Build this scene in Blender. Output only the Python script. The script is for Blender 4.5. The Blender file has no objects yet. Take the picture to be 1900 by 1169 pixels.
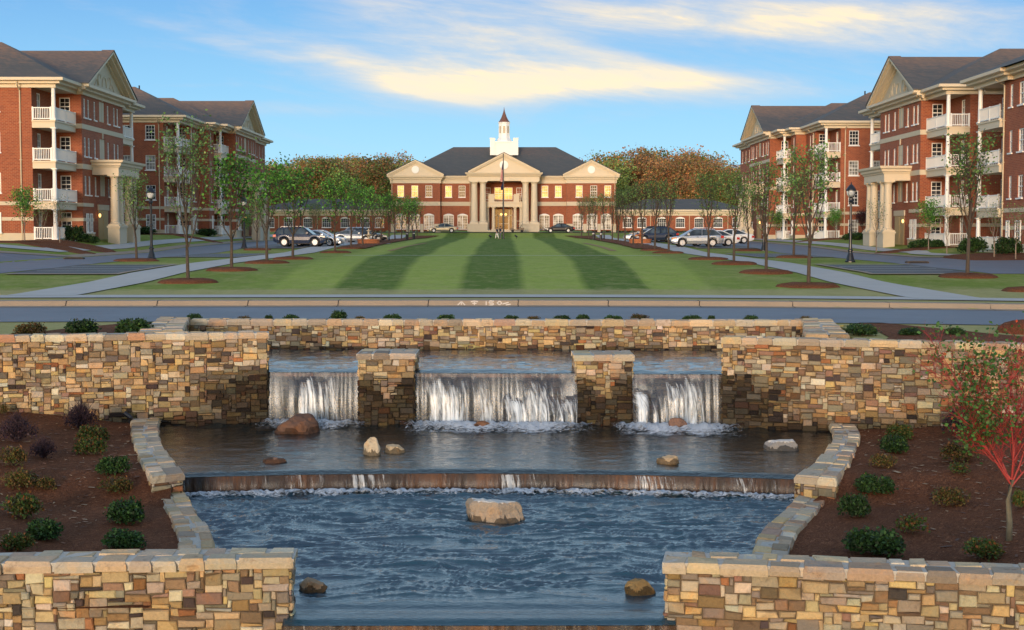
import bpy, bmesh, math, random
import numpy as np
from mathutils import Vector, Matrix
R = math.radians
sc = bpy.context.scene
COL = sc.collection
# ---------------------------------------------------------------- camera
F, U0, V0 = 2700.0, 950.0, 584.5          # focal length and centre in photo pixels
VU, VV = 937.0, 432.0                     # where the long axis of the green meets the horizon
PITCH = math.atan((V0 - VV) / F)
YAW = math.atan((U0 - VU) / F)
cd = bpy.data.cameras.new("camera")
cam = bpy.data.objects.new("camera", cd)
COL.objects.link(cam)
cam.location = (0, 0, 0)
cam.rotation_euler = (R(90) - PITCH, 0, -YAW)
cd.sensor_width = 36.0
cd.lens = F / 1900.0 * 36.0
cd.clip_start = 0.1
cd.clip_end = 4000
sc.camera = cam
CM = Matrix.Rotation(-YAW, 3, 'Z') @ Matrix.Rotation(R(90) - PITCH, 3, 'X')
# ---------------------------------------------------------------- world, sun, exposure
SUN_EL, SUN_AZ = 6.0, 192.0               # degrees; azimuth clockwise from +Y (behind the camera, left)
sc.view_settings.view_transform = 'Standard'
sc.view_settings.look = 'None'
sc.view_settings.gamma = 1
sc.view_settings.exposure = 0.86
world = bpy.data.worlds.new("World")
sc.world = world
world.use_nodes = True


class NT:
    """small helper for node trees"""
    def __init__(s, tree):
        s.t = tree; s.n = tree.nodes; s.l = tree.links
    def new(s, ty, **kw):
        n = s.n.new(ty)
        for k, v in kw.items():
            setattr(n, k, v)
        return n
    def set(s, sock, v):
        if isinstance(v, bpy.types.NodeSocket):
            s.l.new(v, sock)
        elif v is not None:
            if isinstance(v, (tuple, list)) and sock.type == 'RGBA' and len(v) == 3:
                v = (*v, 1)
            sock.default_value = v
    def math(s, op, a, b=None, c=None, clamp=False):
        n = s.new('ShaderNodeMath', operation=op, use_clamp=clamp)
        s.set(n.inputs[0], a)
        if b is not None: s.set(n.inputs[1], b)
        if c is not None: s.set(n.inputs[2], c)
        return n.outputs[0]
    def vmath(s, op, a, b=None):
        n = s.new('ShaderNodeVectorMath', operation=op)
        s.set(n.inputs[0], a)
        if b is not None: s.set(n.inputs[1], b)
        return n.outputs[0]
    def mix(s, f, a, b, blend='MIX'):
        n = s.new('ShaderNodeMix', data_type='RGBA', blend_type=blend)
        s.set(n.inputs[0], f); s.set(n.inputs[6], a); s.set(n.inputs[7], b)
        return n.outputs[2]
    def ramp(s, f, pts):
        n = s.new('ShaderNodeValToRGB')
        cr = n.color_ramp
        while len(cr.elements) < len(pts): cr.elements.new(0.5)
        for e, (p, c) in zip(cr.elements, pts):
            e.position = p
            e.color = (*c, 1) if isinstance(c, (tuple, list)) else (c, c, c, 1)
        s.set(n.inputs[0], f)
        return n.outputs[0]
    def noise(s, vec, scale, detail=4, rough=0.5, dist=0.0):
        n = s.new('ShaderNodeTexNoise')
        s.set(n.inputs['Vector'], vec)
        n.inputs['Scale'].default_value = scale
        n.inputs['Detail'].default_value = detail
        n.inputs['Roughness'].default_value = rough
        n.inputs['Distortion'].default_value = dist
        return n.outputs[0]
    def sep(s, v):
        n = s.new('ShaderNodeSeparateXYZ'); s.set(n.inputs[0], v); return n.outputs
    def comb(s, x, y, z):
        n = s.new('ShaderNodeCombineXYZ')
        s.set(n.inputs[0], x); s.set(n.inputs[1], y); s.set(n.inputs[2], z)
        return n.outputs[0]


w = NT(world.node_tree)
w.n.clear()
sky = w.new('ShaderNodeTexSky', sky_type='NISHITA')
sky.sun_disc = False
sky.sun_elevation = R(SUN_EL)
sky.sun_rotation = R(SUN_AZ)
sky.air_density = 1.0
sky.dust_density = 0.6
sky.ozone_density = 2.2
tcw = w.new('ShaderNodeTexCoord')
dx, dy, dz = w.sep(tcw.outputs['Generated'])
ady = w.math('MAXIMUM', w.math('ABSOLUTE', dy), 0.12)
ax = w.math('DIVIDE', dx, ady)            # tangent of bearing off the axis of the green
az_ = w.math('DIVIDE', dz, ady)           # tangent of elevation
elev = w.math('MAXIMUM', az_, 0.0)


def blob(x0, z0, rx, rz, ang, amp):
    """a soft bank of cirrus, placed by bearing and elevation"""
    c, s = math.cos(ang), math.sin(ang)
    X = w.math('SUBTRACT', ax, x0); Z = w.math('SUBTRACT', az_, z0)
    a = w.math('DIVIDE', w.math('ADD', w.math('MULTIPLY', X, c), w.math('MULTIPLY', Z, s)), rx)
    b = w.math('DIVIDE', w.math('SUBTRACT', w.math('MULTIPLY', Z, c), w.math('MULTIPLY', X, s)), rz)
    r2 = w.math('ADD', w.math('MULTIPLY', a, a), w.math('MULTIPLY', b, b))
    return w.math('MULTIPLY', w.math('POWER', 2.718, w.math('MULTIPLY', r2, -1.0)), amp)


def pix(u, v):
    return ((u - VU) / F, (VV - v) / F)


blobs = [(1060, 155, 320, 40, -0.03, 1.1), (850, 178, 170, 22, -0.08, .7), (560, 205, 210, 14, -0.03, .6),
         (700, 135, 260, 20, -0.30, .62), (430, 85, 240, 18, -0.28, .45), (900, 80, 280, 55, 0.0, .72),
         (720, 20, 160, 35, -0.1, .55), (1480, 25, 420, 36, -0.03, .74), (1560, 75, 380, 32, -.05, .6), (1700, 40, 300, 40, 0, .3), (1250, 150, 260, 22, -.02, .45), (1150, 110, 220, 14, -.2, .35),
         (1250, 45, 250, 20, -.1, .45), (950, -60, 900, 60, 0, .6), (1750, 170, 200, 14, 0, .25), (1500, 255, 260, 10, .02, .15),
         (950, -300, 1500, 120, .05, .55), (300, -180, 700, 60, -.2, .5)]
msk = None
for (u, v, ru, rv, an, am) in blobs:
    x0, z0 = pix(u, v)
    bb = blob(x0, z0, ru / F, rv / F, an, am)
    msk = bb if msk is None else w.math('ADD', msk, bb)
cv = w.comb(w.math('MULTIPLY', w.math('ADD', ax, w.math('MULTIPLY', az_, .8)), 5.0), w.math('MULTIPLY', w.math('ADD', az_, w.math('MULTIPLY', ax, .10)), 26.0), dy)
n1 = w.noise(cv, 1.3, 8, 0.62, 0.9)
n2 = w.noise(cv, 5.0, 6, 0.65, 0.4)
nn = w.math('ADD', w.math('MULTIPLY', n1, .72), w.math('MULTIPLY', n2, .28))
cl = w.math('MULTIPLY', w.math('ADD', w.math('SUBTRACT', nn, .52), w.math('MULTIPLY', msk, .47)), 1.75, clamp=True)
cl = w.math('SMOOTHSTEP', 0.0, 1.0, cl) if False else w.math('POWER', cl, 1.1)
cl = w.math('MULTIPLY', cl, w.math('MULTIPLY', w.math('SUBTRACT', az_, 0.04), 18.0, clamp=True))
warm = w.math('MULTIPLY', w.math('POWER', cl, 1.4), 1.0, clamp=True)
grade = w.ramp(w.math('MULTIPLY', elev, 2.0, clamp=True), [(0.0, (.31, .55, .67)), (.10, (.27, .50, .66)), (.20, (.20, .415, .615)), (.335, (.125, .30, .54)), (.42, (.42, .63, .77)), (1.0, (.32, .50, .64))])  # stops above the view are brightened for the pool reflections
fwd = w.math('MULTIPLY', w.math('ADD', dy, .35), 1.6, clamp=True)
front = w.mix(.92, w.mix(1.0, sky.outputs[0], (.5, .8, 1.2), 'MULTIPLY'), w.mix(1.0, grade, (9, 9, 9), 'MULTIPLY'))
skyg = w.mix(fwd, w.mix(1.0, sky.outputs[0], (1.9, 1.65, 1.5), 'MULTIPLY'), front)
# fill light added overhead: the upper sky blends to an even blue
over = w.math('MULTIPLY', w.math('SUBTRACT', dz, .30), 2.6, clamp=True)
skyg = w.mix(over, skyg, (1.6, 2.2, 3.2))
cloudc = w.mix(warm, (3.4, 3.7, 4.5), (6.5, 5.3, 3.5))
skyf = w.mix(w.math('MULTIPLY', cl, w.math('ADD', .62, w.math('MULTIPLY', n2, .45))), skyg, cloudc)
bg = w.new('ShaderNodeBackground')
w.set(bg.inputs[0], skyf)
bg.inputs[1].default_value = 0.10
wo = w.new('ShaderNodeOutputWorld')
w.l.new(bg.outputs[0], wo.inputs[0])
sd = bpy.data.lights.new("sun", 'SUN')
sd.energy = 1.3
sd.angle = R(12)
sd.color = (1.0, 0.80, 0.60)
sun = bpy.data.objects.new("sun", sd)
COL.objects.link(sun)
sdir = Vector((math.sin(R(SUN_AZ)) * math.cos(R(SUN_EL)), math.cos(R(SUN_AZ)) * math.cos(R(SUN_EL)), math.sin(R(SUN_EL))))
sun.rotation_euler = sdir.to_track_quat('Z', 'Y').to_euler()


# ---------------------------------------------------------------- measuring helpers
def ray(u, v):
    return CM @ Vector(((u - U0) / F, -(v - V0) / F, -1.0))


def at(u, v, Y):
    d = ray(u, v); t = Y / d.y
    return Vector((d.x * t, Y, d.z * t))


def onz(u, v, z):
    d = ray(u, v); t = z / d.z
    return Vector((d.x * t, d.y * t, z))


def lerp_tab(tab, x):
    if x <= tab[0][0]: return tab[0][1]
    for (a, fa), (b, fb) in zip(tab, tab[1:]):
        if x <= b: return fa + (fb - fa) * (x - a) / (b - a)
    return tab[-1][1]


PROF = [(32, -2.42), (36, -2.38), (47.0, -2.38), (47.4, -2.2), (52, -2.2), (61, -2.08), (68, -1.88), (81, -1.70), (92, -1.66), (115, -1.58), (130, -1.28), (150, -1.1),
        (190, -.86), (214, -.82), (222, -.5), (229, -.02), (236, .05), (420, .6), (900, 2), (2500, 6)]


def bend(x):
    return -0.0105 * min(x, 30) ** 2 if x > 0 else -0.0012 * max(x, -30) ** 2


def side(x, y):
    if y < 56 or y > 222: return 0.0
    k = min(1, (y - 56) / 16, (222 - y) / 12)
    if x < -28.2: return k * min(1, (-28.2 - x) / 5) * .95
    if x > 27.5: return k * min(1, (x - 27.5) / 5) * (.5 if y > 104 else .28)
    return 0.0


def zg(x, y):
    yy = y - bend(x) * max(0, min(1, (58 - y) / 8)) if y < 58 else y
    return lerp_tab(PROF, yy) + side(x, y)


def gnd(u, v):
    """where the sight line of a photo pixel meets the ground"""
    d = ray(u, v); Y = 34.0
    while Y < 420:
        t = Y / d.y
        if d.z * t <= zg(d.x * t, Y): break
        Y += .1
    t = Y / d.y
    return Vector((d.x * t, Y, zg(d.x * t, Y)))
# ---------------------------------------------------------------- mesh and object helpers
AX = -0.25                                # symmetry axis of the campus


class MB:
    def __init__(s):
        s.v = []; s.f = []; s.c = []; s.col = None
    def vert(s, p):
        s.v.append(tuple(p)); return len(s.v) - 1
    def face(s, ids, col=None):
        s.f.append(tuple(ids)); s.c.append(col if col is not None else s.col)
    def poly(s, pts, col=None):
        b = len(s.v)
        s.v.extend(tuple(p) for p in pts)
        s.face(range(b, b + len(pts)), col)
    def box(s, x0, x1, y0, y1, z0, z1, col=None):
        b = len(s.v)
        s.v.extend([(x0, y0, z0), (x1, y0, z0), (x1, y1, z0), (x0, y1, z0), (x0, y0, z1), (x1, y0, z1), (x1, y1, z1), (x0, y1, z1)])
        for q in ((0, 3, 2, 1), (4, 5, 6, 7), (0, 1, 5, 4), (1, 2, 6, 5), (2, 3, 7, 6), (3, 0, 4, 7)):
            s.face([b + i for i in q], col)
    def tube(s, pts, rad, n=6, cap=True, col=None):
        pts = [Vector(p) for p in pts]
        if not hasattr(rad, '__len__'): rad = [rad] * len(pts)
        rings = []
        up = Vector((0, 0, 1))
        for i, p in enumerate(pts):
            d = (pts[min(i + 1, len(pts) - 1)] - pts[max(i - 1, 0)])
            d = d.normalized() if d.length > 1e-9 else up
            a = d.cross(up)
            if a.length < .1: a = d.cross(Vector((1, 0, 0)))
            a.normalize(); b = d.cross(a)
            r = rad[i]
            base = len(s.v)
            for k in range(n):
                t = 2 * math.pi * k / n
                q = p + a * (math.cos(t) * r) + b * (math.sin(t) * r)
                s.v.append((q.x, q.y, q.z))
            rings.append(base)
        for r0, r1 in zip(rings, rings[1:]):
            for k in range(n):
                s.face((r0 + k, r0 + (k + 1) % n, r1 + (k + 1) % n, r1 + k), col)
        if cap:
            s.face([rings[0] + k for k in range(n)][::-1], col)
            s.face([rings[-1] + k for k in range(n)], col)
    def lathe(s, prof, c=(0, 0, 0), n=12, col=None, sx=1, sy=1, a0=0, caps=True):
        rings = []
        for r, z in prof:
            base = len(s.v)
            for k in range(n):
                t = 2 * math.pi * k / n + a0
                s.v.append((c[0] + math.cos(t) * r * sx, c[1] + math.sin(t) * r * sy, c[2] + z))
            rings.append(base)
        for r0, r1 in zip(rings, rings[1:]):
            for k in range(n):
                s.face((r0 + k, r0 + (k + 1) % n, r1 + (k + 1) % n, r1 + k), col)
        if not caps: return
        s.face([rings[0] + k for k in range(n)][::-1], col)
        s.face([rings[-1] + k for k in range(n)], col)
    def prism(s, poly, axis, a0, a1, col=None):
        """extrude a 2D polygon; axis x: poly=(y,z), axis y: poly=(x,z), axis z: poly=(x,y)"""
        def P(p, a):
            return (a, p[0], p[1]) if axis == 'x' else ((p[0], a, p[1]) if axis == 'y' else (p[0], p[1], a))
        n = len(poly); b = len(s.v)
        s.v.extend(P(p, a0) for p in poly); s.v.extend(P(p, a1) for p in poly)
        s.face(range(b, b + n), col); s.face(range(b + 2 * n - 1, b + n - 1, -1), col)
        for i in range(n):
            j = (i + 1) % n
            s.face((b + i, b + n + i, b + n + j, b + j), col)
    def add(s, o, M=None):
        b = len(s.v)
        if M is None: s.v.extend(o.v)
        else: s.v.extend(tuple(M @ Vector(p)) for p in o.v)
        s.f.extend(tuple(b + i for i in f) for f in o.f); s.c.extend(o.c)
    def mesh(s, name, mats, sx=1, smooth=False, recalc=True, off=(0, 0, 0)):
        v = s.v
        ox, oy, oz = off
        if sx < 0: v = [(2 * AX - a, b, c) for a, b, c in v]
        if ox or oy or oz: v = [(a - ox, b - oy, c - oz) for a, b, c in v]
        me = bpy.data.meshes.new(name)
        me.from_pydata(v, [], s.f)
        for m in (mats if isinstance(mats, (list, tuple)) else [mats]): me.materials.append(m)
        if any(c is not None for c in s.c):
            at_ = me.attributes.new('Col', 'FLOAT_COLOR', 'CORNER')
            arr = []
            for f, c in zip(s.f, s.c):
                cc = (*c[:3], 1.0) if c is not None else (1, 1, 1, 1)
                arr.extend(cc * len(f))
            at_.data.foreach_set('color', arr)
        if recalc:
            bm = bmesh.new(); bm.from_mesh(me)
            bmesh.ops.recalc_face_normals(bm, faces=bm.faces)
            bm.to_mesh(me); bm.free()
        if smooth: me.polygons.foreach_set('use_smooth', [True] * len(me.polygons))
        me.update()
        return me


def link(name, data=None, parent=None, loc=(0, 0, 0), rz=0, scale=None):
    o = bpy.data.objects.new(name, data)
    COL.objects.link(o)
    if parent is not None: o.parent = parent
    o.location = loc
    if rz: o.rotation_euler = (0, 0, rz)
    if scale: o.scale = scale
    return o


def tag(o, label=None, cat=None, group=None, kind=None):
    if label: o['label'] = label
    if cat: o['category'] = cat
    if group: o['group'] = group
    if kind: o['kind'] = kind
    return o


def thing(name, label, cat, loc=(0, 0, 0), rz=0, group=None):
    return tag(link(name, None, None, loc, rz), label, cat, group)


def part(name, mb, m, parent, sx=1, smooth=False, recalc=True, label=None, world=True):
    """mesh in world coordinates below a thing (the thing's location is taken off)"""
    off = parent.location if world else (0, 0, 0)
    if world:
        p = parent
        off = Vector((0, 0, 0))
        while p is not None:
            off = off + p.location; p = p.parent
    o = link(name, mb.mesh(name, m, sx, smooth, recalc, off), parent)
    if label: o['label'] = label
    return o


def copy_tree(o, parent=None):
    c = o.copy(); COL.objects.link(c)
    if parent is not None: c.parent = parent
    for ch in o.children: copy_tree(ch, c)
    return c


def struct(name, mb, m, smooth=False, recalc=False, kind='structure', label=None, cat=None):
    o = link(name, mb.mesh(name, m, 1, smooth, recalc))
    o['kind'] = kind
    tag(o, label or name.replace('_', ' '), cat or name.replace('_', ' '))
    return o


# ---------------------------------------------------------------- materials
def new_mat(name):
    m = bpy.data.materials.new(name); m.use_nodes = True
    t = NT(m.node_tree); t.n.clear()
    bs = t.new('ShaderNodeBsdfPrincipled'); o = t.new('ShaderNodeOutputMaterial')
    t.l.new(bs.outputs[0], o.inputs[0])
    t.bs = bs; t.out = o
    return m, t


def bump(t, h, strength, dist=0.02):
    b = t.new('ShaderNodeBump')
    b.inputs['Strength'].default_value = strength; b.inputs['Distance'].default_value = dist
    t.set(b.inputs['Height'], h)
    t.set(t.bs.inputs['Normal'], b.outputs[0])


def plain(name, col, rough=.6, metal=0.0, var=.12, scale=3.0, bmp=0.0, spec=None, vcol=False, vary_obj=0.0):
    m, t = new_mat(name)
    tc = t.new('ShaderNodeTexCoord').outputs['Object']
    n = t.noise(tc, scale, 5, .6)
    base = (*col, 1)
    if vcol:
        a = t.new('ShaderNodeVertexColor', layer_name='Col')
        base = t.mix(1.0, a.outputs[0], base, 'MULTIPLY')
    f = t.math('ADD', t.math('MULTIPLY', n, 2 * var), 1 - var)
    c = t.mix(1.0, base, t.comb(f, f, f), 'MULTIPLY')
    if vary_obj:
        oi = t.new('ShaderNodeObjectInfo').outputs['Random']
        g = t.math('ADD', t.math('MULTIPLY', oi, 2 * vary_obj), 1 - vary_obj)
        c = t.mix(1.0, c, t.comb(g, g, g), 'MULTIPLY')
    t.set(t.bs.inputs['Base Color'], c)
    t.bs.inputs['Roughness'].default_value = rough
    t.bs.inputs['Metallic'].default_value = metal
    if spec is not None: t.bs.inputs['Specular IOR Level'].default_value = spec
    if bmp: bump(t, t.noise(tc, scale * 8, 4), bmp)
    return m


M = {}
M['trim'] = plain('painted_trim', (.66, .56, .41), .55, var=.06, scale=1.2)
M['cast'] = plain('cast_stone', (.60, .52, .39), .8, var=.10, scale=1.5)
M['white'] = plain('white_paint', (.86, .86, .84), .45, var=.04)
M['shutter'] = plain('beige_panel', (.52, .45, .33), .6, var=.05)
M['downpipe'] = plain('downpipe_paint', (.60, .50, .35), .5, var=.04)
M['bark'] = plain('bark', (.075, .055, .042), .9, var=.35, scale=9, bmp=.4)
M['barkpale'] = plain('pale_bark', (.24, .19, .15), .9, var=.3, scale=9, bmp=.3)
M['black'] = plain('black_metal', (.010, .013, .022), .35, var=.1)
M['rubber'] = plain('rubber', (.015, .015, .016), .8)
M['concrete'] = plain('concrete', (.46, .45, .43), .9, var=.13, scale=.9, bmp=.15)
M['kerb'] = plain('kerb_concrete', (.31, .245, .185), .9, var=.15, scale=1.2, bmp=.15)
M['paint'] = plain('road_paint', (.72, .72, .70), .8, var=.1, scale=5)
M['dark'] = plain('dark_interior', (.03, .026, .024), .9)
M['door'] = plain('tan_door', (.50, .36, .17), .55, var=.05)
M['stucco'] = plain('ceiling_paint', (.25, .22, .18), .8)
M['copper'] = plain('copper_spire', (.16, .075, .055), .5, var=.2)


def shader_mix(t, f, a, b):
    n = t.new('ShaderNodeMixShader')
    t.set(n.inputs[0], f); t.l.new(a, n.inputs[1]); t.l.new(b, n.inputs[2])
    return n.outputs[0]


def glass_mat(name, col, rough=.06, emit=None, es=0.0):
    m, t = new_mat(name)
    tc = t.new('ShaderNodeTexCoord').outputs['Object']
    oi = t.new('ShaderNodeObjectInfo').outputs['Random']
    n = t.noise(t.vmath('ADD', tc, t.comb(oi, oi, t.math('MULTIPLY', oi, 9))), 1.1, 3)
    c = t.mix(t.math('MULTIPLY', t.math('SUBTRACT', n, .35), 3, clamp=True), (*[x * .4 for x in col], 1), (*[min(1, x * 1.8) for x in col], 1))
    t.set(t.bs.inputs['Base Color'], c)
    t.bs.inputs['Roughness'].default_value = rough
    t.bs.inputs['IOR'].default_value = 1.5
    if emit:
        e = t.mix(t.math('MULTIPLY', t.math('SUBTRACT', n, .3), 2.4, clamp=True), (*[x * .45 for x in emit], 1), (*emit, 1))
        t.set(t.bs.inputs['Emission Color'], e)
        t.bs.inputs['Emission Strength'].default_value = es
    return m


M['glass'] = glass_mat('window_glass', (.03, .035, .045))
M['blind'] = glass_mat('window_glass_with_blinds', (.34, .34, .32), .12)
M['lit'] = glass_mat('sunset_glow_glass', (.3, .18, .06), .1, (1.0, .50, .12), .85)  # emission painted in for the sunset mirrored in the main building's panes
M['lamp'] = glass_mat('lamp_glow', (.8, .5, .2), .3, (1.0, .55, .16), 2.2)
M['lampglass'] = glass_mat('lamp_glass', (.5, .52, .55), .15)


def brick_mat():
    m, t = new_mat('red_brick')
    g = t.new('ShaderNodeNewGeometry')
    x, y, z = t.sep(g.outputs['Position'])
    vec = t.comb(t.math('ADD', x, y), z, 0.0)
    br = t.new('ShaderNodeTexBrick')
    t.set(br.inputs['Vector'], vec)
    br.inputs['Scale'].default_value = 1.0
    br.inputs['Brick Width'].default_value = .30
    br.inputs['Row Height'].default_value = .115
    br.inputs['Mortar Size'].default_value = .011
    br.inputs['Mortar Smooth'].default_value = .4
    br.inputs['Color1'].default_value = (.34, .088, .036, 1)
    br.inputs['Color2'].default_value = (.24, .055, .026, 1)
    br.inputs['Mortar'].default_value = (.36, .20, .12, 1)
    br.inputs['Bias'].default_value = -.1
    n = t.noise(vec, .35, 5, .6)
    f = t.math('ADD', t.math('MULTIPLY', n, .5), .75)
    n2 = t.noise(vec, 9, 3, .6)
    f2 = t.math('ADD', t.math('MULTIPLY', n2, .5), .75)
    c = t.mix(1.0, t.mix(1.0, br.outputs[0], t.comb(f, f, f), 'MULTIPLY'), t.comb(f2, f2, f2), 'MULTIPLY')
    t.set(t.bs.inputs['Base Color'], c)
    t.bs.inputs['Roughness'].default_value = .85
    bump(t, br.outputs['Fac'], -.25, .01)
    return m


M['brick'] = brick_mat()


def shingle_mat(name, a, b, c3, zmid, zspan):
    """asphalt shingles: grey tabs with weathered brown blend towards the ridge"""
    m, t = new_mat(name)
    g = t.new('ShaderNodeNewGeometry')
    x, y, z = t.sep(g.outputs['Position'])
    vec = t.comb(t.math('ADD', x, y), t.math('MULTIPLY', z, 2.2), 0.0)
    vo = t.new('ShaderNodeTexVoronoi'); vo.inputs['Scale'].default_value = 1.0
    t.set(vo.inputs['Vector'], t.vmath('MULTIPLY', vec, (3.2, 3.0, 1)))
    n = t.noise(vec, 1.0, 5, .7)
    n3 = t.noise(vec, .12, 3, .5)
    zz = t.math('ADD', t.math('DIVIDE', t.math('SUBTRACT', z, zmid), zspan), t.math('MULTIPLY', t.math('SUBTRACT', n3, .5), 1.2))
    f = t.math('ADD', t.math('MULTIPLY', zz, 1.0), t.math('MULTIPLY', t.math('SUBTRACT', vo.outputs['Distance'], .35), .7), clamp=True)
    c = t.mix(f, (*a, 1), (*b, 1))
    c = t.mix(t.math('MULTIPLY', t.math('SUBTRACT', n, .45), 2.5, clamp=True), c, (*c3, 1))
    wv = t.math('FRACT', t.math('MULTIPLY', z, 6.0))
    k = t.math('ADD', t.math('MULTIPLY', t.math('GREATER_THAN', wv, .15), .2), .8)
    t.set(t.bs.inputs['Base Color'], t.mix(1.0, c, t.comb(k, k, k), 'MULTIPLY'))
    t.bs.inputs['Roughness'].default_value = .95
    return m


M['roof'] = shingle_mat('weathered_shingles', (.085, .092, .098), (.27, .165, .115), (.16, .135, .12), 13.3, 2.4)
M['slate'] = shingle_mat('grey_shingles', (.085, .095, .10), (.19, .13, .11), (.13, .125, .12), 13.5, 5.0)


def grass_mat(name, stripes):
    m, t = new_mat(name)
    g = t.new('ShaderNodeNewGeometry')
    P = g.outputs['Position']
    x, y, z = t.sep(P)
    n = t.noise(P, .22, 6, .65)
    nf = t.math('ADD', t.math('MULTIPLY', t.noise(P, 5.0, 5, .8), .8), t.math('MULTIPLY', t.noise(t.vmath('MULTIPLY', P, (1, .4, 1)), 1.1, 4, .7), .5))
    nf = t.math('MULTIPLY', t.math('SUBTRACT', nf, .40), 2.0, clamp=True)
    nm = t.noise(t.vmath('MULTIPLY', P, (.8, .45, 1)), 1.7, 6, .78)
    green = t.mix(nf, (.12, .18, .022, 1), (.28, .34, .065, 1))
    straw = t.mix(nf, (.34, .29, .12, 1), (.52, .45, .22, 1))
    c = t.mix(t.math('MULTIPLY', t.math('SUBTRACT', t.math('ADD', t.math('MULTIPLY', n, .6), t.math('MULTIPLY', nm, .7)), .60), 6.0, clamp=True), green, t.mix(.5, green, straw))
    if stripes:
        # mown bands of the long green: alternate lay of the grass
        k = t.math('ADD', t.math('MULTIPLY', t.math('SUBTRACT', y, 52.0), .0065), .70)
        k = t.math('MINIMUM', k, 1.0)
        xs = t.math('DIVIDE', x, k)
        xs = t.math('ADD', xs, t.math('MULTIPLY', t.noise(t.comb(0.0, y, 0.0), .05, 1), .5))
        s = t.math('SINE', t.math('MULTIPLY', t.math('ADD', xs, 2.15), 2 * math.pi / 6.7))
        s = t.math('ADD', t.math('MULTIPLY', s, 2.0), .5, clamp=True)
        wt = t.math('ADD', t.math('MULTIPLY', t.math('LESS_THAN', t.math('ABSOLUTE', t.math('ADD', xs, .7)), 8.6), .6), .4)
        inside = t.math('MULTIPLY', wt, s)
        dark = t.mix(nf, (.068, .13, .014, 1), (.15, .225, .032, 1))
        lite = t.mix(nf, (.20, .29, .040, 1), (.42, .48, .10, 1))
        band = t.mix(inside, lite, dark)
        band = t.mix(t.math('MULTIPLY', t.math('SUBTRACT', nm, .48), 6.5, clamp=True), band, t.mix(.36, band, straw))
        lw = t.math('MULTIPLY', t.math('SUBTRACT', 12.0, t.math('ABSOLUTE', t.math('ADD', x, .4))), .5, clamp=True)
        lw = t.math('MULTIPLY', lw, t.math('GREATER_THAN', y, 50.0))
        c = t.mix(lw, c, band)
        fr = t.math('MULTIPLY', t.math('SUBTRACT', t.math('ADD', 54.5, t.math('MULTIPLY', nm, 4)), y), .5, clamp=True)
        c = t.mix(t.math('MULTIPLY', fr, .75), c, straw)
    t.set(t.bs.inputs['Base Color'], c)
    t.bs.inputs['Roughness'].default_value = .95
    t.bs.inputs['Specular IOR Level'].default_value = .1
    bump(t, t.noise(P, 22, 3, .7), .4, .03)
    return m


M['grass'] = grass_mat('grass', True)


def mulch_mat():
    m, t = new_mat('shredded_bark_mulch')
    g = t.new('ShaderNodeNewGeometry')
    P = g.outputs['Position']
    wv = t.noise(P, 2.5, 2)
    Q = t.vmath('ADD', P, t.comb(wv, t.math('MULTIPLY', wv, 1.7), 0.0))
    n1 = t.noise(t.vmath('MULTIPLY', Q, (46, 12, 20)), 1.0, 4, .75)
    n2 = t.noise(t.vmath('MULTIPLY', Q, (11, 50, 20)), 1.0, 4, .75)
    n = t.math('MAXIMUM', n1, n2)
    big = t.noise(P, .8, 4)
    c = t.ramp(n, [(.34, (.035, .014, .007)), (.52, (.15, .055, .026)), (.66, (.32, .13, .06)), (.76, (.66, .44, .26))])
    k = t.math('ADD', t.math('MULTIPLY', big, .7), .65)
    t.set(t.bs.inputs['Base Color'], t.mix(1.0, c, t.comb(k, k, k), 'MULTIPLY'))
    t.bs.inputs['Roughness'].default_value = .95
    t.bs.inputs['Specular IOR Level'].default_value = .15
    bump(t, n, .9, .05)
    return m


M['mulch'] = mulch_mat()


def asphalt_mat(name, a, b):
    m, t = new_mat(name)
    g = t.new('ShaderNodeNewGeometry')
    P = g.outputs['Position']
    n = t.noise(P, 18, 4, .7); n2 = t.noise(t.vmath('MULTIPLY', P, (.12, 1.1, 1)), 1.0, 5, .7)
    n4 = t.noise(P, .35, 5, .7)
    f = t.math('ADD', t.math('MULTIPLY', n, .3), t.math('ADD', t.math('MULTIPLY', n2, .7), t.math('MULTIPLY', t.math('SUBTRACT', n4, .5), 1.2)), clamp=True)
    t.set(t.bs.inputs['Base Color'], t.mix(f, (*a, 1), (*b, 1)))
    t.bs.inputs['Roughness'].default_value = .62
    bump(t, n, .3, .01)
    return m


M['asphalt'] = asphalt_mat('asphalt', (.10, .115, .15), (.18, .20, .245))
M['asphaltdark'] = asphalt_mat('dark_asphalt', (.035, .04, .05), (.07, .078, .09))


def leaf_mat(name, gain=1.0):
    m, t = new_mat(name)
    a = t.new('ShaderNodeVertexColor', layer_name='Col')
    oi = t.new('ShaderNodeObjectInfo').outputs['Random']
    k = t.math('MULTIPLY', t.math('ADD', t.math('MULTIPLY', oi, .5), .75), gain)
    c = t.mix(1.0, a.outputs[0], t.comb(k, k, k), 'MULTIPLY')
    t.set(t.bs.inputs['Base Color'], c)
    t.bs.inputs['Roughness'].default_value = .55
    t.bs.inputs['Specular IOR Level'].default_value = .3
    tr = t.new('ShaderNodeBsdfTranslucent')
    t.set(tr.inputs[0], c)
    s = shader_mix(t, .3, t.bs.outputs[0], tr.outputs[0])
    t.l.new(s, t.out.inputs[0])
    return m


M['leaf'] = leaf_mat('leaves')


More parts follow.
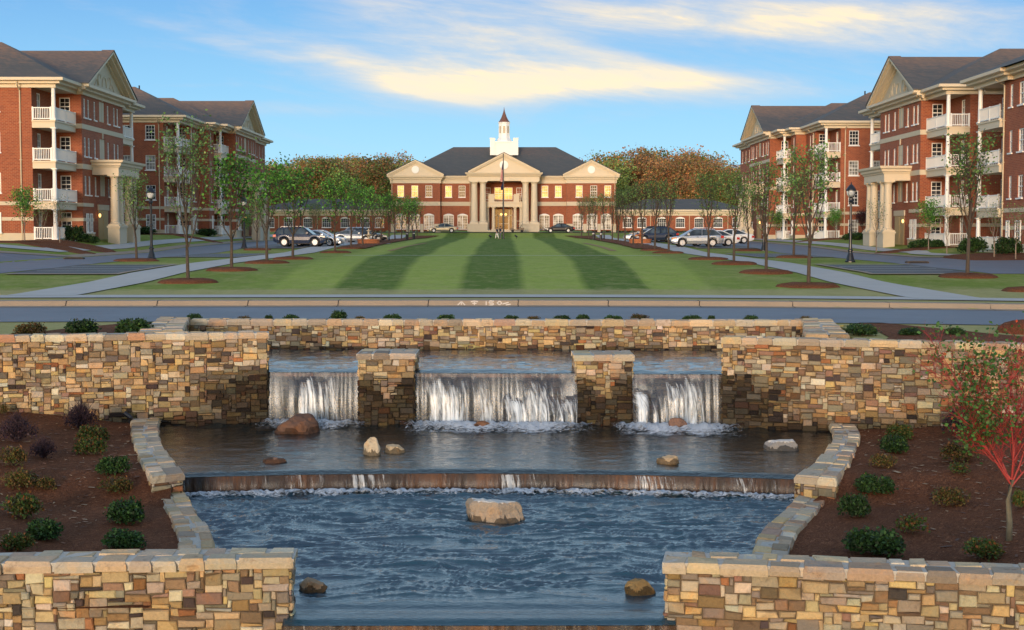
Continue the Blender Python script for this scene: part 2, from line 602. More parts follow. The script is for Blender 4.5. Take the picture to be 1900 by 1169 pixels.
def stone_mat():
    m, t = new_mat('fieldstone')
    a = t.new('ShaderNodeVertexColor', layer_name='Col')
    P = t.new('ShaderNodeNewGeometry').outputs['Position']
    n = t.noise(P, 5.0, 6, .65, .6)
    n2 = t.noise(P, 30, 5, .7)
    n3 = t.noise(t.vmath('ADD', P, (7, 3, 1)), 3.1, 4, .6, .8)
    f = t.math('ADD', t.math('MULTIPLY', n2, .7), .65)
    c = t.mix(1.0, a.outputs[0], t.comb(f, f, f), 'MULTIPLY')
    c = t.mix(t.math('MULTIPLY', t.math('SUBTRACT', n, .56), 4.5, clamp=True), c, t.mix(1.0, c, (.42, .36, .33, 1), 'MULTIPLY'))
    c = t.mix(t.math('MULTIPLY', t.math('SUBTRACT', n3, .55), 4.0, clamp=True), c, t.mix(1.0, c, (1.4, 1.07, .72, 1), 'MULTIPLY'))
    t.set(t.bs.inputs['Base Color'], c)
    t.bs.inputs['Roughness'].default_value = .85
    t.bs.inputs['Specular IOR Level'].default_value = .25
    bump(t, t.math('ADD', n2, t.math('MULTIPLY', n, 1.5)), .65, .025)
    return m


M['stone'] = stone_mat()
# ---------------------------------------------------------------- ground, roads, paths
def frange(a, b, s):
    n = int(round((b - a) / s)); return [a + (b - a) * i / n for i in range(n + 1)]


def build_ground():
    xs = [-1500, -600, -250, -120, -80] + frange(-60, -10, 1) + frange(-9.75, -6, .25) + frange(-5, 5, 1) + frange(6, 9.75, .25) + frange(10, 60, 1) + [80, 120, 250, 600, 1500]
    ys = [-300, -40, 0, 16] + frange(27, 38.5, .25) + frange(39, 60, .5) + frange(61, 245, 1) + [255, 270, 300, 360, 420, 600, 900, 1500, 2600]
    mb = MB()
    def Z(x, y):
        yw = (31.97 + (x + 5.24) * .172 if x < 0 else 31.27 - (x - 4.69) * .165) + .12
        if y < max(yw, 27.2): return -6.0
        if y < 37.92 - .026 * (x + 8.2) and abs(x) < 7.62 + .17 * (y - 31.6): return -5.2
        return zg(x, y)
    for y in ys:
        for x in xs: mb.v.append((x, y, Z(x, y)))
    n = len(xs)
    for j in range(len(ys) - 1):
        for i in range(n - 1):
            a = j * n + i
            mb.face((a, a + 1, a + n + 1, a + n))
    struct('ground', mb, M['grass'])


build_ground()


def sheet(pts_l, pts_r, off, step=1.0, bendit=False):
    """drape a strip between two polylines (same number of points) on the terrain"""
    mb = MB()
    rows = []
    for k in range(len(pts_l) - 1):
        l0, l1, r0, r1 = [Vector(p) for p in (pts_l[k], pts_l[k + 1], pts_r[k], pts_r[k + 1])]
        n = max(1, int(max((l1 - l0).length, (r1 - r0).length) / step))
        for i in range(n + (1 if k == len(pts_l) - 2 else 0)):
            t = i / n
            rows.append((l0.lerp(l1, t), r0.lerp(r1, t)))
    wmax = max((a - b).length for a, b in rows)
    m = max(1, int(wmax / step))
    for a, b in rows:
        for j in range(m + 1):
            p = a.lerp(b, j / m)
            y = p.y + (bend(p.x) if bendit else 0)
            mb.v.append((p.x, y, zg(p.x, y) + off))
    for i in range(len(rows) - 1):
        for j in range(m):
            q = i * (m + 1) + j
            mb.face((q, q + 1, q + m + 2, q + m + 1))
    return mb


XR = 80
# cross street in front of the green, its kerb and the cross footway (all follow the bend of the street)
struct('road', sheet([(-XR, 38.9), (XR, 38.9)], [(-XR, 46.5), (XR, 46.5)], .02, .5, True), M['asphalt'])
mb = MB()
for i in range(-160, 160):
    x0, x1 = i / 2, i / 2 + .5
    rows = []
    for x in (x0, x1):
        y = 46.4 + bend(x)
        rows.append([(x, y - .02, -2.352), (x, y + .48, -2.335), (x, y + .54, -2.185), (x, y + 1.15, -2.175)])
    for a in range(3): mb.poly([rows[0][a], rows[0][a + 1], rows[1][a + 1], rows[1][a]])
struct('kerb', mb, M['kerb'], label='tan concrete kerb and gutter along the far side of the cross street')
mb = MB()
for i in range(-12, 13):
    x = i * 2.9 + .4
    y = 46.4 + bend(x)
    for (a, b, z0, z1) in ((0, .48, -2.35, -2.332), (.475, .535, -2.33, -2.18), (.54, 1.1, -2.182, -2.172)):
        mb.poly([(x, y + a, z0), (x + .03, y + a, z0), (x + .05, y + b, z1), (x + .02, y + b, z1)])
struct('kerb_joint', mb, M['dark'], label='dark expansion joints cut across the tan kerb')
struct('cross_footway', sheet([(-XR, 49.2), (XR, 49.2)], [(-XR, 51.3), (XR, 51.3)], .03, .5, True), M['concrete'])
# chalk survey marks on the kerb face
mb = MB()
def chalk(x, pts):
    for (a, b), (c, d) in zip(pts, pts[1:]):
        dx_, dz_ = (c - a), (d - b)
        L = math.hypot(dx_, dz_) or 1
        nx, nz = -dz_ / L * .018, dx_ / L * .018
        def Q(px, pz): 
            X = x + px
            return (X, 46.4 + bend(X) + .476 + pz * .4, -2.33 + pz)
        mb.poly([Q(a + nx, b + nz), Q(c + nx, d + nz), Q(c - nx, d - nz), Q(a - nx, b - nz)])
kx = (849 - 937) / 57.6
chalk(kx, [(0, 0), (.12, .12), (.24, 0)]); chalk(kx, [(.12, .12), (.12, .01)])
chalk(kx + .42, [(.12, 0), (.12, .13)]); chalk(kx + .42, [(0, .11), (.12, .13), (.24, .11)]); chalk(kx + .42, [(.05, .06), (.19, .06)])
chalk(kx + .92, [(0, 0), (0, .13)])
chalk(kx + 1.0, [(.17, .13), (.02, .13), (.02, .07), (.14, .07), (.16, .02), (.02, 0)])
chalk(kx + 1.25, [(.02, .07), (.1, .13), (.18, .07), (.1, .01), (.02, .07)]); chalk(kx + 1.45, [(0, .04), (.2, .09)])
chalk(kx + 1.55, [(0, .01), (.16, .03)])
struct('kerb_chalk_mark', mb, plain('faded_chalk', (.62, .56, .50), .9), label='white chalk arrow and figures on the kerb')
# diagonal-looking straight footways either side of the green
struct('left_footway', sheet([(-17.4, 50.5), (-17.4, 224)], [(-15.0, 50.5), (-15.0, 224)], .034, 1), M['concrete'])
struct('right_footway', sheet([(13.6, 47.5), (13.9, 224)], [(15.9, 47), (16.1, 224)], .034, 1), M['concrete'])
# side streets: a run along the green which swings out at its near end, with parking bays
for s, nm in ((-1, 'left'), (1, 'right')):
    def X(v): return v if s < 0 else -v - .9
    inn = [(-60, 67.0), (-26.0, 67.0), (-23.4, 67.2), (-22.6, 79), (-22.6, 222)]
    out = [(-60, 84.0), (-36.0, 84.0), (-31.0, 86.5), (-28.2, 96), (-28.2, 222)]
    struct(nm + '_side_street', sheet([(X(a), b) for a, b in inn], [(X(a), b) for a, b in out], .02, 1), M['asphalt'])
    kb = MB()
    pl = [(X(a), b) for a, b in out]
    L2 = [(a + (.16 if False else 0), b) for a, b in pl]
    o2 = [(-60, 84.0), (-36.0, 84.0), (-31.0, 86.5), (-28.2, 96), (-28.2, 222)]
    o3 = [(-60, 84.9), (-36.2, 84.9), (-31.7, 87.2), (-28.95, 96.4), (-28.95, 222)]
    struct(nm + '_street_kerb', sheet([(X(a), b) for a, b in o2], [(X(a), b) for a, b in o3], .045, 1), M['kerb'])
    o4 = [(-60, 87.0), (-37.2, 87.0), (-33.2, 89.2), (-29.9, 98.0), (-29.9, 222)]
    o5 = [(-60, 88.7), (-38.0, 88.7), (-34.3, 90.6), (-31.3, 98.8), (-31.3, 222)]
    struct(nm + '_outer_footway', sheet([(X(a), b) for a, b in o4], [(X(a), b) for a, b in o5], .04, 1), M['concrete'])
    for k, (y0, y1) in enumerate(((67.0, 78.2), (97, 110.5), (126.0, 150), (160, 185))):
        mb = sheet([(X(-22.9), y0), (X(-17.9), y0)], [(X(-22.9), y1), (X(-17.9), y1)], .026, 1)
        struct('parking_bay', mb, M['asphaltdark'], label='%s parking bay %s' % (nm, ('nearest the cross street', 'by the first lamp island', 'with parked cars', 'farthest along')[k]))
        kb = MB()
        for (ya, yb) in ((y0 - .0, y0 - .6), (y1, y1 + .6)):
            q = sheet([(X(-22.9), ya), (X(-17.6), ya)], [(X(-22.9), yb), (X(-17.6), yb)], .05, 1); kb.add(q)
        q = sheet([(X(-17.9), y0), (X(-17.9), y1)], [(X(-17.6), y0), (X(-17.6), y1)], .05, 1); kb.add(q)
        struct('bay_kerb', kb, M['kerb'], label='%s bay kerb %d' % (nm, k + 1))
        pb = MB()
        y = y0 + 2.7
        while y < y1 - .5:
            pb.add(sheet([(X(-22.4), y), (X(-18.2), y)], [(X(-22.4), y + .13), (X(-18.2), y + .13)], .036, 1)); y += 2.75
        struct('bay_marking', pb, M['paint'], label='%s white stall lines %d' % (nm, k + 1))
# drive before the main building and walks
struct('drive', sheet([(-60, 229.5), (60, 229.5)], [(-60, 235.5), (60, 235.5)], .03, 1.5), M['asphaltdark'])
# pale chalk line across the green and two worn strips
struct('chalk_line', sheet([(-11.5, 103.3), (11, 102.2)], [(-11.5, 103.75), (11, 102.65)], .03, 1), M['paint'])
wm = plain('worn_turf', (.30, .20, .07), .95, var=.3, scale=6)
struct('worn_strip', sheet([(-9.7, 119), (-8.4, 153)], [(-9.2, 119), (-8.0, 153)], .03, 1), wm, label='left worn strip on the green')
struct('worn_strip', sheet([(8.6, 119), (8.0, 153)], [(9.2, 119), (8.5, 153)], .03, 1), wm, label='right worn strip on the green')


# ---------------------------------------------------------------- mulch: tree rings and beds
def mound(x, y, rx, ry, h, seed, n=28, zf=zg, skirt=.05):
    rng = random.Random(seed); mb = MB()
    prof = [(0, 1), (.35, .97), (.6, .9), (.8, .72), (.93, .4), (1.0, -.1), (1.02, -.5)]
    ph = [rng.uniform(0, 6.28) for _ in range(5)]
    rings = []
    for r, q in prof:
        ring = []
        for k in range(n):
            t = 2 * math.pi * k / n
            rr = r * (1 + .035 * math.sin(3 * t + ph[0]) + .03 * math.sin(7 * t + ph[1]))
            px, py = x + rx * rr * math.cos(t), y + ry * rr * math.sin(t)
            z = zf(px, py) + h * q + (rng.uniform(-.012, .02) if r < .99 else 0)
            ring.append(mb.vert((px, py, z)))
        rings.append(ring)
    for a, b in zip(rings, rings[1:]):
        for k in range(n): mb.face((a[k], a[(k + 1) % n], b[(k + 1) % n], b[k]))
    return mb
# ---------------------------------------------------------------- stonework
STONES = [((.50, .36, .19), 6), ((.58, .40, .17), 3), ((.42, .26, .11), 3), ((.27, .17, .10), 4), ((.36, .30, .22), 4), ((.46, .38, .27), 3),
          ((.075, .055, .05), 1.6), ((.56, .46, .31), 2.5), ((.36, .15, .06), 1.2), ((.30, .17, .12), 1.5), ((.24, .19, .15), 2), ((.62, .55, .43), 1)]
_tot = sum(w_ for _, w_ in STONES)


def scol(rng, bright=1.0):
    r = rng.uniform(0, _tot)
    for c, w_ in STONES:
        r -= w_
        if r <= 0: break
    k = rng.uniform(.58, 1.16) * bright
    g_ = sum(c) / 3
    c = tuple(x * .93 + g_ * .07 for x in c)
    return tuple(min(.85, max(.01, x * k * rng.uniform(.93, 1.07))) for x in c)


def packrects(na, nb, rng, wr=(2, 7), hr=(1, 3)):
    occ = np.zeros((nb, na), bool); out = []
    for j in range(nb):
        i = 0
        while i < na:
            if occ[j, i]: i += 1; continue
            w_ = rng.randint(*wr); h_ = rng.choices(range(hr[0], hr[1] + 1), [2.2, 4.5, 3][:hr[1] - hr[0] + 1])[0]
            if w_ <= 2: h_ = min(h_, 2)
            k = 0
            while k < w_ and i + k < na and not occ[j, i + k]: k += 1
            w_ = k
            if i + w_ < na and na - (i + w_) == 1: w_ += 1 if not occ[j, i + w_] else 0
            h_ = min(h_, nb - j)
            occ[j:j + h_, i:i + w_] = True
            out.append((i, j, w_, h_)); i += w_
    return out


def stone_face(mb, Fm, L, H, seed, ua=.052, ub=.046, depth=.034, wet=None, bright=1.0, wr=(2, 6), hr=(1, 3), gap=.0045, jit=.009, mortar=(.14, .105, .072), base=True):
    """lay random ashlar on a surface. Fm(a, b, d): along, up, out"""
    rng = random.Random(seed)
    na, nb = max(1, int(round(L / ua))), max(1, int(round(H / ub)))
    ua, ub = L / na, H / nb
    for (i, j, w_, h_) in packrects(na, nb, rng, wr, hr):
        a0, a1, b0, b1 = i * ua + gap, (i + w_) * ua - gap, j * ub + gap, (j + h_) * ub - gap
        if a1 - a0 < .01 or b1 - b0 < .01: continue
        d = depth * rng.uniform(.4, 1.6)
        col = scol(rng, bright)
        if wet:
            k = wet((a0 + a1) / 2, (b0 + b1) / 2)
            col = tuple(c * k for c in col)
        J = lambda: rng.uniform(-jit, jit)
        o = [(a0 + J(), b0 + J()), (a1 + J(), b0 + J()), (a1 + J(), b1 + J()), (a0 + J(), b1 + J())]
        if rng.random() < .35 and (a1 - a0) > .12:
            c_ = rng.choice((0, 1, 2, 3)); o[c_] = (o[c_][0] + (.02 if c_ in (0, 3) else -.02), o[c_][1] + (.012 if c_ < 2 else -.012))
        ca, cb = (a0 + a1) / 2, (b0 + b1) / 2
        b = len(mb.v)
        for (pa, pb) in o: mb.v.append(tuple(Fm(pa, pb, -.01)))
        for (pa, pb) in o: mb.v.append(tuple(Fm(pa, pb, d * .65)))
        q = .014
        for (pa, pb) in o:
            mb.v.append(tuple(Fm(pa + (q if pa < ca else -q), pb + (q if pb < cb else -q) * .8, d + J() * .8)))
        mb.face((b + 8, b + 9, b + 10, b + 11), col)
        for lv in (0, 4):
            for k in range(4):
                mb.face((b + lv + k, b + lv + (k + 1) % 4, b + lv + 4 + (k + 1) % 4, b + lv + 4 + k), col)
    if base:
        n = max(1, int(L / .4)); m = max(1, int(H / .4))
        for i in range(n):
            for j in range(m):
                c = mortar
                if wet:
                    k = wet((i + .5) * L / n, (j + .5) * H / m); c = tuple(x * k for x in mortar)
                mb.poly([Fm(L * i / n, H * j / m, 0), Fm(L * (i + 1) / n, H * j / m, 0), Fm(L * (i + 1) / n, H * (j + 1) / m, 0), Fm(L * i / n, H * (j + 1) / m, 0)], c)


def cap_stones(mb, Fc, L, W, T, seed, rows=2, lr=(.28, .62), over=.05, bright=1.15):
    """coping: Fc(a, w, z) along, from the front edge back, up from the cap underside"""
    rng = random.Random(seed)
    mort = (.52, .49, .44)
    cuts = [0]
    ws = sorted(rng.uniform(.4, .6) for _ in range(1))
    for r in range(rows):
        a = -over if False else 0.0
        while a < L - .02:
            l = rng.uniform(*lr) * (1 if r == 0 else .8)
            if L - (a + l) < .2: l = L - a
            w0 = 0 if r == 0 else W * (r / rows) + rng.uniform(-.05, .05)
            w1 = W if r == rows - 1 else W * ((r + 1) / rows) + rng.uniform(-.05, .07)
            if r == 0: w0 += rng.uniform(-.025, .02)
            if r == rows - 1: w1 += rng.uniform(-.02, .025)
            g = rng.uniform(.006, .014)
            z1 = T + rng.uniform(-.012, .012) + (.004 if r == 0 else 0)
            z0 = rng.uniform(-.012, .008) if r == 0 else .0
            c = scol(rng, bright)
            gm = rng.uniform(.25, .6)
            c = tuple(x * (1 - gm) + y * gm for x, y in zip(c, (.60, .50, .38)))
            J = lambda s=.012: rng.uniform(-s, s)
            P4 = [(a + g + J(), w0), (a + l - g + J(), w0), (a + l - g + J(.03), w1 - g), (a + g + J(.03), w1 - g)]
            b = len(mb.v)
            for (pa, pw) in P4: mb.v.append(tuple(Fc(pa, pw + J(.006), z0)))
            for (pa, pw) in P4: mb.v.append(tuple(Fc(pa, pw - (.008 if pw == w0 and r == 0 else 0), z1 * .55)))
            ca, cw = (P4[0][0] + P4[1][0]) / 2, (w0 + w1) / 2
            q = .022
            zt = [z1 + J(.008) for _ in range(4)]
            for k, (pa, pw) in enumerate(P4): mb.v.append(tuple(Fc(pa + (q if pa < ca else -q), pw + (q if pw < cw else -q), zt[k])))
            # split the top so that it can be uneven
            mid = len(mb.v); mb.v.append(tuple(Fc(ca, cw, z1 + J(.014))))
            for k in range(4): mb.face((b + 8 + k, b + 8 + (k + 1) % 4, mid), c)
            for lv in (0, 4):
                for k in range(4): mb.face((b + lv + k, b + lv + (k + 1) % 4, b + lv + 4 + (k + 1) % 4, b + lv + 4 + k), c)
            mb.face((b + 3, b + 2, b + 1, b), c)
            a += l
    n = max(2, int(L / .4))
    for i in range(n):
        a0, a1 = L * i / n, L * (i + 1) / n
        ins = .03
        P = [Fc(a0, ins, T - .012), Fc(a1, ins, T - .012), Fc(a1, W - ins, T - .012), Fc(a0, W - ins, T - .012)]
        mb.poly(P, mort)
        mb.poly([Fc(a0, ins, .004), Fc(a1, ins, .004), P[1], P[0]], mort)
        mb.poly([Fc(a0, W - ins, .004), Fc(a1, W - ins, .004), P[2], P[3]], mort)


def Up(z): return Vector((0, 0, z))


def straight_wall(nm, label, A, B, ztop, zbot, W, T, seed, wet=None, ends=(True, True), bright=1.0, back=False, rows=2, over=.05, lr=(.28, .62), group=None):
    """A, B: plan ends of the front top edge, left to right seen from the front"""
    A = Vector((A[0], A[1], 0)); B = Vector((B[0], B[1], 0))
    U = (B - A); L = U.length; U.normalize()
    Nn = Vector((U.y, -U.x, 0))
    t = thing(nm, label, 'stone wall', (*((A + B) / 2).xy, zbot), group=group)
    mb = MB()
    H = ztop - T - zbot
    stone_face(mb, lambda a, b, d: A + U * a + Nn * (d - over) + Up(zbot + b), L, H, seed, wet=wet, bright=bright)
    if ends[0]:
        stone_face(mb, lambda a, b, d: A - Nn * (over + W - 2 * over - a) + U * (-d) + Up(zbot + b), W - 2 * over, H, seed + 1, wet=(lambda a, b: wet(0, b)) if wet else None, bright=bright)
    if ends[1]:
        stone_face(mb, lambda a, b, d: B - Nn * (over + a) + U * (d) + Up(zbot + b), W - 2 * over, H, seed + 2, wet=(lambda a, b: wet(L, b)) if wet else None, bright=bright)
    if back:
        stone_face(mb, lambda a, b, d: B - U * a - Nn * (W - over + d) + Up(zbot + b), L, H, seed + 3, bright=bright)
    else:
        mb.poly([A - Nn * (W - over) + Up(zbot), B - Nn * (W - over) + Up(zbot), B - Nn * (W - over) + Up(zbot + H), A - Nn * (W - over) + Up(zbot + H)], (.2, .15, .1))
    part('stone_body', mb, M['stone'], t, recalc=True)
    mc = MB()
    e0 = over if ends[0] else 0; e1 = over if ends[1] else 0
    cap_stones(mc, lambda a, w_, z: A + U * (a - e0) - Nn * w_ + Up(ztop - T + z), L + e0 + e1, W, T, seed + 9, rows=rows, lr=lr)
    part('coping', mc, M['stone'], t, recalc=True)
    return t


def poly_map(pts):
    pts = [Vector(p) for p in pts]
    cum = [0]
    for a, b in zip(pts, pts[1:]): cum.append(cum[-1] + (b - a).length)
    def f(t):
        s = t * cum[-1]
        for i in range(len(pts) - 1):
            if s <= cum[i + 1] or i == len(pts) - 2:
                return pts[i].lerp(pts[i + 1], (s - cum[i]) / (cum[i + 1] - cum[i]))
    return f, cum[-1]


def smooth_poly(pts, n=24):
    """Catmull-Rom through plan points"""
    P = [pts[0] * 2 - pts[1]] + pts + [pts[-1] * 2 - pts[-2]]
    out = []
    for i in range(1, len(P) - 2):
        for k in range(n // (len(pts) - 1)):
            t = k / (n // (len(pts) - 1))
            a, b, c, d = P[i - 1:i + 3]
            out.append(.5 * ((2 * b) + (c - a) * t + (2 * a - 5 * b + 4 * c - d) * t * t + (3 * b - a - 3 * c + d) * t ** 3))
    out.append(P[-2])
    return out


def curved_wall(nm, label, inner, outer, ztop, zbot, T, seed, start_end=(False, True), group=None, wetz=None):
    fi, Li = poly_map(smooth_poly(inner)); fo, Lo = poly_map(smooth_poly(outer))
    c = fi(.5)
    t = thing(nm, label, 'stone wall', (c.x, c.y, zbot), group=group)
    H = ztop - T - zbot
    mb = MB()
    for (f1, f2, LL, sd) in ((fi, fo, Li, 0), (fo, fi, Lo, 1)):
        def Fm(a, b, d, f1=f1, f2=f2, LL=LL):
            s = min(1, max(0, a / LL)); p = f1(s); q = f2(s)
            n = (p - q).normalized()
            return Vector((p.x, p.y, 0)) + n * (d - .05) + Up(zbot + b)
        stone_face(mb, Fm, LL, H, seed + sd, wet=(lambda a, b: .35 if zbot + b < wetz else 1.0) if (wetz and sd == 0) else None)
    for e in (0, 1):
        if start_end[e]:
            p, q = fi(float(e)), fo(float(e)); d0 = (fi(e) - fi(abs(e - .04))).normalized() 
            Wd = (q - p).length
            stone_face(mb, lambda a, b, d: p.lerp(q, a / Wd) + d0 * (d - .04) + Up(zbot + b), Wd, H, seed + 5 + e)
    part('stone_body', mb, M['stone'], t)
    mc = MB()
    W = (fi(.5) - fo(.5)).length
    def Fc(a, w_, z):
        s = min(1, max(0, a / Li)); p, q = fi(s), fo(s)
        p = Vector((p.x, p.y, 0)); q = Vector((q.x, q.y, 0))
        return p.lerp(q, w_ / W) + Up(ztop - T + z)
    cap_stones(mc, Fc, Li, W, T, seed + 9, rows=2, lr=(.26, .6))
    part('coping', mc, M['stone'], t)
    return t


# ---------------------------------------------------------------- levels of the three basins
WM, WL = -4.2, -4.575
fallL, fallR = onz(488, 783, WM), onz(1343, 789, WM)          # foot of the upper falls
def fallY(x): return fallL.y + (fallR.y - fallL.y) * (x - fallL.x) / (fallR.x - fallL.x)
WU = (at(600, 686, fallY(-4)).z + at(1300, 690, fallY(4)).z) / 2
print('falls', fallL, fallR, 'WU', WU)
ZT = -2.19
mlA, mlB = onz(0, 623, ZT), onz(495, 617, ZT)
d_ = (mlA - mlB) / (mlA - mlB).length; mlA = mlB + d_ * 19
mrA, mrB = onz(1341, 626, ZT - .06), onz(1860, 638, ZT - .06)
d_ = (mrB - mrA) / (mrB - mrA).length; mrB = mrA + d_ * 19
backY = onz(700, 650, WU).y
bkL = at(352, 591, backY + .35); bkR = at(1500, 596.5, backY - .05)
ZB = (bkL.z + bkR.z) / 2
print('midwalls', mlB, mrA, 'back', bkL, bkR, backY)


def wet_left(L):
    rr = random.Random(3)
    def f(a, b):
        d = L - a
        z = -5.2 + b
        n = .5 * vn0(a * 1.7, b * 1.9) + .3 * vn0(a * 5, b * 5) + rr.uniform(-.12, .12)
        # splash and seepage stain: strongest next to the falls and along the waterline
        s1 = (1.15 - d / (1.9 + .6 * n)) * (1.25 if z < WU + .02 else 0) - max(0, z - WU + .5) * .8
        s2 = 1.15 - (z - WM) / (.22 + .5 * n + .30 * max(0, 1 - d / 3.2))
        k = max(0.0, min(1.0, max(s1, s2) + n * .5 - .2))
        return 1.0 - .86 * k
    return f


def vn0(x, y):
    xi, yi = math.floor(x), math.floor(y); xf, yf = x - xi, y - yi
    h = lambda a, b: (math.sin(a * 127.1 + b * 311.7) * 43758.5453) % 1.0
    return (h(xi, yi) * (1 - xf) + h(xi + 1, yi) * xf) * (1 - yf) + (h(xi, yi + 1) * (1 - xf) + h(xi + 1, yi + 1) * xf) * yf


LL_ = (mlB - mlA).length; RR_ = (mrB - mrA).length
straight_wall('stone_wall', 'long coursed fieldstone wall left of the upper waterfalls', mlA, mlB, ZT, -5.2, .62, .135, 11, wet=wet_left(LL_), ends=(False, True))
straight_wall('stone_wall', 'long coursed fieldstone wall right of the upper waterfalls', mrA, mrB, ZT - .06, -5.2, .62, .135, 47, wet=lambda a, b: wet_left(RR_)(RR_ - a, b), ends=(True, False))
straight_wall('stone_wall', 'low fieldstone wall closing the back of the top basin along the street', bkL, bkR, ZB, -4.0, .6, .15, 83, ends=(False, False), wet=lambda a, b: .35 if -4.0 + b < WU + .09 else 1.0)
# splayed flank walls of the top basin, seen mostly as flat copings
for s, lab in ((-1, 'flat-topped flank wall joining the left stone wall to the back wall'), (1, 'flat-topped flank wall joining the right stone wall to the back wall')):
    if s < 0:
        inn = [onz(339, 612.5, ZT + .0), at(352, 589, bkL.y + .25)]; out = [onz(255, 613, ZT + .0), at(298, 589, bkL.y + .5)]
    else:
        inn = [onz(1494, 622.5, ZT - .06), at(1488, 594.5, bkR.y + .25)]; out = [onz(1577, 623.5, ZT - .06), at(1542, 594.5, bkR.y + .5)]
    for q in inn + out: q.z = 0
    curved_wall('stone_wall', lab, inn, out, (ZT + ZB) / 2 + (.02 if s < 0 else 0), -3.6, .12, 120 + s, start_end=(False, False))
# piers between the falls
for (u0, u1, v, sd, lab) in ((661, 772, 656, 200, 'short stone pier between the left and middle waterfalls'), (1065, 1178, 659, 210, 'short stone pier between the middle and right waterfalls')):
    yy = fallY(0) - .22
    A = at(u0 + 5, v, yy); B = at(u1 - 5, v, yy)
    straight_wall('stone_pier', lab, A, B, A.z, -5.2, 1.35, .13, sd, ends=(True, True), back=True, over=.06, lr=(.35, .6),
                  wet=lambda a, b: 1.0 - .86 * max(0, min(1, (WU - .02 - .42 * math.exp(-((a - .6) / .28) ** 2) + .25 * vn0(a * 4, b * 4) - (-5.2 + b)) / .3 - .25 * vn0(a * 9 + 5, b * 9))))
# curved walls down the sides of the middle and lower basins
ZU1, ZL1 = -4.02, -4.36
def PL(lst, z): return [Vector((onz(u, v, z).x, onz(u, v, z).y, 0)) for u, v in lst]
def up_in(l): return l
iu = PL([(300, 769), (294, 801), (307, 833), (328, 861), (340, 877)], ZU1); ou = PL([(243, 772), (243, 801), (254, 840), (268, 869), (280, 884)], ZU1)
il = PL([(344, 912), (360, 944), (383, 970), (396, 995), (399, 1022)], ZL1); ol = PL([(292, 916), (311, 948), (322, 976), (328, 1000), (329, 1026)], ZL1)
iur = PL([(1533, 776), (1546, 801), (1535, 829), (1505, 861), (1474, 882)], ZU1); our = PL([(1581, 778), (1596, 803), (1590, 829), (1575, 859), (1551, 889)], ZU1)
ilr = PL([(1482, 919), (1450, 949), (1421, 975), (1404, 1000), (1395, 1030)], ZL1); olr = PL([(1531, 928), (1509, 957), (1481, 984), (1470, 1011), (1463, 1036)], ZL1)
curved_wall('stone_kerb_wall', 'low curved stone wall left of the middle basin ending in a step', iu, ou, ZU1, -5.2, .13, 300, wetz=WM + .04)
curved_wall('stone_kerb_wall', 'low curved stone wall left of the bottom basin below the step', il, ol, ZL1, -5.4, .12, 310, start_end=(False, False), wetz=WL + .04)
curved_wall('stone_kerb_wall', 'low curved stone wall right of the middle basin ending in a step', iur, our, ZU1, -5.2, .13, 320, wetz=WM + .04)
curved_wall('stone_kerb_wall', 'low curved stone wall right of the bottom basin below the step', ilr, olr, ZL1, -5.4, .12, 330, start_end=(False, False), wetz=WL + .04)
# front walls
ZF = -3.86
lip3L, lip3R = onz(530, 1152, WL), onz(1248, 1152, WL)
flB = onz(535, 1037, ZF); flA = onz(0, 1045, ZF); d_ = (flA - flB).normalized(); flA = flB + d_ * 9
frA = onz(1238, 1043, ZF - .03); frB = onz(1900, 1068, ZF - .03); d_ = (frB - frA).normalized(); frB = frA + d_ * 9
straight_wall('stone_wall', 'foreground fieldstone wall at the bottom left with wide pale coping', flA, flB, ZF, -6.2, .66, .125, 401, ends=(False, True), lr=(.26, .62), over=.06)
straight_wall('stone_wall', 'foreground fieldstone wall at the bottom right with wide pale coping', frA, frB, ZF - .03, -6.2, .66, .125, 453, ends=(True, False), lr=(.26, .62), over=.06)
print('front', flB, frA, lip3L, lip3R)


# ---------------------------------------------------------------- water
def water_mat(name, deep, sc_, st, dist, ior=1.85):
    m, t = new_mat(name)
    P = t.new('ShaderNodeNewGeometry').outputs['Position']
    n1 = t.noise(t.vmath('MULTIPLY', P, (sc_[0], sc_[1], 1)), 1.0, 5, .6, 1.2)
    n2 = t.noise(t.vmath('MULTIPLY', P, (sc_[0] * 3.7, sc_[1] * 3.7, 1)), 1.0, 3, .6, .5)
    t.set(t.bs.inputs['Base Color'], (*deep, 1))
    t.bs.inputs['Roughness'].default_value = .02
    t.bs.inputs['IOR'].default_value = ior
    bump(t, t.math('ADD', n1, t.math('MULTIPLY', n2, .28)), st, dist)
    return m


M['water_top'] = water_mat('top_basin_water', (.004, .022, .04), (2.2, 4.5), .7, .03)
M['water_mid'] = water_mat('middle_basin_water', (.008, .016, .018), (3.5, 5.5), .7, .03, 1.55)
M['water_low'] = water_mat('bottom_basin_water', (.002, .040, .068), (6.0, 16.0), .5, .02)


def vnoise(x, y, seed):
    xi, yi = np.floor(x).astype(int), np.floor(y).astype(int)
    xf, yf = x - xi, y - yi
    u = xf * xf * (3 - 2 * xf); v = yf * yf * (3 - 2 * yf)
    def h(a, b):
        n = (a * 374761393 + b * 668265263 + seed * 974634777) & 0xffffffff
        n = ((n ^ (n >> 13)) * 1274126177) & 0xffffffff
        return ((n ^ (n >> 16)) & 0xffff) / 65535.0
    return (h(xi, yi) * (1 - u) + h(xi + 1, yi) * u) * (1 - v) + (h(xi, yi + 1) * (1 - u) + h(xi + 1, yi + 1) * u) * v


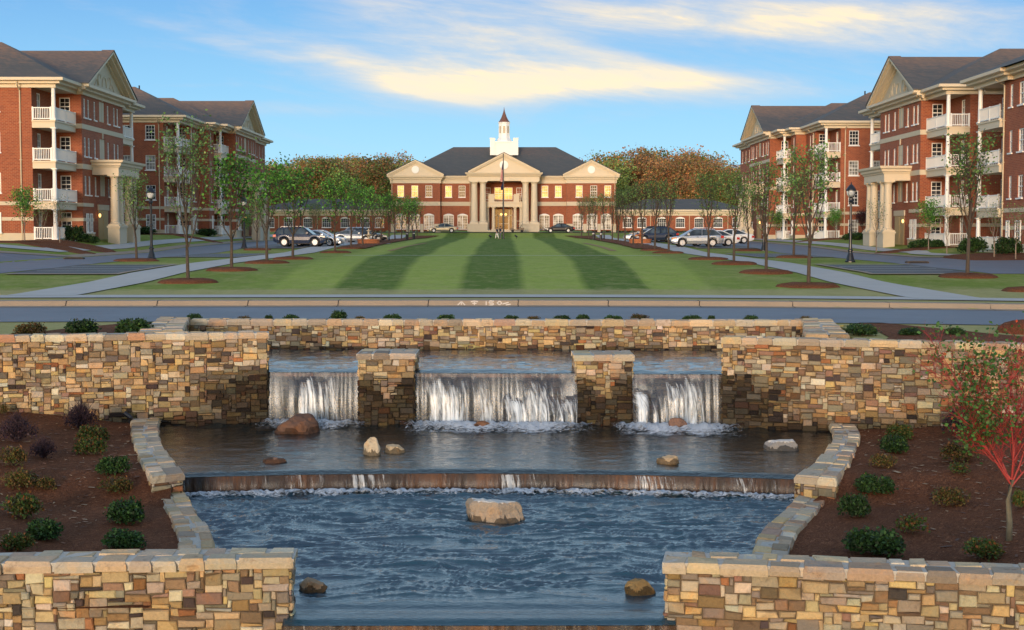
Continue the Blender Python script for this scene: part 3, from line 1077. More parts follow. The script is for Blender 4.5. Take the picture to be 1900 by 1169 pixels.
def grid_obj(nm, x0, x1, y0, y1, dx_, dy_, hf, m, kind='structure', label=None, smooth=True, warp=None):
    nx, ny = int((x1 - x0) / dx_), int((y1 - y0) / dy_)
    X, Y = np.meshgrid(np.linspace(x0, x1, nx + 1), np.linspace(y0, y1, ny + 1))
    if warp: X, Y = warp(X, Y)
    Z = hf(X, Y)
    me = bpy.data.meshes.new(nm)
    v = np.stack([X, Y, Z], -1).reshape(-1, 3)
    i = np.arange(nx)[None, :] + np.arange(ny)[:, None] * (nx + 1)
    f = np.stack([i, i + 1, i + nx + 2, i + nx + 1], -1).reshape(-1, 4)
    me.from_pydata(v.tolist(), [], f.tolist())
    me.materials.append(m)
    if smooth: me.polygons.foreach_set('use_smooth', [True] * len(me.polygons))
    o = link(nm, me)
    if kind: o['kind'] = kind
    tag(o, label or nm.replace('_', ' '), nm.replace('_', ' '))
    return o


LIP = .14                                   # the glassy sheet that rolls over each lip
lip2L, lip2C, lip2R = onz(341, 919, WL), onz(905, 911, WL), onz(1478, 923, WL)
print('lip2', lip2L, lip2C, lip2R)
def lip2Y(x):
    # parabola through the three measured points of the low weir
    (xa, ya), (xb, yb), (xc, yc) = [(p.x, p.y) for p in (lip2L, lip2C, lip2R)]
    return (ya * (x - xb) * (x - xc) / ((xa - xb) * (xa - xc)) + yb * (x - xa) * (x - xc) / ((xb - xa) * (xb - xc)) + yc * (x - xa) * (x - xb) / ((xc - xa) * (xc - xb)))
lip3Y = (lip3L.y + lip3R.y) / 2


def h_top(X, Y):
    e = np.clip((Y - (fallL.y + (fallR.y - fallL.y) * (X - fallL.x) / (fallR.x - fallL.x))) / .35, 0, 1)
    n = vnoise(X * 2.3, Y * 4, 1) + .5 * vnoise(X * 6, Y * 9, 2)
    return WU + .0 + (n - .75) * .045 * e - .05 * (1 - e) ** 2
def warp_top(X, Y):
    fy = fallL.y + (fallR.y - fallL.y) * (X - fallL.x) / (fallR.x - fallL.x)
    return X, fy - .02 + (Y) * (backY + .6 - fy)
grid_obj('top_basin_water', fallL.x - 2.9, fallR.x + 2.9, 0, 1, .07, .016, h_top, M['water_top'], warp=warp_top, label='rippled blue water of the top basin')


def h_mid(X, Y):
    ly = lip2Y(X)
    e = np.clip((Y - ly - .38) / .35, 0, 1)
    fd = np.clip(1 - (fallL.y - Y) / 4.5, 0, 1)
    n = (vnoise(X * 2.1, Y * 4.4, 3) - .5) * .022 + (vnoise(X * 5, Y * 10, 4) - .5) * .012
    n2 = (vnoise(X * 2.2, Y * 3, 5) - .5) * .09 + (vnoise(X * 7, Y * 8, 6) - .5) * .05
    roll = -.055 * (1 - np.clip((Y - ly) / .22, 0, 1)) ** 2
    return WM + (n + n2 * fd ** 2) * e + roll
def warp_mid(X, Y):
    ly = lip2Y(X)
    return X, ly - .03 + Y * (fallL.y + .35 - ly)
grid_obj('middle_basin_water', -8.4, 7.9, 0, 1, .05, .0075, h_mid, M['water_mid'], warp=warp_mid, label='dark choppy water of the middle basin')


def h_low(X, Y):
    rngs = random.Random(5)
    ly = lip3Y
    amp = np.clip((Y - ly - .7) / .8, 0, 1)
    h = np.zeros_like(X)
    for k in range(26):
        wl = rngs.uniform(.22, 1.1); th = rngs.gauss(0, .32) + math.pi / 2
        kx, ky = 2 * math.pi / wl * math.cos(th) , 2 * math.pi / wl * math.sin(th)
        wob = (vnoise(X * .55 + k * 3.7, Y * .55 + k * 1.3, 10 + k) - .5) * 5.5
        env = vnoise(X * .8 + k * 7, Y * .8 - k * 3, 40 + k)
        h += np.sin(kx * X + ky * Y + wob + k) * wl * .0045 * env
    near2 = np.clip(1 - (24.8 - Y) / 4.5, 0, 1) ** 1.2
    h += near2 * ((vnoise(X * 3, Y * 4, 7) - .5) * .045 + (vnoise(X * 8, Y * 9, 8) - .5) * .030)
    wx_, wy_ = X + (vnoise(X * .9, Y * 1.3, 61) - .5) * 1.1, Y + (vnoise(X * .8, Y * 1.1, 62) - .5) * .6
    for (sx_, sy_, am, sd_, pw) in ((1.0, 4.0, .036, 63, 7.0), (1.9, 7.0, .030, 64, 6.0), (3.1, 10.3, .013, 65, 4.0)):
        rn = 1 - np.abs(2 * vnoise(wx_ * sx_ + wy_ * .5, wy_ * sy_, sd_) - 1)
        h += am * rn ** pw
    d = Y - ly
    roll = -.05 * (1 - np.clip(d / .16, 0, 1)) ** 2 - .035 * np.exp(-((d - .62) / .13) ** 2) + .012 * np.exp(-((d - .36) / .12) ** 2)
    return WL + h * amp + roll
def warp_low(X, Y):
    ly = lip2Y(X) + .1
    Y2 = lip3Y - .02 + Y * (ly - lip3Y + .02)
    return np.where(Y2 < 17.75, np.clip(X, lip3L.x - .04, lip3R.x + .04), X), Y2
grid_obj('bottom_basin_water', -6.3, 5.6, 0, 1, .03, .0030, h_low, M['water_low'], warp=warp_low, label='rippled blue water of the bottom basin')


def fall_mat(name, tint, dens, sx_, brown=None):
    m, t = new_mat(name)
    P = t.new('ShaderNodeNewGeometry').outputs['Position']
    x, y, z = t.sep(P)
    xx = t.math('ADD', x, t.math('MULTIPLY', y, .6))
    s1 = t.noise(t.comb(t.math('MULTIPLY', xx, sx_), 0.0, t.math('MULTIPLY', z, 1.1)), 1.0, 6, .72, .15)
    s2 = t.noise(t.comb(t.math('MULTIPLY', xx, sx_ * .12), 3.0, t.math('MULTIPLY', z, .3)), 1.0, 3, .5)
    s3 = t.noise(t.comb(t.math('MULTIPLY', xx, sx_ * 2.6), 5.0, t.math('MULTIPLY', z, 5.0)), 1.0, 4, .7)
    s1 = t.math('ADD', .5, t.math('MULTIPLY', t.math('SUBTRACT', s1, .5), 1.5))
    f = t.math('ADD', t.math('MULTIPLY', s1, .85), t.math('ADD', t.math('MULTIPLY', s2, .55), t.math('MULTIPLY', s3, .30)))
    a = t.new('ShaderNodeVertexColor', layer_name='Col')
    k = t.sep(a.outputs[0])[0]
    f = t.math('ADD', f, t.math('MULTIPLY', t.math('SUBTRACT', k, .5), .55))
    al = t.math('MULTIPLY', t.math('SUBTRACT', f, dens), 6.0 if brown else 3.2, clamp=True)
    al = t.math('POWER', al, 1.3)
    if not brown: al = t.math('MAXIMUM', al, t.math('MULTIPLY', s1, .10))
    t.set(t.bs.inputs['Base Color'], tint)
    t.bs.inputs['Roughness'].default_value = .25
    tr = t.new('ShaderNodeBsdfTransparent')
    gl = t.new('ShaderNodeBsdfGlossy'); gl.inputs['Roughness'].default_value = .3
    gl.inputs['Color'].default_value = (.75, .85, 1, 1)
    thin = shader_mix(t, .02 if brown else .07, tr.outputs[0], gl.outputs[0])
    b = t.new('ShaderNodeBump'); b.inputs['Strength'].default_value = .35; b.inputs['Distance'].default_value = .02
    t.set(b.inputs['Height'], s1); t.l.new(b.outputs[0], gl.inputs['Normal']); t.l.new(b.outputs[0], t.bs.inputs['Normal'])
    t.l.new(shader_mix(t, al, thin, t.bs.outputs[0]), t.out.inputs[0])
    return m


M['fall'] = fall_mat('falling_water', (.68, .76, .84, 1), .90, 14.0)
M['fall2'] = fall_mat('low_falling_water', (.50, .52, .54, 1), .95, 13.0, brown=True)


def foam_mat():
    m, t = new_mat('white_foam')
    P = t.new('ShaderNodeNewGeometry').outputs['Position']
    n = t.noise(t.vmath('MULTIPLY', P, (1, 1.6, 1)), 5.5, 8, .74, 1.4)
    a = t.new('ShaderNodeVertexColor', layer_name='Col')
    k = t.sep(a.outputs[0])[0]
    f = t.math('MULTIPLY', t.math('ADD', t.math('SUBTRACT', n, .64), t.math('MULTIPLY', k, .40)), 5.0, clamp=True)
    t.set(t.bs.inputs['Base Color'], (.70, .74, .78, 1))
    t.bs.inputs['Roughness'].default_value = .5
    bump(t, n, .8, .03)
    tr = t.new('ShaderNodeBsdfTransparent')
    t.l.new(shader_mix(t, f, tr.outputs[0], t.bs.outputs[0]), t.out.inputs[0])
    return m


M['foam'] = foam_mat()
wetst, t_ = new_mat('wet_weir_stone')
P_ = t_.new('ShaderNodeNewGeometry').outputs['Position']
a_ = t_.noise(t_.vmath('MULTIPLY', P_, (1.6, 0, .3)), 1.0, 4, .6); b_ = t_.noise(t_.vmath('MULTIPLY', P_, (16, 0, 2.2)), 1.0, 4, .7)
c_ = t_.ramp(t_.math('ADD', t_.math('MULTIPLY', a_, .7), t_.math('MULTIPLY', b_, .45)), [(.42, (.012, .007, .004)), (.58, (.045, .018, .007)), (.74, (.15, .055, .013))])
t_.set(t_.bs.inputs['Base Color'], c_); t_.bs.inputs['Roughness'].default_value = .4; t_.bs.inputs['Specular IOR Level'].default_value = .3
bump(t_, b_, .6, .03)


def fall_sheet(nm, label, x0, x1, yf, ztop, zbot, m, out=.13, dens=lambda a: .5, cat='waterfall', bulges=(), dx_=.03):
    """bulges: (x, width, z of its crown, how far it leans out, spread) where water strikes a boulder"""
    t = thing(nm, label, cat, ((x0 + x1) / 2, yf((x0 + x1) / 2), zbot))
    mb = MB(); n = int((x1 - x0) / dx_); rows = 26
    rng = random.Random(int(x0 * 100))
    for j in range(rows + 1):
        q = j / rows
        z = ztop - (ztop - zbot) * q
        for i in range(n + 1):
            x = x0 + (x1 - x0) * i / n
            o = -.015 - out * (1 - (1 - min(1, q * 1.15)) ** 2) * .9 - .012 * math.sin(x * 23 + math.sin(x * 7) * 2)
            k = dens(x)
            if j > 1: k += .10 * math.sin(x * 3.1 + 1) + .08 * math.sin(x * 11)
            for (bx, bw, bz, bo, bs) in bulges:
                bz = bz + .05 * math.sin(x * 13 + 1) + .035 * math.sin(x * 29)
                if z < bz + .02:
                    wv = bw * (1 + bs * (bz - z))
                    g = math.exp(-((x - bx) / wv) ** 2)
                    dep = math.sqrt(max(0, min(1, (bz - z) / .35)))
                    o -= bo * g * dep * (1 + .1 * math.sin(x * 31))
                    k += .62 * g * min(1, dep * 2) * (.35 + .65 * abs(math.sin(x * 19 + math.sin(x * 5) * 3)))
            if q < .06: k = .40
            if out > .1: k -= .26 * max(0, 1 - q / .38)
            mb.v.append((x, yf(x) + o, z)); mb.c
            mb.vk = getattr(mb, 'vk', []); mb.vk.append(max(0, min(1, k)))
    for j in range(rows):
        for i in range(n):
            a = j * (n + 1) + i
            k = (mb.vk[a] + mb.vk[a + n + 2]) / 2
            mb.face((a, a + 1, a + n + 2, a + n + 1), (k, k, k))
    part('water_sheet', mb, m, t, smooth=True, recalc=False)
    return t


def ux(u, Y): return at(u, 700, Y).x
fy = lambda x: fallY(x)
bl = lambda u, hw, v, o, s: (ux(u, fallY(0)), hw, at(u, v, fallY(0)).z, o, s)
fall_sheet('waterfall', 'left upper waterfall, a thin sheet with one white cascade over a reddish boulder', ux(488, fallY(-5)), ux(667, fallY(-3)), fy, WU - .05, WM, M['fall'], dens=lambda x: .42, bulges=[bl(573, .33, 704, .12, .35)])
fall_sheet('waterfall', 'wide middle upper waterfall breaking over boulders at its right end', ux(770, fallY(-2)), ux(1071, fallY(1.6)), fy, WU - .05, WM, M['fall'], dens=lambda x: .50, bulges=[bl(843, .52, 703, .10, .1), bl(1005, .34, 702, .14, .15), bl(955, .20, 740, .16, .25), bl(1042, .40, 738, .20, .35)])
fall_sheet('waterfall', 'right upper waterfall with heavy white water over two stacked boulders', ux(1173, fallY(2.8)), ux(1343, fallY(4.8)), fy, WU - .05, WM, M['fall'], dens=lambda x: .45, bulges=[bl(1250, .42, 704, .16, .2), bl(1190, .26, 727, .28, .5)])
# stone weir behind the upper falls
t = thing('weir_wall', 'dark wet stone weir wall behind the upper waterfalls', 'weir', (0, fallY(0) + .1, -5.2))
mb = MB()
A = Vector((fallL.x - .2, fallY(fallL.x - .2) + .06, 0)); B = Vector((fallR.x + .3, fallY(fallR.x + .3) + .06, 0)); U = (B - A).normalized(); Nn = Vector((U.y, -U.x, 0))
stone_face(mb, lambda a, b, d: A + U * a + Nn * (d - .03) + Up(-5.2 + b), (B - A).length, WU - .09 + 5.2, 777, wet=lambda a, b: .11)
part('stone_body', mb, M['stone'], t)
mb = MB()
mb.poly([A + Nn * .03 + Up(WU - .075), B + Nn * .03 + Up(WU - .075), B - Nn * .3 + Up(WU - .075), A - Nn * .3 + Up(WU - .075)])
mb.poly([A + Nn * .045 + Up(WU - .075), B + Nn * .045 + Up(WU - .075), B + Nn * .045 + Up(WU - .15), A + Nn * .045 + Up(WU - .15)])
part('weir_lip', mb, wetst, t)
# low curved weir between the middle and bottom basins
t = thing('low_weir', 'low curved weir of rust brown wet stone between the middle and bottom basins', 'weir', (0, lip2Y(0), -5.2))
mb = MB(); n = 60; x0, x1 = lip2L.x - .3, lip2R.x + .3
for i in range(n):
    a, b = x0 + (x1 - x0) * i / n, x0 + (x1 - x0) * (i + 1) / n
    ya, yb = lip2Y(a) + .03, lip2Y(b) + .03
    mb.poly([(a, ya, -5.2), (b, yb, -5.2), (b, yb, WM - .07), (a, ya, WM - .07)])
    mb.poly([(a, ya, WM - .07), (b, yb, WM - .07), (b, yb + .4, WM - .07), (a, ya + .4, WM - .07)])
part('weir_face', mb, wetst, t)
fall_sheet('waterfall', 'long low waterfall over the curved brown weir', lip2L.x, lip2R.x, lambda x: lip2Y(x), WM - .055, WL, M['fall2'], out=.07, dens=lambda x: .40 + .42 * max(0, math.sin(x * 2.4 + 1.2)) ** 4 * (1 if -3 < x < 4 else .45))
# last lip: water leaves the frame between the front walls
t = thing('front_weir', 'lip of the bottom basin where water spills away between the foreground walls', 'weir', (0, lip3Y, -6))
mb = MB()
xa_, xb_ = lip3L.x - .05, lip3R.x + .05
mb.poly([(xa_, lip3Y + .02, -6.4), (xb_, lip3Y + .02, -6.4), (xb_, lip3Y + .02, WL - .07), (xa_, lip3Y + .02, WL - .07)])
mb.poly([(xa_, lip3Y + .02, WL - .07), (xb_, lip3Y + .02, WL - .07), (xb_, lip3Y + .5, WL - .07), (xa_, lip3Y + .5, WL - .07)])
part('weir_face', mb, wetst, t)
fall_sheet('waterfall', 'waterfall leaving the bottom basin at the lower edge of the photo', lip3L.x - .05, lip3R.x + .1, lambda x: lip3Y, WL - .05, -6.0, M['fall2'], out=.06, dens=lambda x: .45)


def foam_band(nm, label, pts, w_in, w_out, z, h, kf, seed, step=.06):
    """churned water lying along a polyline; kf(s, t) gives its density"""
    mb = MB(); f, L = poly_map(pts); n = int(L / step); m = 10
    rng = random.Random(seed)
    ks = []
    for i in range(n + 1):
        s = i / n; p = f(s); p2 = f(min(1, s + .01)); p1 = f(max(0, s - .01))
        d = (p2 - p1).normalized(); nn_ = Vector((d.y, -d.x, 0))
        for j in range(m + 1):
            tt = j / m
            q = p + nn_ * (-w_in + (w_in + w_out) * tt)
            hh = h * math.sin(math.pi * min(1, tt * 1.25)) ** 1 * (.4 + rng.random()) if 0 < tt < .8 else 0
            mb.v.append((q.x, q.y, z + .012 + max(0, hh)))
            ks.append(kf(s, tt))
    for i in range(n):
        for j in range(m):
            a = i * (m + 1) + j
            k = max(0, min(1, (ks[a] + ks[a + m + 2]) / 2))
            mb.face((a, a + 1, a + m + 2, a + m + 1), (k, k, k))
    o = link(nm, mb.mesh(nm, M['foam'], 1, True, False))
    o['kind'] = 'stuff'; o['label'] = label; o['category'] = 'foam'


for (ua, ub, lab, amp, wd) in ((480, 690, 'white foam at the foot of the left upper waterfall', .85, 1.0), (745, 1110, 'white foam at the foot of the middle upper waterfall', 1.1, 1.35), (1130, 1370, 'white foam at the foot of the right upper waterfall', 1.15, 1.5)):
    a, b = onz(ua, 785, WM), onz(ub, 788, WM); a.y = fallY(a.x) - .06; b.y = fallY(b.x) - .06
    foam_band('foam', lab, [a, b], .12, wd * 1.3, WM, .10, lambda s, t_: amp * (1.5 - 1.35 * t_) * min(1, 5 * s, 5 * (1 - s)) + .12 * math.sin(s * 21), 5)
pts = [Vector((x, lip2Y(x) - .10, 0)) for x in np.linspace(lip2L.x + .05, lip2R.x - .05, 30)]
foam_band('foam', 'line of foam along the foot of the low curved weir', pts, .06, .6, WL, .08, lambda s, t_: 1.3 * (1.0 - 1.05 * t_) + .1 * math.sin(s * 60), 6, .05)


# ---------------------------------------------------------------- rocks in the water
def rock(label, u, v, w_px, h_px, zb, col, seed, depth=None, flat=1.0, shape=None, sink=.12, dark=(.05, .035, .025), tilt=0, wetk=.3, top=None):
    """u, v: photo pixel of the middle of its waterline"""
    p = onz(u, v, zb); s = F / p.y
    wx = w_px / s / 2; hz = h_px / s; wy = depth or wx * .75
    t = thing('rock', label, 'rock', (p.x, p.y + wy * .6, zb))
    bm = bmesh.new(); bmesh.ops.create_icosphere(bm, subdivisions=4, radius=1)
    rng = random.Random(seed)
    cuts = [(Vector((rng.gauss(0, 1), rng.gauss(0, 1), rng.gauss(0, .8))).normalized(), rng.uniform(.58, .86)) for _ in range(16)]
    cuts.append((Vector((rng.uniform(-.15, .15), rng.uniform(-.25, .05), 1)).normalized(), flat))
    ph = [rng.uniform(0, 9) for _ in range(6)]
    for vv in bm.verts:
        c = vv.co
        for n_, d_c in cuts:
            k = c.dot(n_)
            if k > d_c: c = c - n_ * (k - d_c) * .92
        c = c * (1 + .03 * math.sin(c.x * 21 + ph[3]) * math.sin(c.z * 26 + ph[4]) - .05 * max(0, 1 - abs(c.x * .8 + c.z * .5 - .2 + .05 * math.sin(c.y * 9)) * 22))
        c = c * (1 + .035 * math.sin(c.x * 7 + ph[0]) * math.sin(c.y * 8 + ph[1]) + .02 * math.sin(c.z * 17 + ph[2]))
        vv.co = c
    mx = max(abs(vv.co.x) for vv in bm.verts); mz = max(vv.co.z for vv in bm.verts)
    T = Matrix.Rotation(tilt, 3, 'Y')
    mb = MB()
    for vv in bm.verts:
        c = T @ Vector((vv.co.x / mx, vv.co.y, vv.co.z / mz))
        mb.v.append((p.x + c.x * wx, p.y + wy * .6 + c.y * wy, zb + (hz * c.z if c.z > 0 else c.z * hz * .6) - (0 if c.z > .3 else sink * hz * .5)))
    for f in bm.faces:
        z = sum(mb.v[vv.index][2] for vv in f.verts) / 3
        k = 1.0 if z > zb + .085 + .03 * math.sin(f.calc_center_median().x * 7 + seed) else wetk
        cc = top if (top and f.normal.z > .75 and k == 1) else col
        mb.face([vv.index for vv in f.verts], tuple(x * k for x in cc))
    bm.free()
    part('rock_body', mb, M['stone'], t, smooth=False)
    return t


rock('large pale flat-topped boulder with a rust stained face in the middle of the bottom basin', 914, 973, 124, 44, WL, (.36, .29, .22), 18, flat=.72, depth=.52, top=(.62, .60, .56), tilt=.06)
rock('small pointed tan rock near the lower left of the bottom basin', 577, 1101, 60, 26, WL, (.34, .23, .14), 8, flat=.8)
rock('small round mossy rock near the lower right of the bottom basin', 1188, 1106, 64, 30, WL, (.21, .15, .07), 12, flat=.95)
rock('big reddish brown boulder at the foot of the left waterfall', 546, 803, 90, 32, WM, (.15, .085, .06), 21, flat=.75, depth=.5, wetk=.5)
rock('low dark wet stone beside the reddish boulder', 492, 800, 40, 9, WM, (.05, .045, .04), 22)
rock('small brown wet rock at the foot of the middle waterfall', 893, 797, 36, 15, WM, (.19, .10, .06), 23, flat=.85)
rock('splashed brown rock at the foot of the right waterfall', 1256, 800, 42, 24, WM, (.20, .12, .09), 24, flat=.9)
rock('pale upright slanted block standing in the middle basin', 690, 845, 32, 34, WM, (.60, .50, .36), 31, flat=.7, tilt=-.5, depth=.16)
rock('low pale tan rock right of the slanted block', 735, 841, 50, 15, WM, (.48, .38, .25), 33, flat=.75)
rock('thin flat reddish stone awash near the left end of the low weir', 505, 859, 52, 8, WM, (.33, .17, .10), 35, flat=.6)
rock('smooth tan rock near the low weir right of centre', 1243, 862, 48, 16, WM, (.55, .40, .24), 37, flat=.85)
rock('white and grey speckled rock near the right side of the middle basin', 1453, 837, 74, 20, WM, (.27, .26, .25), 39, flat=.8, depth=.25, top=(.55, .54, .52))

# ---------------------------------------------------------------- planting beds
def bedz(x, y, s):
    """sloping mulch between the stone walls"""
    z = -3.98 + .22 * (y - 17.4) / 13.6
    xe = lerp_tab([(17, 5.9), (19, 6.1), (22, 6.9), (24, 7.3), (26, 7.6), (29, 8.1), (32, 8.3)], y)
    d = max(0, min(1, 1 - (abs(x) - xe) / 3.4))
    ze = lerp_tab([(17, -4.42), (23.4, -4.42), (24.6, -4.10), (32, -4.10)], y)
    return z + (ze - z) * d ** 1.5 + .05 * (vn1(x * .7, y * .7) - .5)
def vn1(x, y): return float(vnoise(np.array([x]), np.array([y]), 99)[0])
for s, lab in ((-1, 'left'), (1, 'right')):
    mb = MB()
    wall = (mlA, mlB) if s < 0 else (mrA, mrB)
    ou_, ol_ = (ou, ol) if s < 0 else (our, olr)
    ny, nx = 44, 34
    edge = sorted([(p.y, abs(p.x)) for p in ou_ + ol_])
    for j in range(ny + 1):
        for i in range(nx + 1):
            y = 16.9 + (31.9 - 16.9) * j / ny
            xe = lerp_tab(edge, y) - .28
            x = xe + (24 - xe) * (i / nx) ** 1.5
            mb.v.append((s * x, y, bedz(s * x, y, s)))
    for j in range(ny):
        for i in range(nx):
            a = j * (nx + 1) + i
            mb.face((a, a + 1, a + nx + 2, a + nx + 1))
    struct('mulch_bed', mb, M['mulch'], smooth=True, label='%s planting bed of dark brown bark mulch' % lab, cat='mulch bed')
mb = sheet([(-20, 31.3), (-8.6, 32.6), (-8.9, 33.2), (-9.3, 38.2)], [(-20, 32.2), (-11.9, 33.8), (-11.3, 34.8), (-9.9, 38.2)], .02, .5)
struct('mulch_strip', mb, M['mulch'], label='mulch strip behind the left stone wall', cat='mulch bed')
mb = sheet([(20, 30.3), (8.3, 31.9), (8.8, 33.2), (9.3, 38.2)], [(20, 31.6), (11.9, 33.2), (11.3, 34.4), (9.9, 38.2)], .02, .5)
struct('mulch_strip', mb, M['mulch'], label='mulch strip behind the right stone wall', cat='mulch bed')

# loose pale bark chips and dry leaves on the beds
rng = random.Random(41)
for s, lab in ((-1, 'left'), (1, 'right')):
    mb = MB()
    for i in range(2600):
        y = rng.uniform(17.3, 31.0); x = s * rng.uniform(6.2, 15)
        xe = lerp_tab(sorted([(p.y, abs(p.x)) for p in ((ou + ol) if s < 0 else (our + olr))]), y)
        if abs(x) < xe + .05: continue
        z = bedz(x, y, s) + .012; a = rng.uniform(0, 3.14); l = rng.uniform(.015, .055) * (1 if rng.random() < .9 else 1.6); w_ = l * rng.uniform(.2, .5)
        c = rng.choice([(.40, .24, .13), (.28, .13, .07), (.50, .36, .22), (.18, .08, .045), (.12, .05, .03), (.34, .17, .09)])
        ca, sa = math.cos(a), math.sin(a); t_ = rng.uniform(-.01, .015)
        mb.poly([(x - ca * l - sa * w_, y - sa * l + ca * w_, z), (x + ca * l - sa * w_, y + sa * l + ca * w_, z + t_), (x + ca * l + sa * w_, y + sa * l - ca * w_, z + t_), (x - ca * l + sa * w_, y - sa * l - ca * w_, z + .004)], c)
    o = link('bark_chips', mb.mesh('bark_chips', M['leaf'], recalc=False)); o['kind'] = 'stuff'; o['label'] = 'loose bark chips scattered over the %s planting bed' % lab; o['category'] = 'bark chips'
# ---------------------------------------------------------------- building helpers (left-hand building coordinates, mirrored with sx)
def wall(mb, O, U, N, w_, h_, holes=(), reveal=.16, inner=None):
    """a wall panel with real openings: O bottom left seen from outside, U along, N outward. holes: (u0, u1, z0, z1)"""
    O, U, N = Vector(O), Vector(U), Vector(N)
    us = sorted(set([0, w_] + [a for h in holes for a in h[:2]])); zs = sorted(set([0, h_] + [a for h in holes for a in h[2:4]]))
    for a, b in zip(us, us[1:]):
        for c, d in zip(zs, zs[1:]):
            mu, mz = (a + b) / 2, (c + d) / 2
            if any(h[0] < mu < h[1] and h[2] < mz < h[3] for h in holes): continue
            mb.poly([O + U * a + Up(c), O + U * b + Up(c), O + U * b + Up(d), O + U * a + Up(d)])
    for a, b, c, d in holes:
        P = [O + U * a + Up(c), O + U * b + Up(c), O + U * b + Up(d), O + U * a + Up(d)]
        for k in range(4):
            p, q = P[k], P[(k + 1) % 4]
            mb.poly([p, q, q - N * reveal, p - N * reveal])


_win = {}


def win_mesh(w_, h_, nx, ny, arch=False, sill=True, double=False):
    key = (round(w_, 2), round(h_, 2), nx, ny, arch, sill, double)
    if key in _win: return _win[key]
    mb = MB(); f = .075
    mb.box(-w_ / 2, -w_ / 2 + f, -.03, .05, 0, h_); mb.box(w_ / 2 - f, w_ / 2, -.03, .05, 0, h_)
    mb.box(-w_ / 2 + f, w_ / 2 - f, -.03, .05, 0, f); mb.box(-w_ / 2 + f, w_ / 2 - f, -.03, .05, h_ - f, h_)
    if double: mb.box(-.06, .06, -.032, .05, f, h_ - f)
    elif ny > 1 and h_ < 2.2: mb.box(-w_ / 2 + f, w_ / 2 - f, -.032, .05, h_ / 2 - .035, h_ / 2 + .035)
    iw, ih = w_ - 2 * f, h_ - 2 * f
    for i in range(1, nx):
        x = -w_ / 2 + f + iw * i / nx; mb.box(x - .016, x + .016, -.01, .02, f, h_ - f)
    for j in range(1, ny):
        z = f + ih * j / ny; mb.box(-w_ / 2 + f, w_ / 2 - f, -.008, .018, z - .016, z + .016)
    if arch:
        # segmental head built up over the square opening
        n = 10; rise = w_ * .16
        pts = [(-w_ / 2 - .04, h_ - .02)] + [(-w_ / 2 - .04 + (w_ + .08) * k / n, h_ + rise * math.sin(math.pi * k / n)) for k in range(n + 1)] + [(w_ / 2 + .04, h_ - .02)]
        mb.prism(pts[1:-1], 'y', -.12, -.02)
    if sill: mb.box(-w_ / 2 - .08, w_ / 2 + .08, -.2, .0, -.10, -.002)
    fr = mb.mesh('window', M['white'])
    mp = MB(); mp.poly([(-w_ / 2 + .02, .03, .02), (w_ / 2 - .02, .03, .02), (w_ / 2 - .02, .03, h_ - .02), (-w_ / 2 + .02, .03, h_ - .02)])
    panes = {}
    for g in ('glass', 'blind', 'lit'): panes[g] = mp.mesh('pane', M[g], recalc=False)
    _win[key] = (fr, panes)
    return _win[key]


def put(name, me, parent, P, N, sx, recess=.0, label=None):
    """place a mesh drawn for a wall facing -Y onto a wall with outward normal N"""
    N = Vector(N).normalized(); P = Vector(P) - N * recess
    if sx < 0: P.x = 2 * AX - P.x; N.x = -N.x
    rz = math.atan2(N.x, -N.y)
    o = link(name, me, parent, P - parent.location, rz)
    if label: o['label'] = label
    return o


def window(parent, P, N, sx, w_, h_, nx=3, ny=4, glass='glass', arch=False, sill=True, double=False, name='window', label=None, rec=.09):
    fr, panes = win_mesh(w_, h_, nx, ny, arch, sill, double)
    o = put(name, fr, parent, P, N, sx, rec, label)
    link('pane', panes[glass], o)
    return o


def sweep(mb, path, prof):
    """run a moulding (out, z) along a plan path; outside is on the right hand"""
    path = [Vector((p[0], p[1], 0)) for p in path]
    rows = []
    for i, p in enumerate(path):
        d0 = (path[i] - path[i - 1]).normalized() if i else None
        d1 = (path[i + 1] - path[i]).normalized() if i < len(path) - 1 else None
        n0 = Vector((d0.y, -d0.x, 0)) if d0 else None
        n1 = Vector((d1.y, -d1.x, 0)) if d1 else None
        if n0 is None: n = n1
        elif n1 is None: n = n0
        else:
            n = n0 + n1; n = n / max(.3, n.dot(n0))
        rows.append([mb.vert(p + n * o + Up(z)) for o, z in prof])
    for a, b in zip(rows, rows[1:]):
        for k in range(len(prof) - 1): mb.face((a[k], b[k], b[k + 1], a[k + 1]))
    mb.face(rows[0][::-1]); mb.face(rows[-1])


def cornice_prof(z0, h, out):
    """stepped classical cornice"""
    return [(0, z0), (out * .18, z0), (out * .18, z0 + h * .36), (out * .42, z0 + h * .40), (out * .62, z0 + h * .40), (out * .62, z0 + h * .60), (out * .86, z0 + h * .64), (out, z0 + h * .70), (out, z0 + h), (0, z0 + h)]


def hip(mb, x0, x1, y0, y1, z, rise, hx0=True, hx1=True):
    """hipped roof with its ridge along x"""
    r = (y1 - y0) / 2; ym = (y0 + y1) / 2
    xa = x0 + (r if hx0 else 0); xb = x1 - (r if hx1 else 0)
    A, B = (xa, ym, z + rise), (xb, ym, z + rise)
    a, b, c, d = (x0, y0, z), (x1, y0, z), (x1, y1, z), (x0, y1, z)
    mb.poly([a, b, B, A]); mb.poly([b, c, B]); mb.poly([c, d, A, B]); mb.poly([d, a, A])


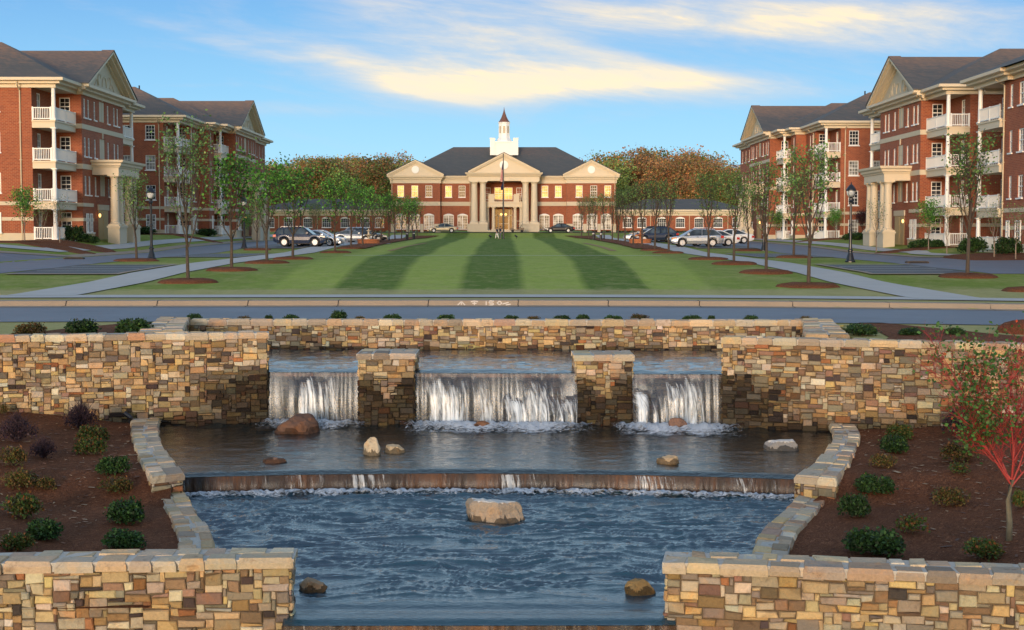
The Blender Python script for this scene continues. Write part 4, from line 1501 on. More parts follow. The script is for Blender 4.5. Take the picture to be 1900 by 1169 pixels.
def column_mb(x, y, z0, z1, r, n=14, plinth=True):
    mb = MB(); H = z1 - z0
    mb.box(x - r * 1.35, x + r * 1.35, y - r * 1.35, y + r * 1.35, z0, z0 + r * .35)
    mb.lathe([(r * 1.3, r * .35), (r * 1.3, r * .6), (r * 1.05, r * .75), (r, r * 1.0), (r * .98, H * .35), (r * .84, H - r * 1.0), (r * .9, H - r * .95), (r * .86, H - r * .8), (r * 1.15, H - r * .45), (r * 1.15, H - r * .35)], (x, y, z0), n)
    mb.box(x - r * 1.3, x + r * 1.3, y - r * 1.3, y + r * 1.3, z1 - r * .35, z1)
    return mb


def railing_mb(pts, z0, h=.95, gap=.125):
    mb = MB()
    for (a, b) in zip(pts, pts[1:]):
        a = Vector((*a, 0)); b = Vector((*b, 0)); L = (b - a).length; U = (b - a) / L; N = Vector((U.y, -U.x, 0))
        def bar(s0, s1, za, zb, t):
            P = [a + U * s0 + N * t, a + U * s1 + N * t, a + U * s1 - N * t, a + U * s0 - N * t]
            bb = len(mb.v)
            for zz in (za, zb):
                for p in P: mb.v.append((p.x, p.y, zz))
            for q in ((3, 2, 1, 0), (4, 5, 6, 7), (0, 1, 5, 4), (1, 2, 6, 5), (2, 3, 7, 6), (3, 0, 4, 7)): mb.face([bb + i for i in q])
        bar(0, L, z0 + h - .07, z0 + h, .05); bar(0, L, z0 + .07, z0 + .14, .04)
        n = int(L / gap)
        for k in range(n + 1):
            s = L * k / n
            bar(max(0, s - .02), min(L, s + .02), z0 + .14, z0 + h - .07, .02)
        bar(0, .09, z0, z0 + h + .04, .055); bar(L - .09, L, z0, z0 + h + .04, .055)
        if L > 3: bar(L / 2 - .05, L / 2 + .05, z0, z0 + h + .04, .055)
    return mb


ROWS = [(.68, 1.5), (3.66, 1.5), (6.70, 1.5), (9.76, 1.5)]     # sill height and height of the windows
EAVE = 11.55
BELTS = [(1.56, 1.82), (2.72, 3.0), (5.68, 6.08), (8.84, 9.22)]


def balcony_stack(B, sx, zb, xi, xo, y0, y1, Yside=1, far=False):
    """recessed corner balconies: open towards the street end (y0) and the green (xo); far=True mirrors in y"""
    ye, yb = (y0, y1) if not far else (y1, y0)          # open end, brick end
    s = 1 if not far else -1
    slab = MB(); rail = MB()
    for k, zt in enumerate((.12, 3.0, 6.05, 9.1)):
        z = zb + zt
        if k:
            b = MB(); b.box(xi, xo + .10, min(ye - .10 * s, yb), max(ye - .10 * s, yb), z - .12, z)
            b.box(xi, xo + .02, min(ye, yb), max(ye, yb), z - .58, z - .12)
            bo = part('balcony', b, M['trim'], B, sx)
            so = MB(); so.box(xi, xo, min(ye, yb) + .02, max(ye, yb) - .02, z - .585, z - .581); 
        else:
            b = MB(); b.box(xi, xo + .05, min(ye, yb), max(ye, yb), z - 1.0, z); bo = part('balcony', b, M['cast'], B, sx)
        r = railing_mb([(xi + .02, ye), (xo - .22, ye)], z); r.add(railing_mb([(xo, ye + .25 * s), (xo, yb)], z))
        part('railing', r, M['white'], bo, sx)
        top = zb + ((3.0, 6.05, 9.1)[k] - .58 if k < 3 else EAVE + .02)
        part('column', column_mb(xo - .09, ye + .09 * s, z, top, .165, 12), M['white'], B, sx)


def downspout(B, sx, x, y, z0, z1, N):
    mb = MB(); N = Vector(N)
    p = Vector((x, y, 0)) + N * .08
    q = p + N * .62
    mb.tube([q + Up(z1 + .45), q + Up(z1 + .12), p + Up(z1 - .25), p + Up(z0)], .055, 8)
    for z in np.arange(z0 + 1, z1, 2.8): mb.box(p.x - .09, p.x + .09, p.y - .07, p.y + .07, z, z + .05)
    part('downspout', mb, M['downpipe'], B, sx)


def gable(B, sx, zb, xf, yc, hw, xback, rise, over=.95):
    """pedimented gable facing the green"""
    z = zb + EAVE + .66
    roof = MB()
    y0, y1 = yc - hw - .35, yc + hw + .35
    ap = (yc, z + rise + .16)
    roof.prism([(y0 - .25, z + .02), ap, (y1 + .25, z + .02)], 'x', xback, xf)
    for ye in (y0 - .25, y1 + .25):
        roof.prism([(ye, z + .02), ap, (yc, ap[1] + .07), (ye, z + .09)], 'x', xf, xf + over + .06)
    part('roof', roof, M['roof'], B, sx)
    ty = MB(); ty.prism([(yc - hw + .3, z - .01), (yc, z + rise - .4), (yc + hw - .3, z - .01)], 'x', xf + .02, xf + .12)
    tp = part('tympanum', ty, M['shutter'], B, sx)
    # scrollwork and a fanlight on the tympanum
    orn = MB()
    for sg in (-1, 1):
        pts = []
        for k in range(14):
            a = -1.2 + k * .33; r = .62 - k * .03
            pts.append((xf + .15, yc + sg * (1.35 + r * math.cos(a)), z + 1.05 + r * math.sin(a)))
        orn.tube(pts, .035, 5)
        orn.tube([(xf + .15, yc + sg * 2.9, z + .35), (xf + .15, yc + sg * 2.3, z + .9), (xf + .15, yc + sg * 1.9, z + .4)], .03, 5)
    orn.tube([(xf + .15, yc + .62 * math.cos(a), z + .45 + .85 * math.sin(a)) for a in np.linspace(0, math.pi, 12)], .05, 5)
    part('scrollwork', orn, M['cast'], tp, sx)
    rk = MB()
    for sg in (-1, 1):
        E = Vector((0, yc + sg * (hw + .42), z + .02)); A_ = Vector((0, yc, z + rise + .14))
        down = Vector((0, 0, -1))
        for (t0, t1, xo_) in ((0.0, .20, over), (.20, .42, over * .72), (.42, .62, over * .30)):
            P = [E + down * t0, A_ + down * t0 * 1.12, A_ + down * t1 * 1.12, E + down * t1]
            rk.prism([(p.y, p.z) for p in P], 'x', xf + .1, xf + xo_)
    part('raking_cornice', rk, M['trim'], B, sx)


def portico(B, sx, zb, xf, y0, y1, dep=2.25):
    z1 = zb + 6.5
    e = MB(); x1 = xf + dep
    e.box(xf, x1 - .12, y0 + .12, y1 - .12, z1 - 1.18, z1 - .42)
    sweep(e, [(xf, y0 + .1), (x1 - .1, y0 + .1), (x1 - .1, y1 - .1), (xf, y1 - .1)], [(0, z1 - .62), (.06, z1 - .62), (.10, z1 - .5), (.22, z1 - .44), (.24, z1 - .28), (.42, z1 - .18), (.45, z1), (0, z1)])
    e.box(xf, x1 - .11, y0 + .11, y1 - .11, z1 - .02, z1 - .004)
    en = part('entablature', e, M['trim'], B, sx)
    p = MB()
    L = y1 - y0
    for (a, b) in ((y0 + .08, y0 + L * .34), (y1 - L * .34, y1 - .08)):
        q = MB(); q.box(x1 - 1.05, x1 - .1, a, b, zb - .6, zb + 1.05); q.box(x1 - 1.12, x1 - .03, a - .06, b + .06, zb + 1.05, zb + 1.2)
        part('pedestal', q, M['cast'], B, sx)
        for yy in (a + .42, b - .42):
            part('column', column_mb(x1 - .57, yy, zb + 1.2, z1 - 1.18, .34, 18), M['trim'], B, sx)
    # entrance: lintel, tan door, lantern
    d = MB(); yc = (y0 + y1) / 2 - .3
    d.box(xf - .1, xf + .10, yc - 1.6, yc + 1.6, zb + 2.5, zb + 2.95)
    part('lintel', d, M['cast'], B, sx)
    d = MB(); d.box(xf - .3, xf + .03, yc - 1.45, yc + 1.45, zb - .1, zb + 2.5)
    d.box(xf + .03, xf + .05, yc - .04, yc + .04, zb, zb + 2.4)
    part('door', d, M['door'], B, sx)
    l = MB(); l.lathe([(.04, 0), (.09, .08), (.10, .22), (.04, .3)], (xf + .25, yc - 1.85, zb + 1.9), 8)
    part('wall_lantern', l, M['lamp'], B, sx)


def flank(B, mb, sx, zb, x, y0, y1, wins, N=(1, 0, 0), door=None):
    """brick wall facing the green at x with columns of windows: (y, width, kind)"""
    holes = []
    for (yy, ww, kind) in wins:
        for r, (sz, hh) in enumerate(ROWS):
            if kind == 'no_ground' and r == 0: continue
            if kind in ('panel', 'panel_g') and r == 0: continue
            h2 = hh + (.15 if kind == 'panel' else 0)
            holes.append((yy - ww / 2 - y0, yy + ww / 2 - y0, sz, sz + h2))
            gl = 'glass' if (int(yy * 7) + r) % 3 else 'blind'
            if kind == 'panel':
                pm = MB(); pm.box(-ww / 2, ww / 2, .02, .08, 0, h2); pm.box(-.015, .015, .0, .02, 0, h2); pm.box(-ww / 2, ww / 2, .0, .02, h2 * .5 - .02, h2 * .5 + .02)
                put('shutter_panel', pm.mesh('shutter_panel', M['shutter']), B, (x, yy, zb + sz), N, sx, .04)
                km = MB(); km.prism([(-.10, h2 + .03), (.10, h2 + .03), (.16, h2 + .52), (-.16, h2 + .52)], 'y', -.06, .03)
                put('keystone', km.mesh('keystone', M['cast']), B, (x, yy, zb + sz), N, sx)
            else:
                window(B, (x, yy, zb + sz), N, sx, ww, hh, 2, 4, gl, rec=-.1 if r == 0 else .09)
    wall(mb, (x, y0, zb), (0, 1, 0), N, y1 - y0, EAVE + .3, holes)


def end_wall(B, mb, sx, zb, x0, x1, y, xs, ww=1.0, lit=None):
    holes = []
    for xx in xs:
        for r, (sz, hh) in enumerate(ROWS):
            holes.append((xx - ww / 2 - x0, xx + ww / 2 - x0, sz, sz + hh))
            window(B, (xx, y, zb + sz), (0, -1, 0), sx, ww, hh, 3, 4, 'glass' if (r + int(-xx)) % 2 else 'blind', rec=-.1 if r == 0 else .09)
    wall(mb, (x0, y, zb), (1, 0, 0), (0, -1, 0), x1 - x0, EAVE + .3, holes)


def trims(B, sx, zb, path, belts=(0, 1, 2, 3), ext=None):
    for k in belts:
        a, b = BELTS[k]; t = MB()
        sweep(t, path, [(-.02, zb + a), (.045, zb + a), (.045, zb + b), (-.02, zb + b)])
        part('belt_course', t, M['cast'], B, sx)


def apartments_a(sx, zb, label):
    """near block: corner balconies, pedimented wing with a portico"""
    B = thing('apartment_building', label, 'apartment building', ((-33.6 if sx > 0 else 2 * AX + 33.6), 110, zb))
    w_ = MB()
    xe, xi = -33.8, -35.5
    end_wall(B, w_, sx, zb, -60, xi, 110, [-38.4, -42.0, -47, -51])
    # recess walls
    rec = [(111.9, .95, 'd')]
    for (y0, y1, ye) in ((110, 115.3, 110), (127.7, 133, 133)):
        holes = [(1.2, 2.2, a + .05, a + 2.15) for a in (.12, 3.0, 6.05, 9.1)] if ye == 110 else []
        wall(w_, (xi, y0, zb), (0, 1, 0), (1, 0, 0), y1 - y0, EAVE + .3, holes)
        if ye == 110:
            for k, a in enumerate((.12, 3.0, 6.05, 9.1)): window(B, (xi, y0 + 1.7, zb + a + .05), (1, 0, 0), sx, 1.0, 2.1, 2, 4, 'blind', sill=False, name='balcony_door')
    hs = [(.45, 1.3, a + .75, a + 2.15) for a in (.12, 3.0, 6.05, 9.1)]
    wall(w_, (xi, 115.3, zb), (1, 0, 0), (0, -1, 0), 2.2, EAVE + .3, hs)
    for a in (.12, 3.0, 6.05, 9.1): window(B, (xi + .875, 115.3, zb + a + .75), (0, -1, 0), sx, .85, 1.4, 2, 4, 'glass')
    wall(w_, (-33.3, 127.7, zb), (-1, 0, 0), (0, 1, 0), 2.2, EAVE + .3)
    flank(B, w_, sx, zb, -33.3, 115.3, 127.7, [(116.2, .62, 'w'), (117.3, .62, 'w'), (119.05, .62, 'no_ground'), (121.15, 1.65, 'panel'), (123.0, .62, 'no_ground'), (124.95, .62, 'w'), (126.05, .62, 'w')])
    wall(w_, (-60, 133, zb), (1, 0, 0), (0, 1, 0), 60 - 35.5, EAVE + .3)
    part('wall', w_, M['brick'], B, sx)
    for (a, b, c, d) in ((-60, xi + .04, 109.95, 110.5), (-35.4, -33.25, 115.24, 116), (-34.6, -33.24, 115.30, 118.4), (-34.6, -33.24, 124.6, 127.76)):
        s = MB(); s.box(a, b, c, d, zb - .7, zb + .62); part('stone_base', s, M['cast'], B, sx)
    trims(B, sx, zb, [(-60, 110), (xi, 110)], (0, 1))
    trims(B, sx, zb, [(xi + .3, 115.3), (-33.3, 115.3), (-33.3, 118.2)], (0, 1, 2))
    trims(B, sx, zb, [(xi + .3, 115.3), (-33.3, 115.3), (-33.3, 127.7), (-34, 127.7)], (3,))
    co = MB()
    sweep(co, [(-60, 110), (xe, 110), (xe, 115.3), (-33.3, 115.3), (-33.3, 127.7), (xe, 127.7), (xe, 133), (-60, 133)], cornice_prof(zb + EAVE - .05, .70, .95))
    co.box(-60, -34.5, 111, 132, zb + EAVE + .55, zb + EAVE + .6)
    co.box(-35.5, xe + .02, 110.02, 115.28, zb + EAVE + .0, zb + EAVE + .4); co.box(-35.5, xe + .02, 127.72, 132.98, zb + EAVE + .0, zb + EAVE + .4)
    part('cornice', co, M['trim'], B, sx)
    z = zb + EAVE + .64
    r = MB(); hip(r, -62, -32.85, 109.05, 122.6, z, 3.45); part('roof', r, M['roof'], B, sx)
    r = MB(); hip(r, -62, -32.95, 120.4, 133.95, z + .004, 3.42); part('roof', r, M['roof'], B, sx)
    gable(B, sx, zb, -33.3, 121.5, 7.0, -52, 3.3)
    balcony_stack(B, sx, zb, xi, xe, 110, 115.3)
    balcony_stack(B, sx, zb, xi, xe, 127.7, 133, far=True)
    portico(B, sx, zb, -33.3, 117.9, 124.7)
    downspout(B, sx, -36.35, 110, zb - .5, zb + EAVE, (0, -1, 0))
    return B


def apartments_b(sx, zb, label):
    """farther, longer block stepping out towards the green"""
    B = thing('apartment_building', label, 'apartment building', ((-33.2 if sx > 0 else 2 * AX + 33.2), 149, zb))
    w_ = MB(); xi = -34.75
    end_wall(B, w_, sx, zb, -60, xi, 149, [-38.6, -35.95 if False else -36.1, -42.2])
    wall(w_, (xi, 149, zb), (0, 1, 0), (1, 0, 0), 5, EAVE + .3, [(1.2, 2.2, a + .05, a + 2.15) for a in (.12, 3.0, 6.05, 9.1)])
    for a in (.12, 3.0, 6.05, 9.1): window(B, (xi, 150.7, zb + a + .05), (1, 0, 0), sx, 1.0, 2.1, 2, 4, 'blind', sill=False, name='balcony_door')
    wall(w_, (xi, 154, zb), (1, 0, 0), (0, -1, 0), 1.55, EAVE + .3, [(.35, 1.15, a + .75, a + 2.15) for a in (.12, 3.0, 6.05, 9.1)])
    for a in (.12, 3.0, 6.05, 9.1): window(B, (xi + .75, 154, zb + a + .75), (0, -1, 0), sx, .8, 1.4, 2, 4, 'glass')
    flank(B, w_, sx, zb, -33.2, 154, 158.6, [(155.3, .6, 'w'), (156.5, .6, 'w')])
    wall(w_, (-33.2, 158.6, zb), (1, 0, 0), (0, -1, 0), 1.1, EAVE + .3)
    flank(B, w_, sx, zb, -32.1, 158.6, 161.4, [(159.9, .6, 'w')])
    wall(w_, (-33.1, 161.4, zb), (0, 1, 0), (1, 0, 0), 4.1, EAVE + .3, [(.9, 1.9, a + .05, a + 2.15) for a in (.12, 3.0, 6.05, 9.1)])
    for a in (.12, 3.0, 6.05, 9.1): window(B, (-33.1, 162.8, zb + a + .05), (1, 0, 0), sx, 1.0, 2.1, 2, 4, 'blind', sill=False, name='balcony_door')
    wall(w_, (-33.1, 161.4, zb), (1, 0, 0), (0, 1, 0), 1.0, EAVE + .3)
    wall(w_, (-33.1, 165.5, zb), (1, 0, 0), (0, -1, 0), 2.6, EAVE + .3, [(.5, 1.3, a + .75, a + 2.15) for a in (.12, 3.0, 6.05, 9.1)])
    for a in (.12, 3.0, 6.05, 9.1): window(B, (-32.2, 165.5, zb + a + .75), (0, -1, 0), sx, .8, 1.4, 2, 4, 'glass')
    flank(B, w_, sx, zb, -30.5, 165.5, 179, [(166.7, .62, 'w'), (167.9, .62, 'w'), (169.8, .62, 'no_ground'), (172.1, 1.65, 'panel'), (174.2, .62, 'no_ground'), (176.3, .62, 'w'), (177.5, .62, 'w')])
    wall(w_, (-30.5, 179, zb), (-1, 0, 0), (0, 1, 0), 1.0, EAVE + .3)
    flank(B, w_, sx, zb, -31.0, 179, 189, [(181, .62, 'w'), (182.3, .62, 'w'), (185, .62, 'w'), (187.5, .62, 'w')])
    wall(w_, (-31, 189, zb), (-1, 0, 0), (0, 1, 0), 29, EAVE + .3)
    part('wall', w_, M['brick'], B, sx)
    for (a, b, c, d) in ((-60, xi + .04, 148.95, 149.5), (-34.7, -33.15, 153.94, 158), (-33.3, -32.04, 158.54, 161.4), (-33, -30.44, 165.44, 168.6), (-32, -30.44, 175.6, 179.05), (-33, -30.94, 179.1, 189.05)):
        s = MB(); s.box(a, b, c, d, zb - .9, zb + .62); part('stone_base', s, M['cast'], B, sx)
    trims(B, sx, zb, [(-60, 149), (xi, 149)], (0, 1))
    trims(B, sx, zb, [(xi + .1, 154), (-33.2, 154), (-33.2, 158.6), (-32.1, 158.6), (-32.1, 161.4)], (0, 1))
    trims(B, sx, zb, [(-33, 165.5), (-30.5, 165.5), (-30.5, 168.5)], (0, 1, 2))
    trims(B, sx, zb, [(-30.5, 165.5), (-30.5, 179)], (3,))
    co = MB()
    sweep(co, [(-60, 149), (-33.2, 149), (-33.2, 158.6), (-32.1, 158.6), (-32.1, 161.2), (-31.3, 161.2), (-31.3, 165.5), (-30.5, 165.5), (-30.5, 179), (-31, 179), (-31, 189), (-60, 189)], cornice_prof(zb + EAVE - .05, .70, .95))
    co.box(-34.75, -33.18, 149.02, 153.98, zb + EAVE, zb + EAVE + .4); co.box(-33.2, -31.28, 161.22, 165.48, zb + EAVE, zb + EAVE + .4)
    part('cornice', co, M['trim'], B, sx)
    z = zb + EAVE + .64
    r = MB(); hip(r, -62, -32.25, 148.05, 161.6, z, 3.5); part('roof', r, M['roof'], B, sx)
    r = MB(); hip(r, -62, -30.9, 160.25, 174.0, z + .01, 3.45); part('roof', r, M['roof'], B, sx)
    r = MB(); hip(r, -62, -30.1, 173.0, 190.0, z + .02, 3.2); part('roof', r, M['roof'], B, sx)
    gable(B, sx, zb, -30.5, 172.25, 7.4, -50, 3.4)
    balcony_stack(B, sx, zb, xi, -33.2, 149, 154)
    balcony_stack(B, sx, zb, -33.1, -31.3, 161.3, 165.5)
    portico(B, sx, zb, -30.5, 168.8, 175.8)
    downspout(B, sx, -35.2, 149, zb - .5, zb + EAVE, (0, -1, 0)); downspout(B, sx, -33.2, 154.4, zb - .5, zb + EAVE, (1, 0, 0))
    v = MB(); v.tube([(-38.5, 154.5, z + 2.8), (-38.5, 154.5, z + 3.6)], .08, 6); part('roof_vent', v, M['black'], B, sx)
    return B


apartments_a(1, -.64, 'nearest left four storey brick apartment block with white balconies and a pale columned portico')
apartments_b(1, -.30, 'farther left brick apartment block with two stacks of white balconies')
apartments_a(-1, -1.10, 'right brick apartment block with a columned portico and a lit wall lantern')
apartments_b(-1, -.85, 'farther right brick apartment block stepping out towards the green')


def apartments_c(zb):
    sx = -1
    B = thing('apartment_building', 'brick apartment block cut off by the right edge of the photo', 'apartment building', (2 * AX + 34.3, 80, zb))
    w_ = MB(); xf = -34.35
    flank(B, w_, sx, zb, xf, 72, 99.2, [(97.75, .6, 'w'), (95.8, 1.0, 'w'), (93, 1.0, 'w'), (89, 1.0, 'w'), (84, 1.0, 'w'), (79, 1.0, 'w')])
    wall(w_, (xf, 99.2, zb), (-1, 0, 0), (0, 1, 0), 1.6, EAVE + .3)
    wall(w_, (-35.9, 99.2, zb), (0, 1, 0), (1, 0, 0), 4.6, EAVE + .3); wall(w_, (-35.9, 103.8, zb), (-1, 0, 0), (0, 1, 0), 20, EAVE + .3)
    wall(w_, (-56, 72, zb), (1, 0, 0), (0, -1, 0), 56 + xf, EAVE + .3)
    part('wall', w_, M['brick'], B, sx)
    s = MB(); s.box(-36, xf + .05, 71.9, 99.25, zb - .9, zb + .62); part('stone_base', s, M['cast'], B, sx)
    trims(B, sx, zb, [(xf, 72), (xf, 99.2)], (0, 1))
    co = MB(); sweep(co, [(-56, 72), (xf, 72), (xf, 97.2), (-34.0, 97.2), (-34.0, 103.8), (-56, 103.8)], cornice_prof(zb + EAVE - .05, .70, .95))
    co.box(-35.9, -34.0, 99.2, 103.7, zb + EAVE, zb + EAVE + .4)
    part('cornice', co, M['trim'], B, sx)
    r = MB(); hip(r, -60, -33.05, 88, 104.7, zb + EAVE + .64, 3.6); part('roof', r, M['roof'], B, sx)
    r = MB(); hip(r, -60, -33.4, 71, 89, zb + EAVE + .65, 3.6); part('roof', r, M['roof'], B, sx)
    balcony_stack(B, sx, zb, -35.9, -34.1, 99.2, 103.7, far=True)
    downspout(B, sx, xf, 98.9, zb - .5, zb + EAVE, (1, 0, 0))


apartments_c(-1.35)
# ---------------------------------------------------------------- main building at the head of the green
YM = 239.0
SM = F / YM
def mx(u): return (u - 934.5) / SM + AX + .02
def mz(v): return (432 - v) / SM
def clubhouse():
    zb = mz(427.5)
    B = thing('clubhouse', 'two storey brick main building with white cupola and columned portico', 'main building', (AX, YM, zb))
    zc0, zc1 = mz(340.5), mz(326.5)
    bel = (mz(382), mz(374.5))
    w_ = MB(); st = MB(); bc = MB(); co = MB(); dn = MB()
    def dentils(x0, x1, y, z, step=.32):
        n = int((x1 - x0) / step)
        for k in range(n):
            a = x0 + (x1 - x0) * (k + .2) / n; dn.box(a, a + step * .55, y - .30, y, z, z + .16)
    zw0, zw1 = mz(366), mz(344.5); wh = zw1 - zw0
    zd0, zd1 = mz(426), mz(399.5)
    def facade(x0, x1, y, ups, lows, pav):
        holes = [(x - .55 - x0, x + .55 - x0, zw0 - zb, zw1 - zb) for x, g in ups]
        holes += [(x - .85 - x0, x + .85 - x0, zq - zb, zd1 - zb) for x, zq in lows]
        wall(w_, (x0, y, zb), (1, 0, 0), (0, -1, 0), x1 - x0, zc0 - zb + .3, holes)
        for x, g in ups: window(B, (x, y, zw0), (0, -1, 0), 1, 1.1, wh, 3, 4, g)
        for x, zq in lows: window(B, (x, y, zq), (0, -1, 0), 1, 1.7, zd1 - zq, 4, 5, 'blind', arch=True, sill=zq > zd0 + .1, double=True, name='arched_window')
        bc = MB(); bc.box(x0, x1, y - .06, y + .02, bel[0], bel[1]); part('belt_course', bc, M['cast'], B)
        if pav:
            edges = [x0 - .05] + [e for x, zq in sorted(lows) for e in (x - .9, x + .9)] + [x1 + .05]
            for ea, eb in zip(edges[::2], edges[1::2]):
                st = MB(); st.box(ea, eb, y - .08, y + .02, zb - .3, mz(415.5)); part('stone_base', st, M['cast'], B)
    for s in (-1, 1):
        def X(du): return AX + s * du / SM
        # pavilion
        a, b = sorted((X(117), X(208)))
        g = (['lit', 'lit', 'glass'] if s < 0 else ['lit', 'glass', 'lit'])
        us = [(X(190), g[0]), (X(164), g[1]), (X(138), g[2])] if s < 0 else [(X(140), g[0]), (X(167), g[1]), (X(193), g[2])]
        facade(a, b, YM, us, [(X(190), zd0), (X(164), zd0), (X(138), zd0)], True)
        wall(w_, ((a if s < 0 else b), YM, zb), (0, 1, 0), (s, 0, 0), 14, zc0 - zb + .3)
        wall(w_, ((b if s < 0 else a), YM, zb), (0, 1, 0), (-s, 0, 0), 1.2, zc0 - zb + .3)
        # link
        c, d = sorted((X(60), X(117)))
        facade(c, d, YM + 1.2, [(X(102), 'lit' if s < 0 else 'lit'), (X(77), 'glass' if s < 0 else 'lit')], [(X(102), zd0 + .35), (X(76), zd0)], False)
        co = MB()
        pth = [(X(208), YM + 6), (X(208), YM), (X(117), YM), (X(117), YM + 1.2), (X(60), YM + 1.2)]
        if s > 0: pth = pth[::-1]
        prof = [(0, zc0), (.12, zc0), (.14, zc0 + .55), (.3, zc0 + .62), (.32, zc0 + .8), (.52, zc0 + .95), (.58, zc0 + 1.24), (0, zc0 + 1.24)]
        sweep(co, pth, prof); part('cornice', co, M['trim'], B)
        dentils(a - .1, b + .1, YM - .1, zc0 + .62); dentils(c + .1, d - .1, YM + 1.1, zc0 + .62)
        # pediment
        m = (a + b) / 2; hw = (b - a) / 2 + .62; rise = mz(300) - (zc0 + 1.2)
        ty = MB(); ty.prism([(m - hw + .3, zc0 + 1.22), (m + hw - .3, zc0 + 1.22), (m, zc0 + 1.2 + rise - .15)], 'y', YM - .12, YM + 5)
        tp = part('tympanum', ty, M['trim'], B)
        rk = MB()
        for q in (-1, 1):
            for (t0, t1, yo) in ((0, .22, .62), (.22, .44, .38)):
                rk.prism([(m + q * (hw + .02), zc0 + 1.26 - t0 + .2), (m, zc0 + 1.2 + rise + .2 - t0), (m, zc0 + 1.2 + rise + .2 - t1), (m + q * (hw + .02), zc0 + 1.26 - t1 + .2)], 'y', YM - yo, YM - .1)
            n = 14
            for k in range(n):
                t_ = (k + .5) / n; xx = m + q * hw * (1 - t_); zz = zc0 + 1.2 + rise * t_ - .30
                rk.box(xx - .08, xx + .08, YM - .33, YM - .1, zz - .02, zz + .12)
        part('raking_cornice', rk, M['trim'], B)
        ro = MB(); ro.lathe([(.62, 0), (.62, .08), (.50, .1)], (0, 0, 0), 24)
        rm = MB(); rm.add(ro, Matrix.Translation((m, YM - .14, zc0 + 1.2 + rise * .42)) @ Matrix.Rotation(R(90), 4, 'X'))
        part('roundel', rm, M['white'], tp)
        rf = MB(); rf.prism([(m - hw - .1, zc0 + 1.28), (m, zc0 + 1.2 + rise + .26), (m + hw + .1, zc0 + 1.28), ], 'y', YM + .1, YM + 8)
        for q in (-1, 1): rf.prism([(m + q * (hw + .1), zc0 + 1.28 + .2), (m, zc0 + 1.2 + rise + .22), (m, zc0 + 1.2 + rise + .30), (m + q * (hw + .1), zc0 + 1.36 + .2)], 'y', YM - .66, YM + .1)
        part('roof', rf, M['slate'], B)
        for xx, yy in ((X(117.5), YM + 1.0), (X(62), YM + 1.1), (X(206), YM - .1)):
            ds = MB(); ds.tube([(xx, yy - .5, zc1 - .1), (xx, yy - .5, zc1 - .5), (xx, yy - .05, zc0 - .3), (xx, yy - .05, zb)], .06, 6); part('downspout', ds, M['downpipe'], B)
    # portico
    def X(du): return AX + du / SM
    yp = YM - 2.4
    zpb = mz(415.5); zpt = mz(337)
    wall(w_, (X(-60), YM + 3.6, zb), (1, 0, 0), (0, -1, 0), 120 / SM, zc0 - zb + .3, [(60 / SM - 1.5, 60 / SM + 1.5, 0, mz(388) - zb), (60 / SM - 1.5, 60 / SM + 1.5, mz(370) - zb, mz(347) - zb), (3.6 / 1, 3.9, .5, .6)][:2])
    for s in (-1, 1): wall(w_, (X(60 * s), YM + 1.2, zb), (0, 1, 0), (-s, 0, 0), 2.4, zc0 - zb + .3)
    part('wall', w_, M['brick'], B)
    for (ua) in (-53.5, -37.5, 40.5, 56.5):
        part('column', column_mb(X(ua), yp + .5, zpb, zpt, .56, 20), M['trim'], B)
    for s in (-1, 1):
        p_ = MB(); a, b = sorted((X(s * 29), X(s * 66)))
        p_.box(a, b, yp - .25, yp + 1.4, zb - .2, zpb - .16); p_.box(a - .08, b + .08, yp - .33, yp + 1.45, zpb - .16, zpb)
        p_.box((a + b) / 2 - .9, (a + b) / 2 + .9, yp - .29, yp - .25, zb + .25, zpb - .4)
        part('pedestal', p_, M['cast'], B)
    e = MB(); e.box(X(-64), X(66), yp, YM + 1.2, zpt, zpt + .75)
    sweep(e, [(X(-64), YM + 1.2), (X(-64), yp), (X(66), yp), (X(66), YM + 1.2)], [(0, zpt + .7), (.1, zpt + .7), (.25, zpt + .85), (.3, zpt + 1.0), (.5, zpt + 1.12), (.55, zpt + 1.32), (0, zpt + 1.32)])
    part('entablature', e, M['trim'], B)
    dentils(X(-65), X(67), yp - .1, zpt + .84)
    part('dentils', dn, M['trim'], B)
    m = X(1); hw = 65.5 / SM; rise = mz(288) - (zpt + 1.32)
    ty = MB(); ty.prism([(m - hw + .3, zpt + 1.3), (m + hw - .3, zpt + 1.3), (m, zpt + 1.3 + rise - .2)], 'y', yp + .05, YM + 6)
    tp = part('tympanum', ty, M['trim'], B)
    rk = MB()
    for q in (-1, 1):
        for (t0, t1, yo) in ((0, .26, .6), (.26, .5, .36)):
            rk.prism([(m + q * hw, zpt + 1.55 - t0), (m, zpt + 1.5 + rise - t0), (m, zpt + 1.5 + rise - t1), (m + q * hw, zpt + 1.55 - t1)], 'y', yp - yo, yp + .06)
        for k in range(18):
            t_ = (k + .5) / 18; xx = m + q * hw * (1 - t_); zz = zpt + 1.3 + rise * t_ - .32
            rk.box(xx - .08, xx + .08, yp - .25, yp + .05, zz, zz + .13)
    part('raking_cornice', rk, M['trim'], B)
    rm = MB(); rm.add(ro, Matrix.Translation((m, yp + .03, zpt + 1.3 + rise * .42)) @ Matrix.Rotation(R(90), 4, 'X') @ Matrix.Scale(1.15, 4)); part('roundel', rm, M['white'], tp)
    rf = MB(); rf.prism([(m - hw - .12, zpt + 1.6), (m, zpt + 1.56 + rise), (m + hw + .12, zpt + 1.6)], 'y', yp + .3, YM + 12)
    for q in (-1, 1): rf.prism([(m + q * (hw + .1), zpt + 1.56), (m, zpt + 1.52 + rise), (m, zpt + 1.60 + rise), (m + q * (hw + .1), zpt + 1.64)], 'y', yp - .64, yp + .3)
    part('roof', rf, M['slate'], B)
    # porch: upper gallery, inner columns, doors
    g = MB(); zg1 = mz(374.5)
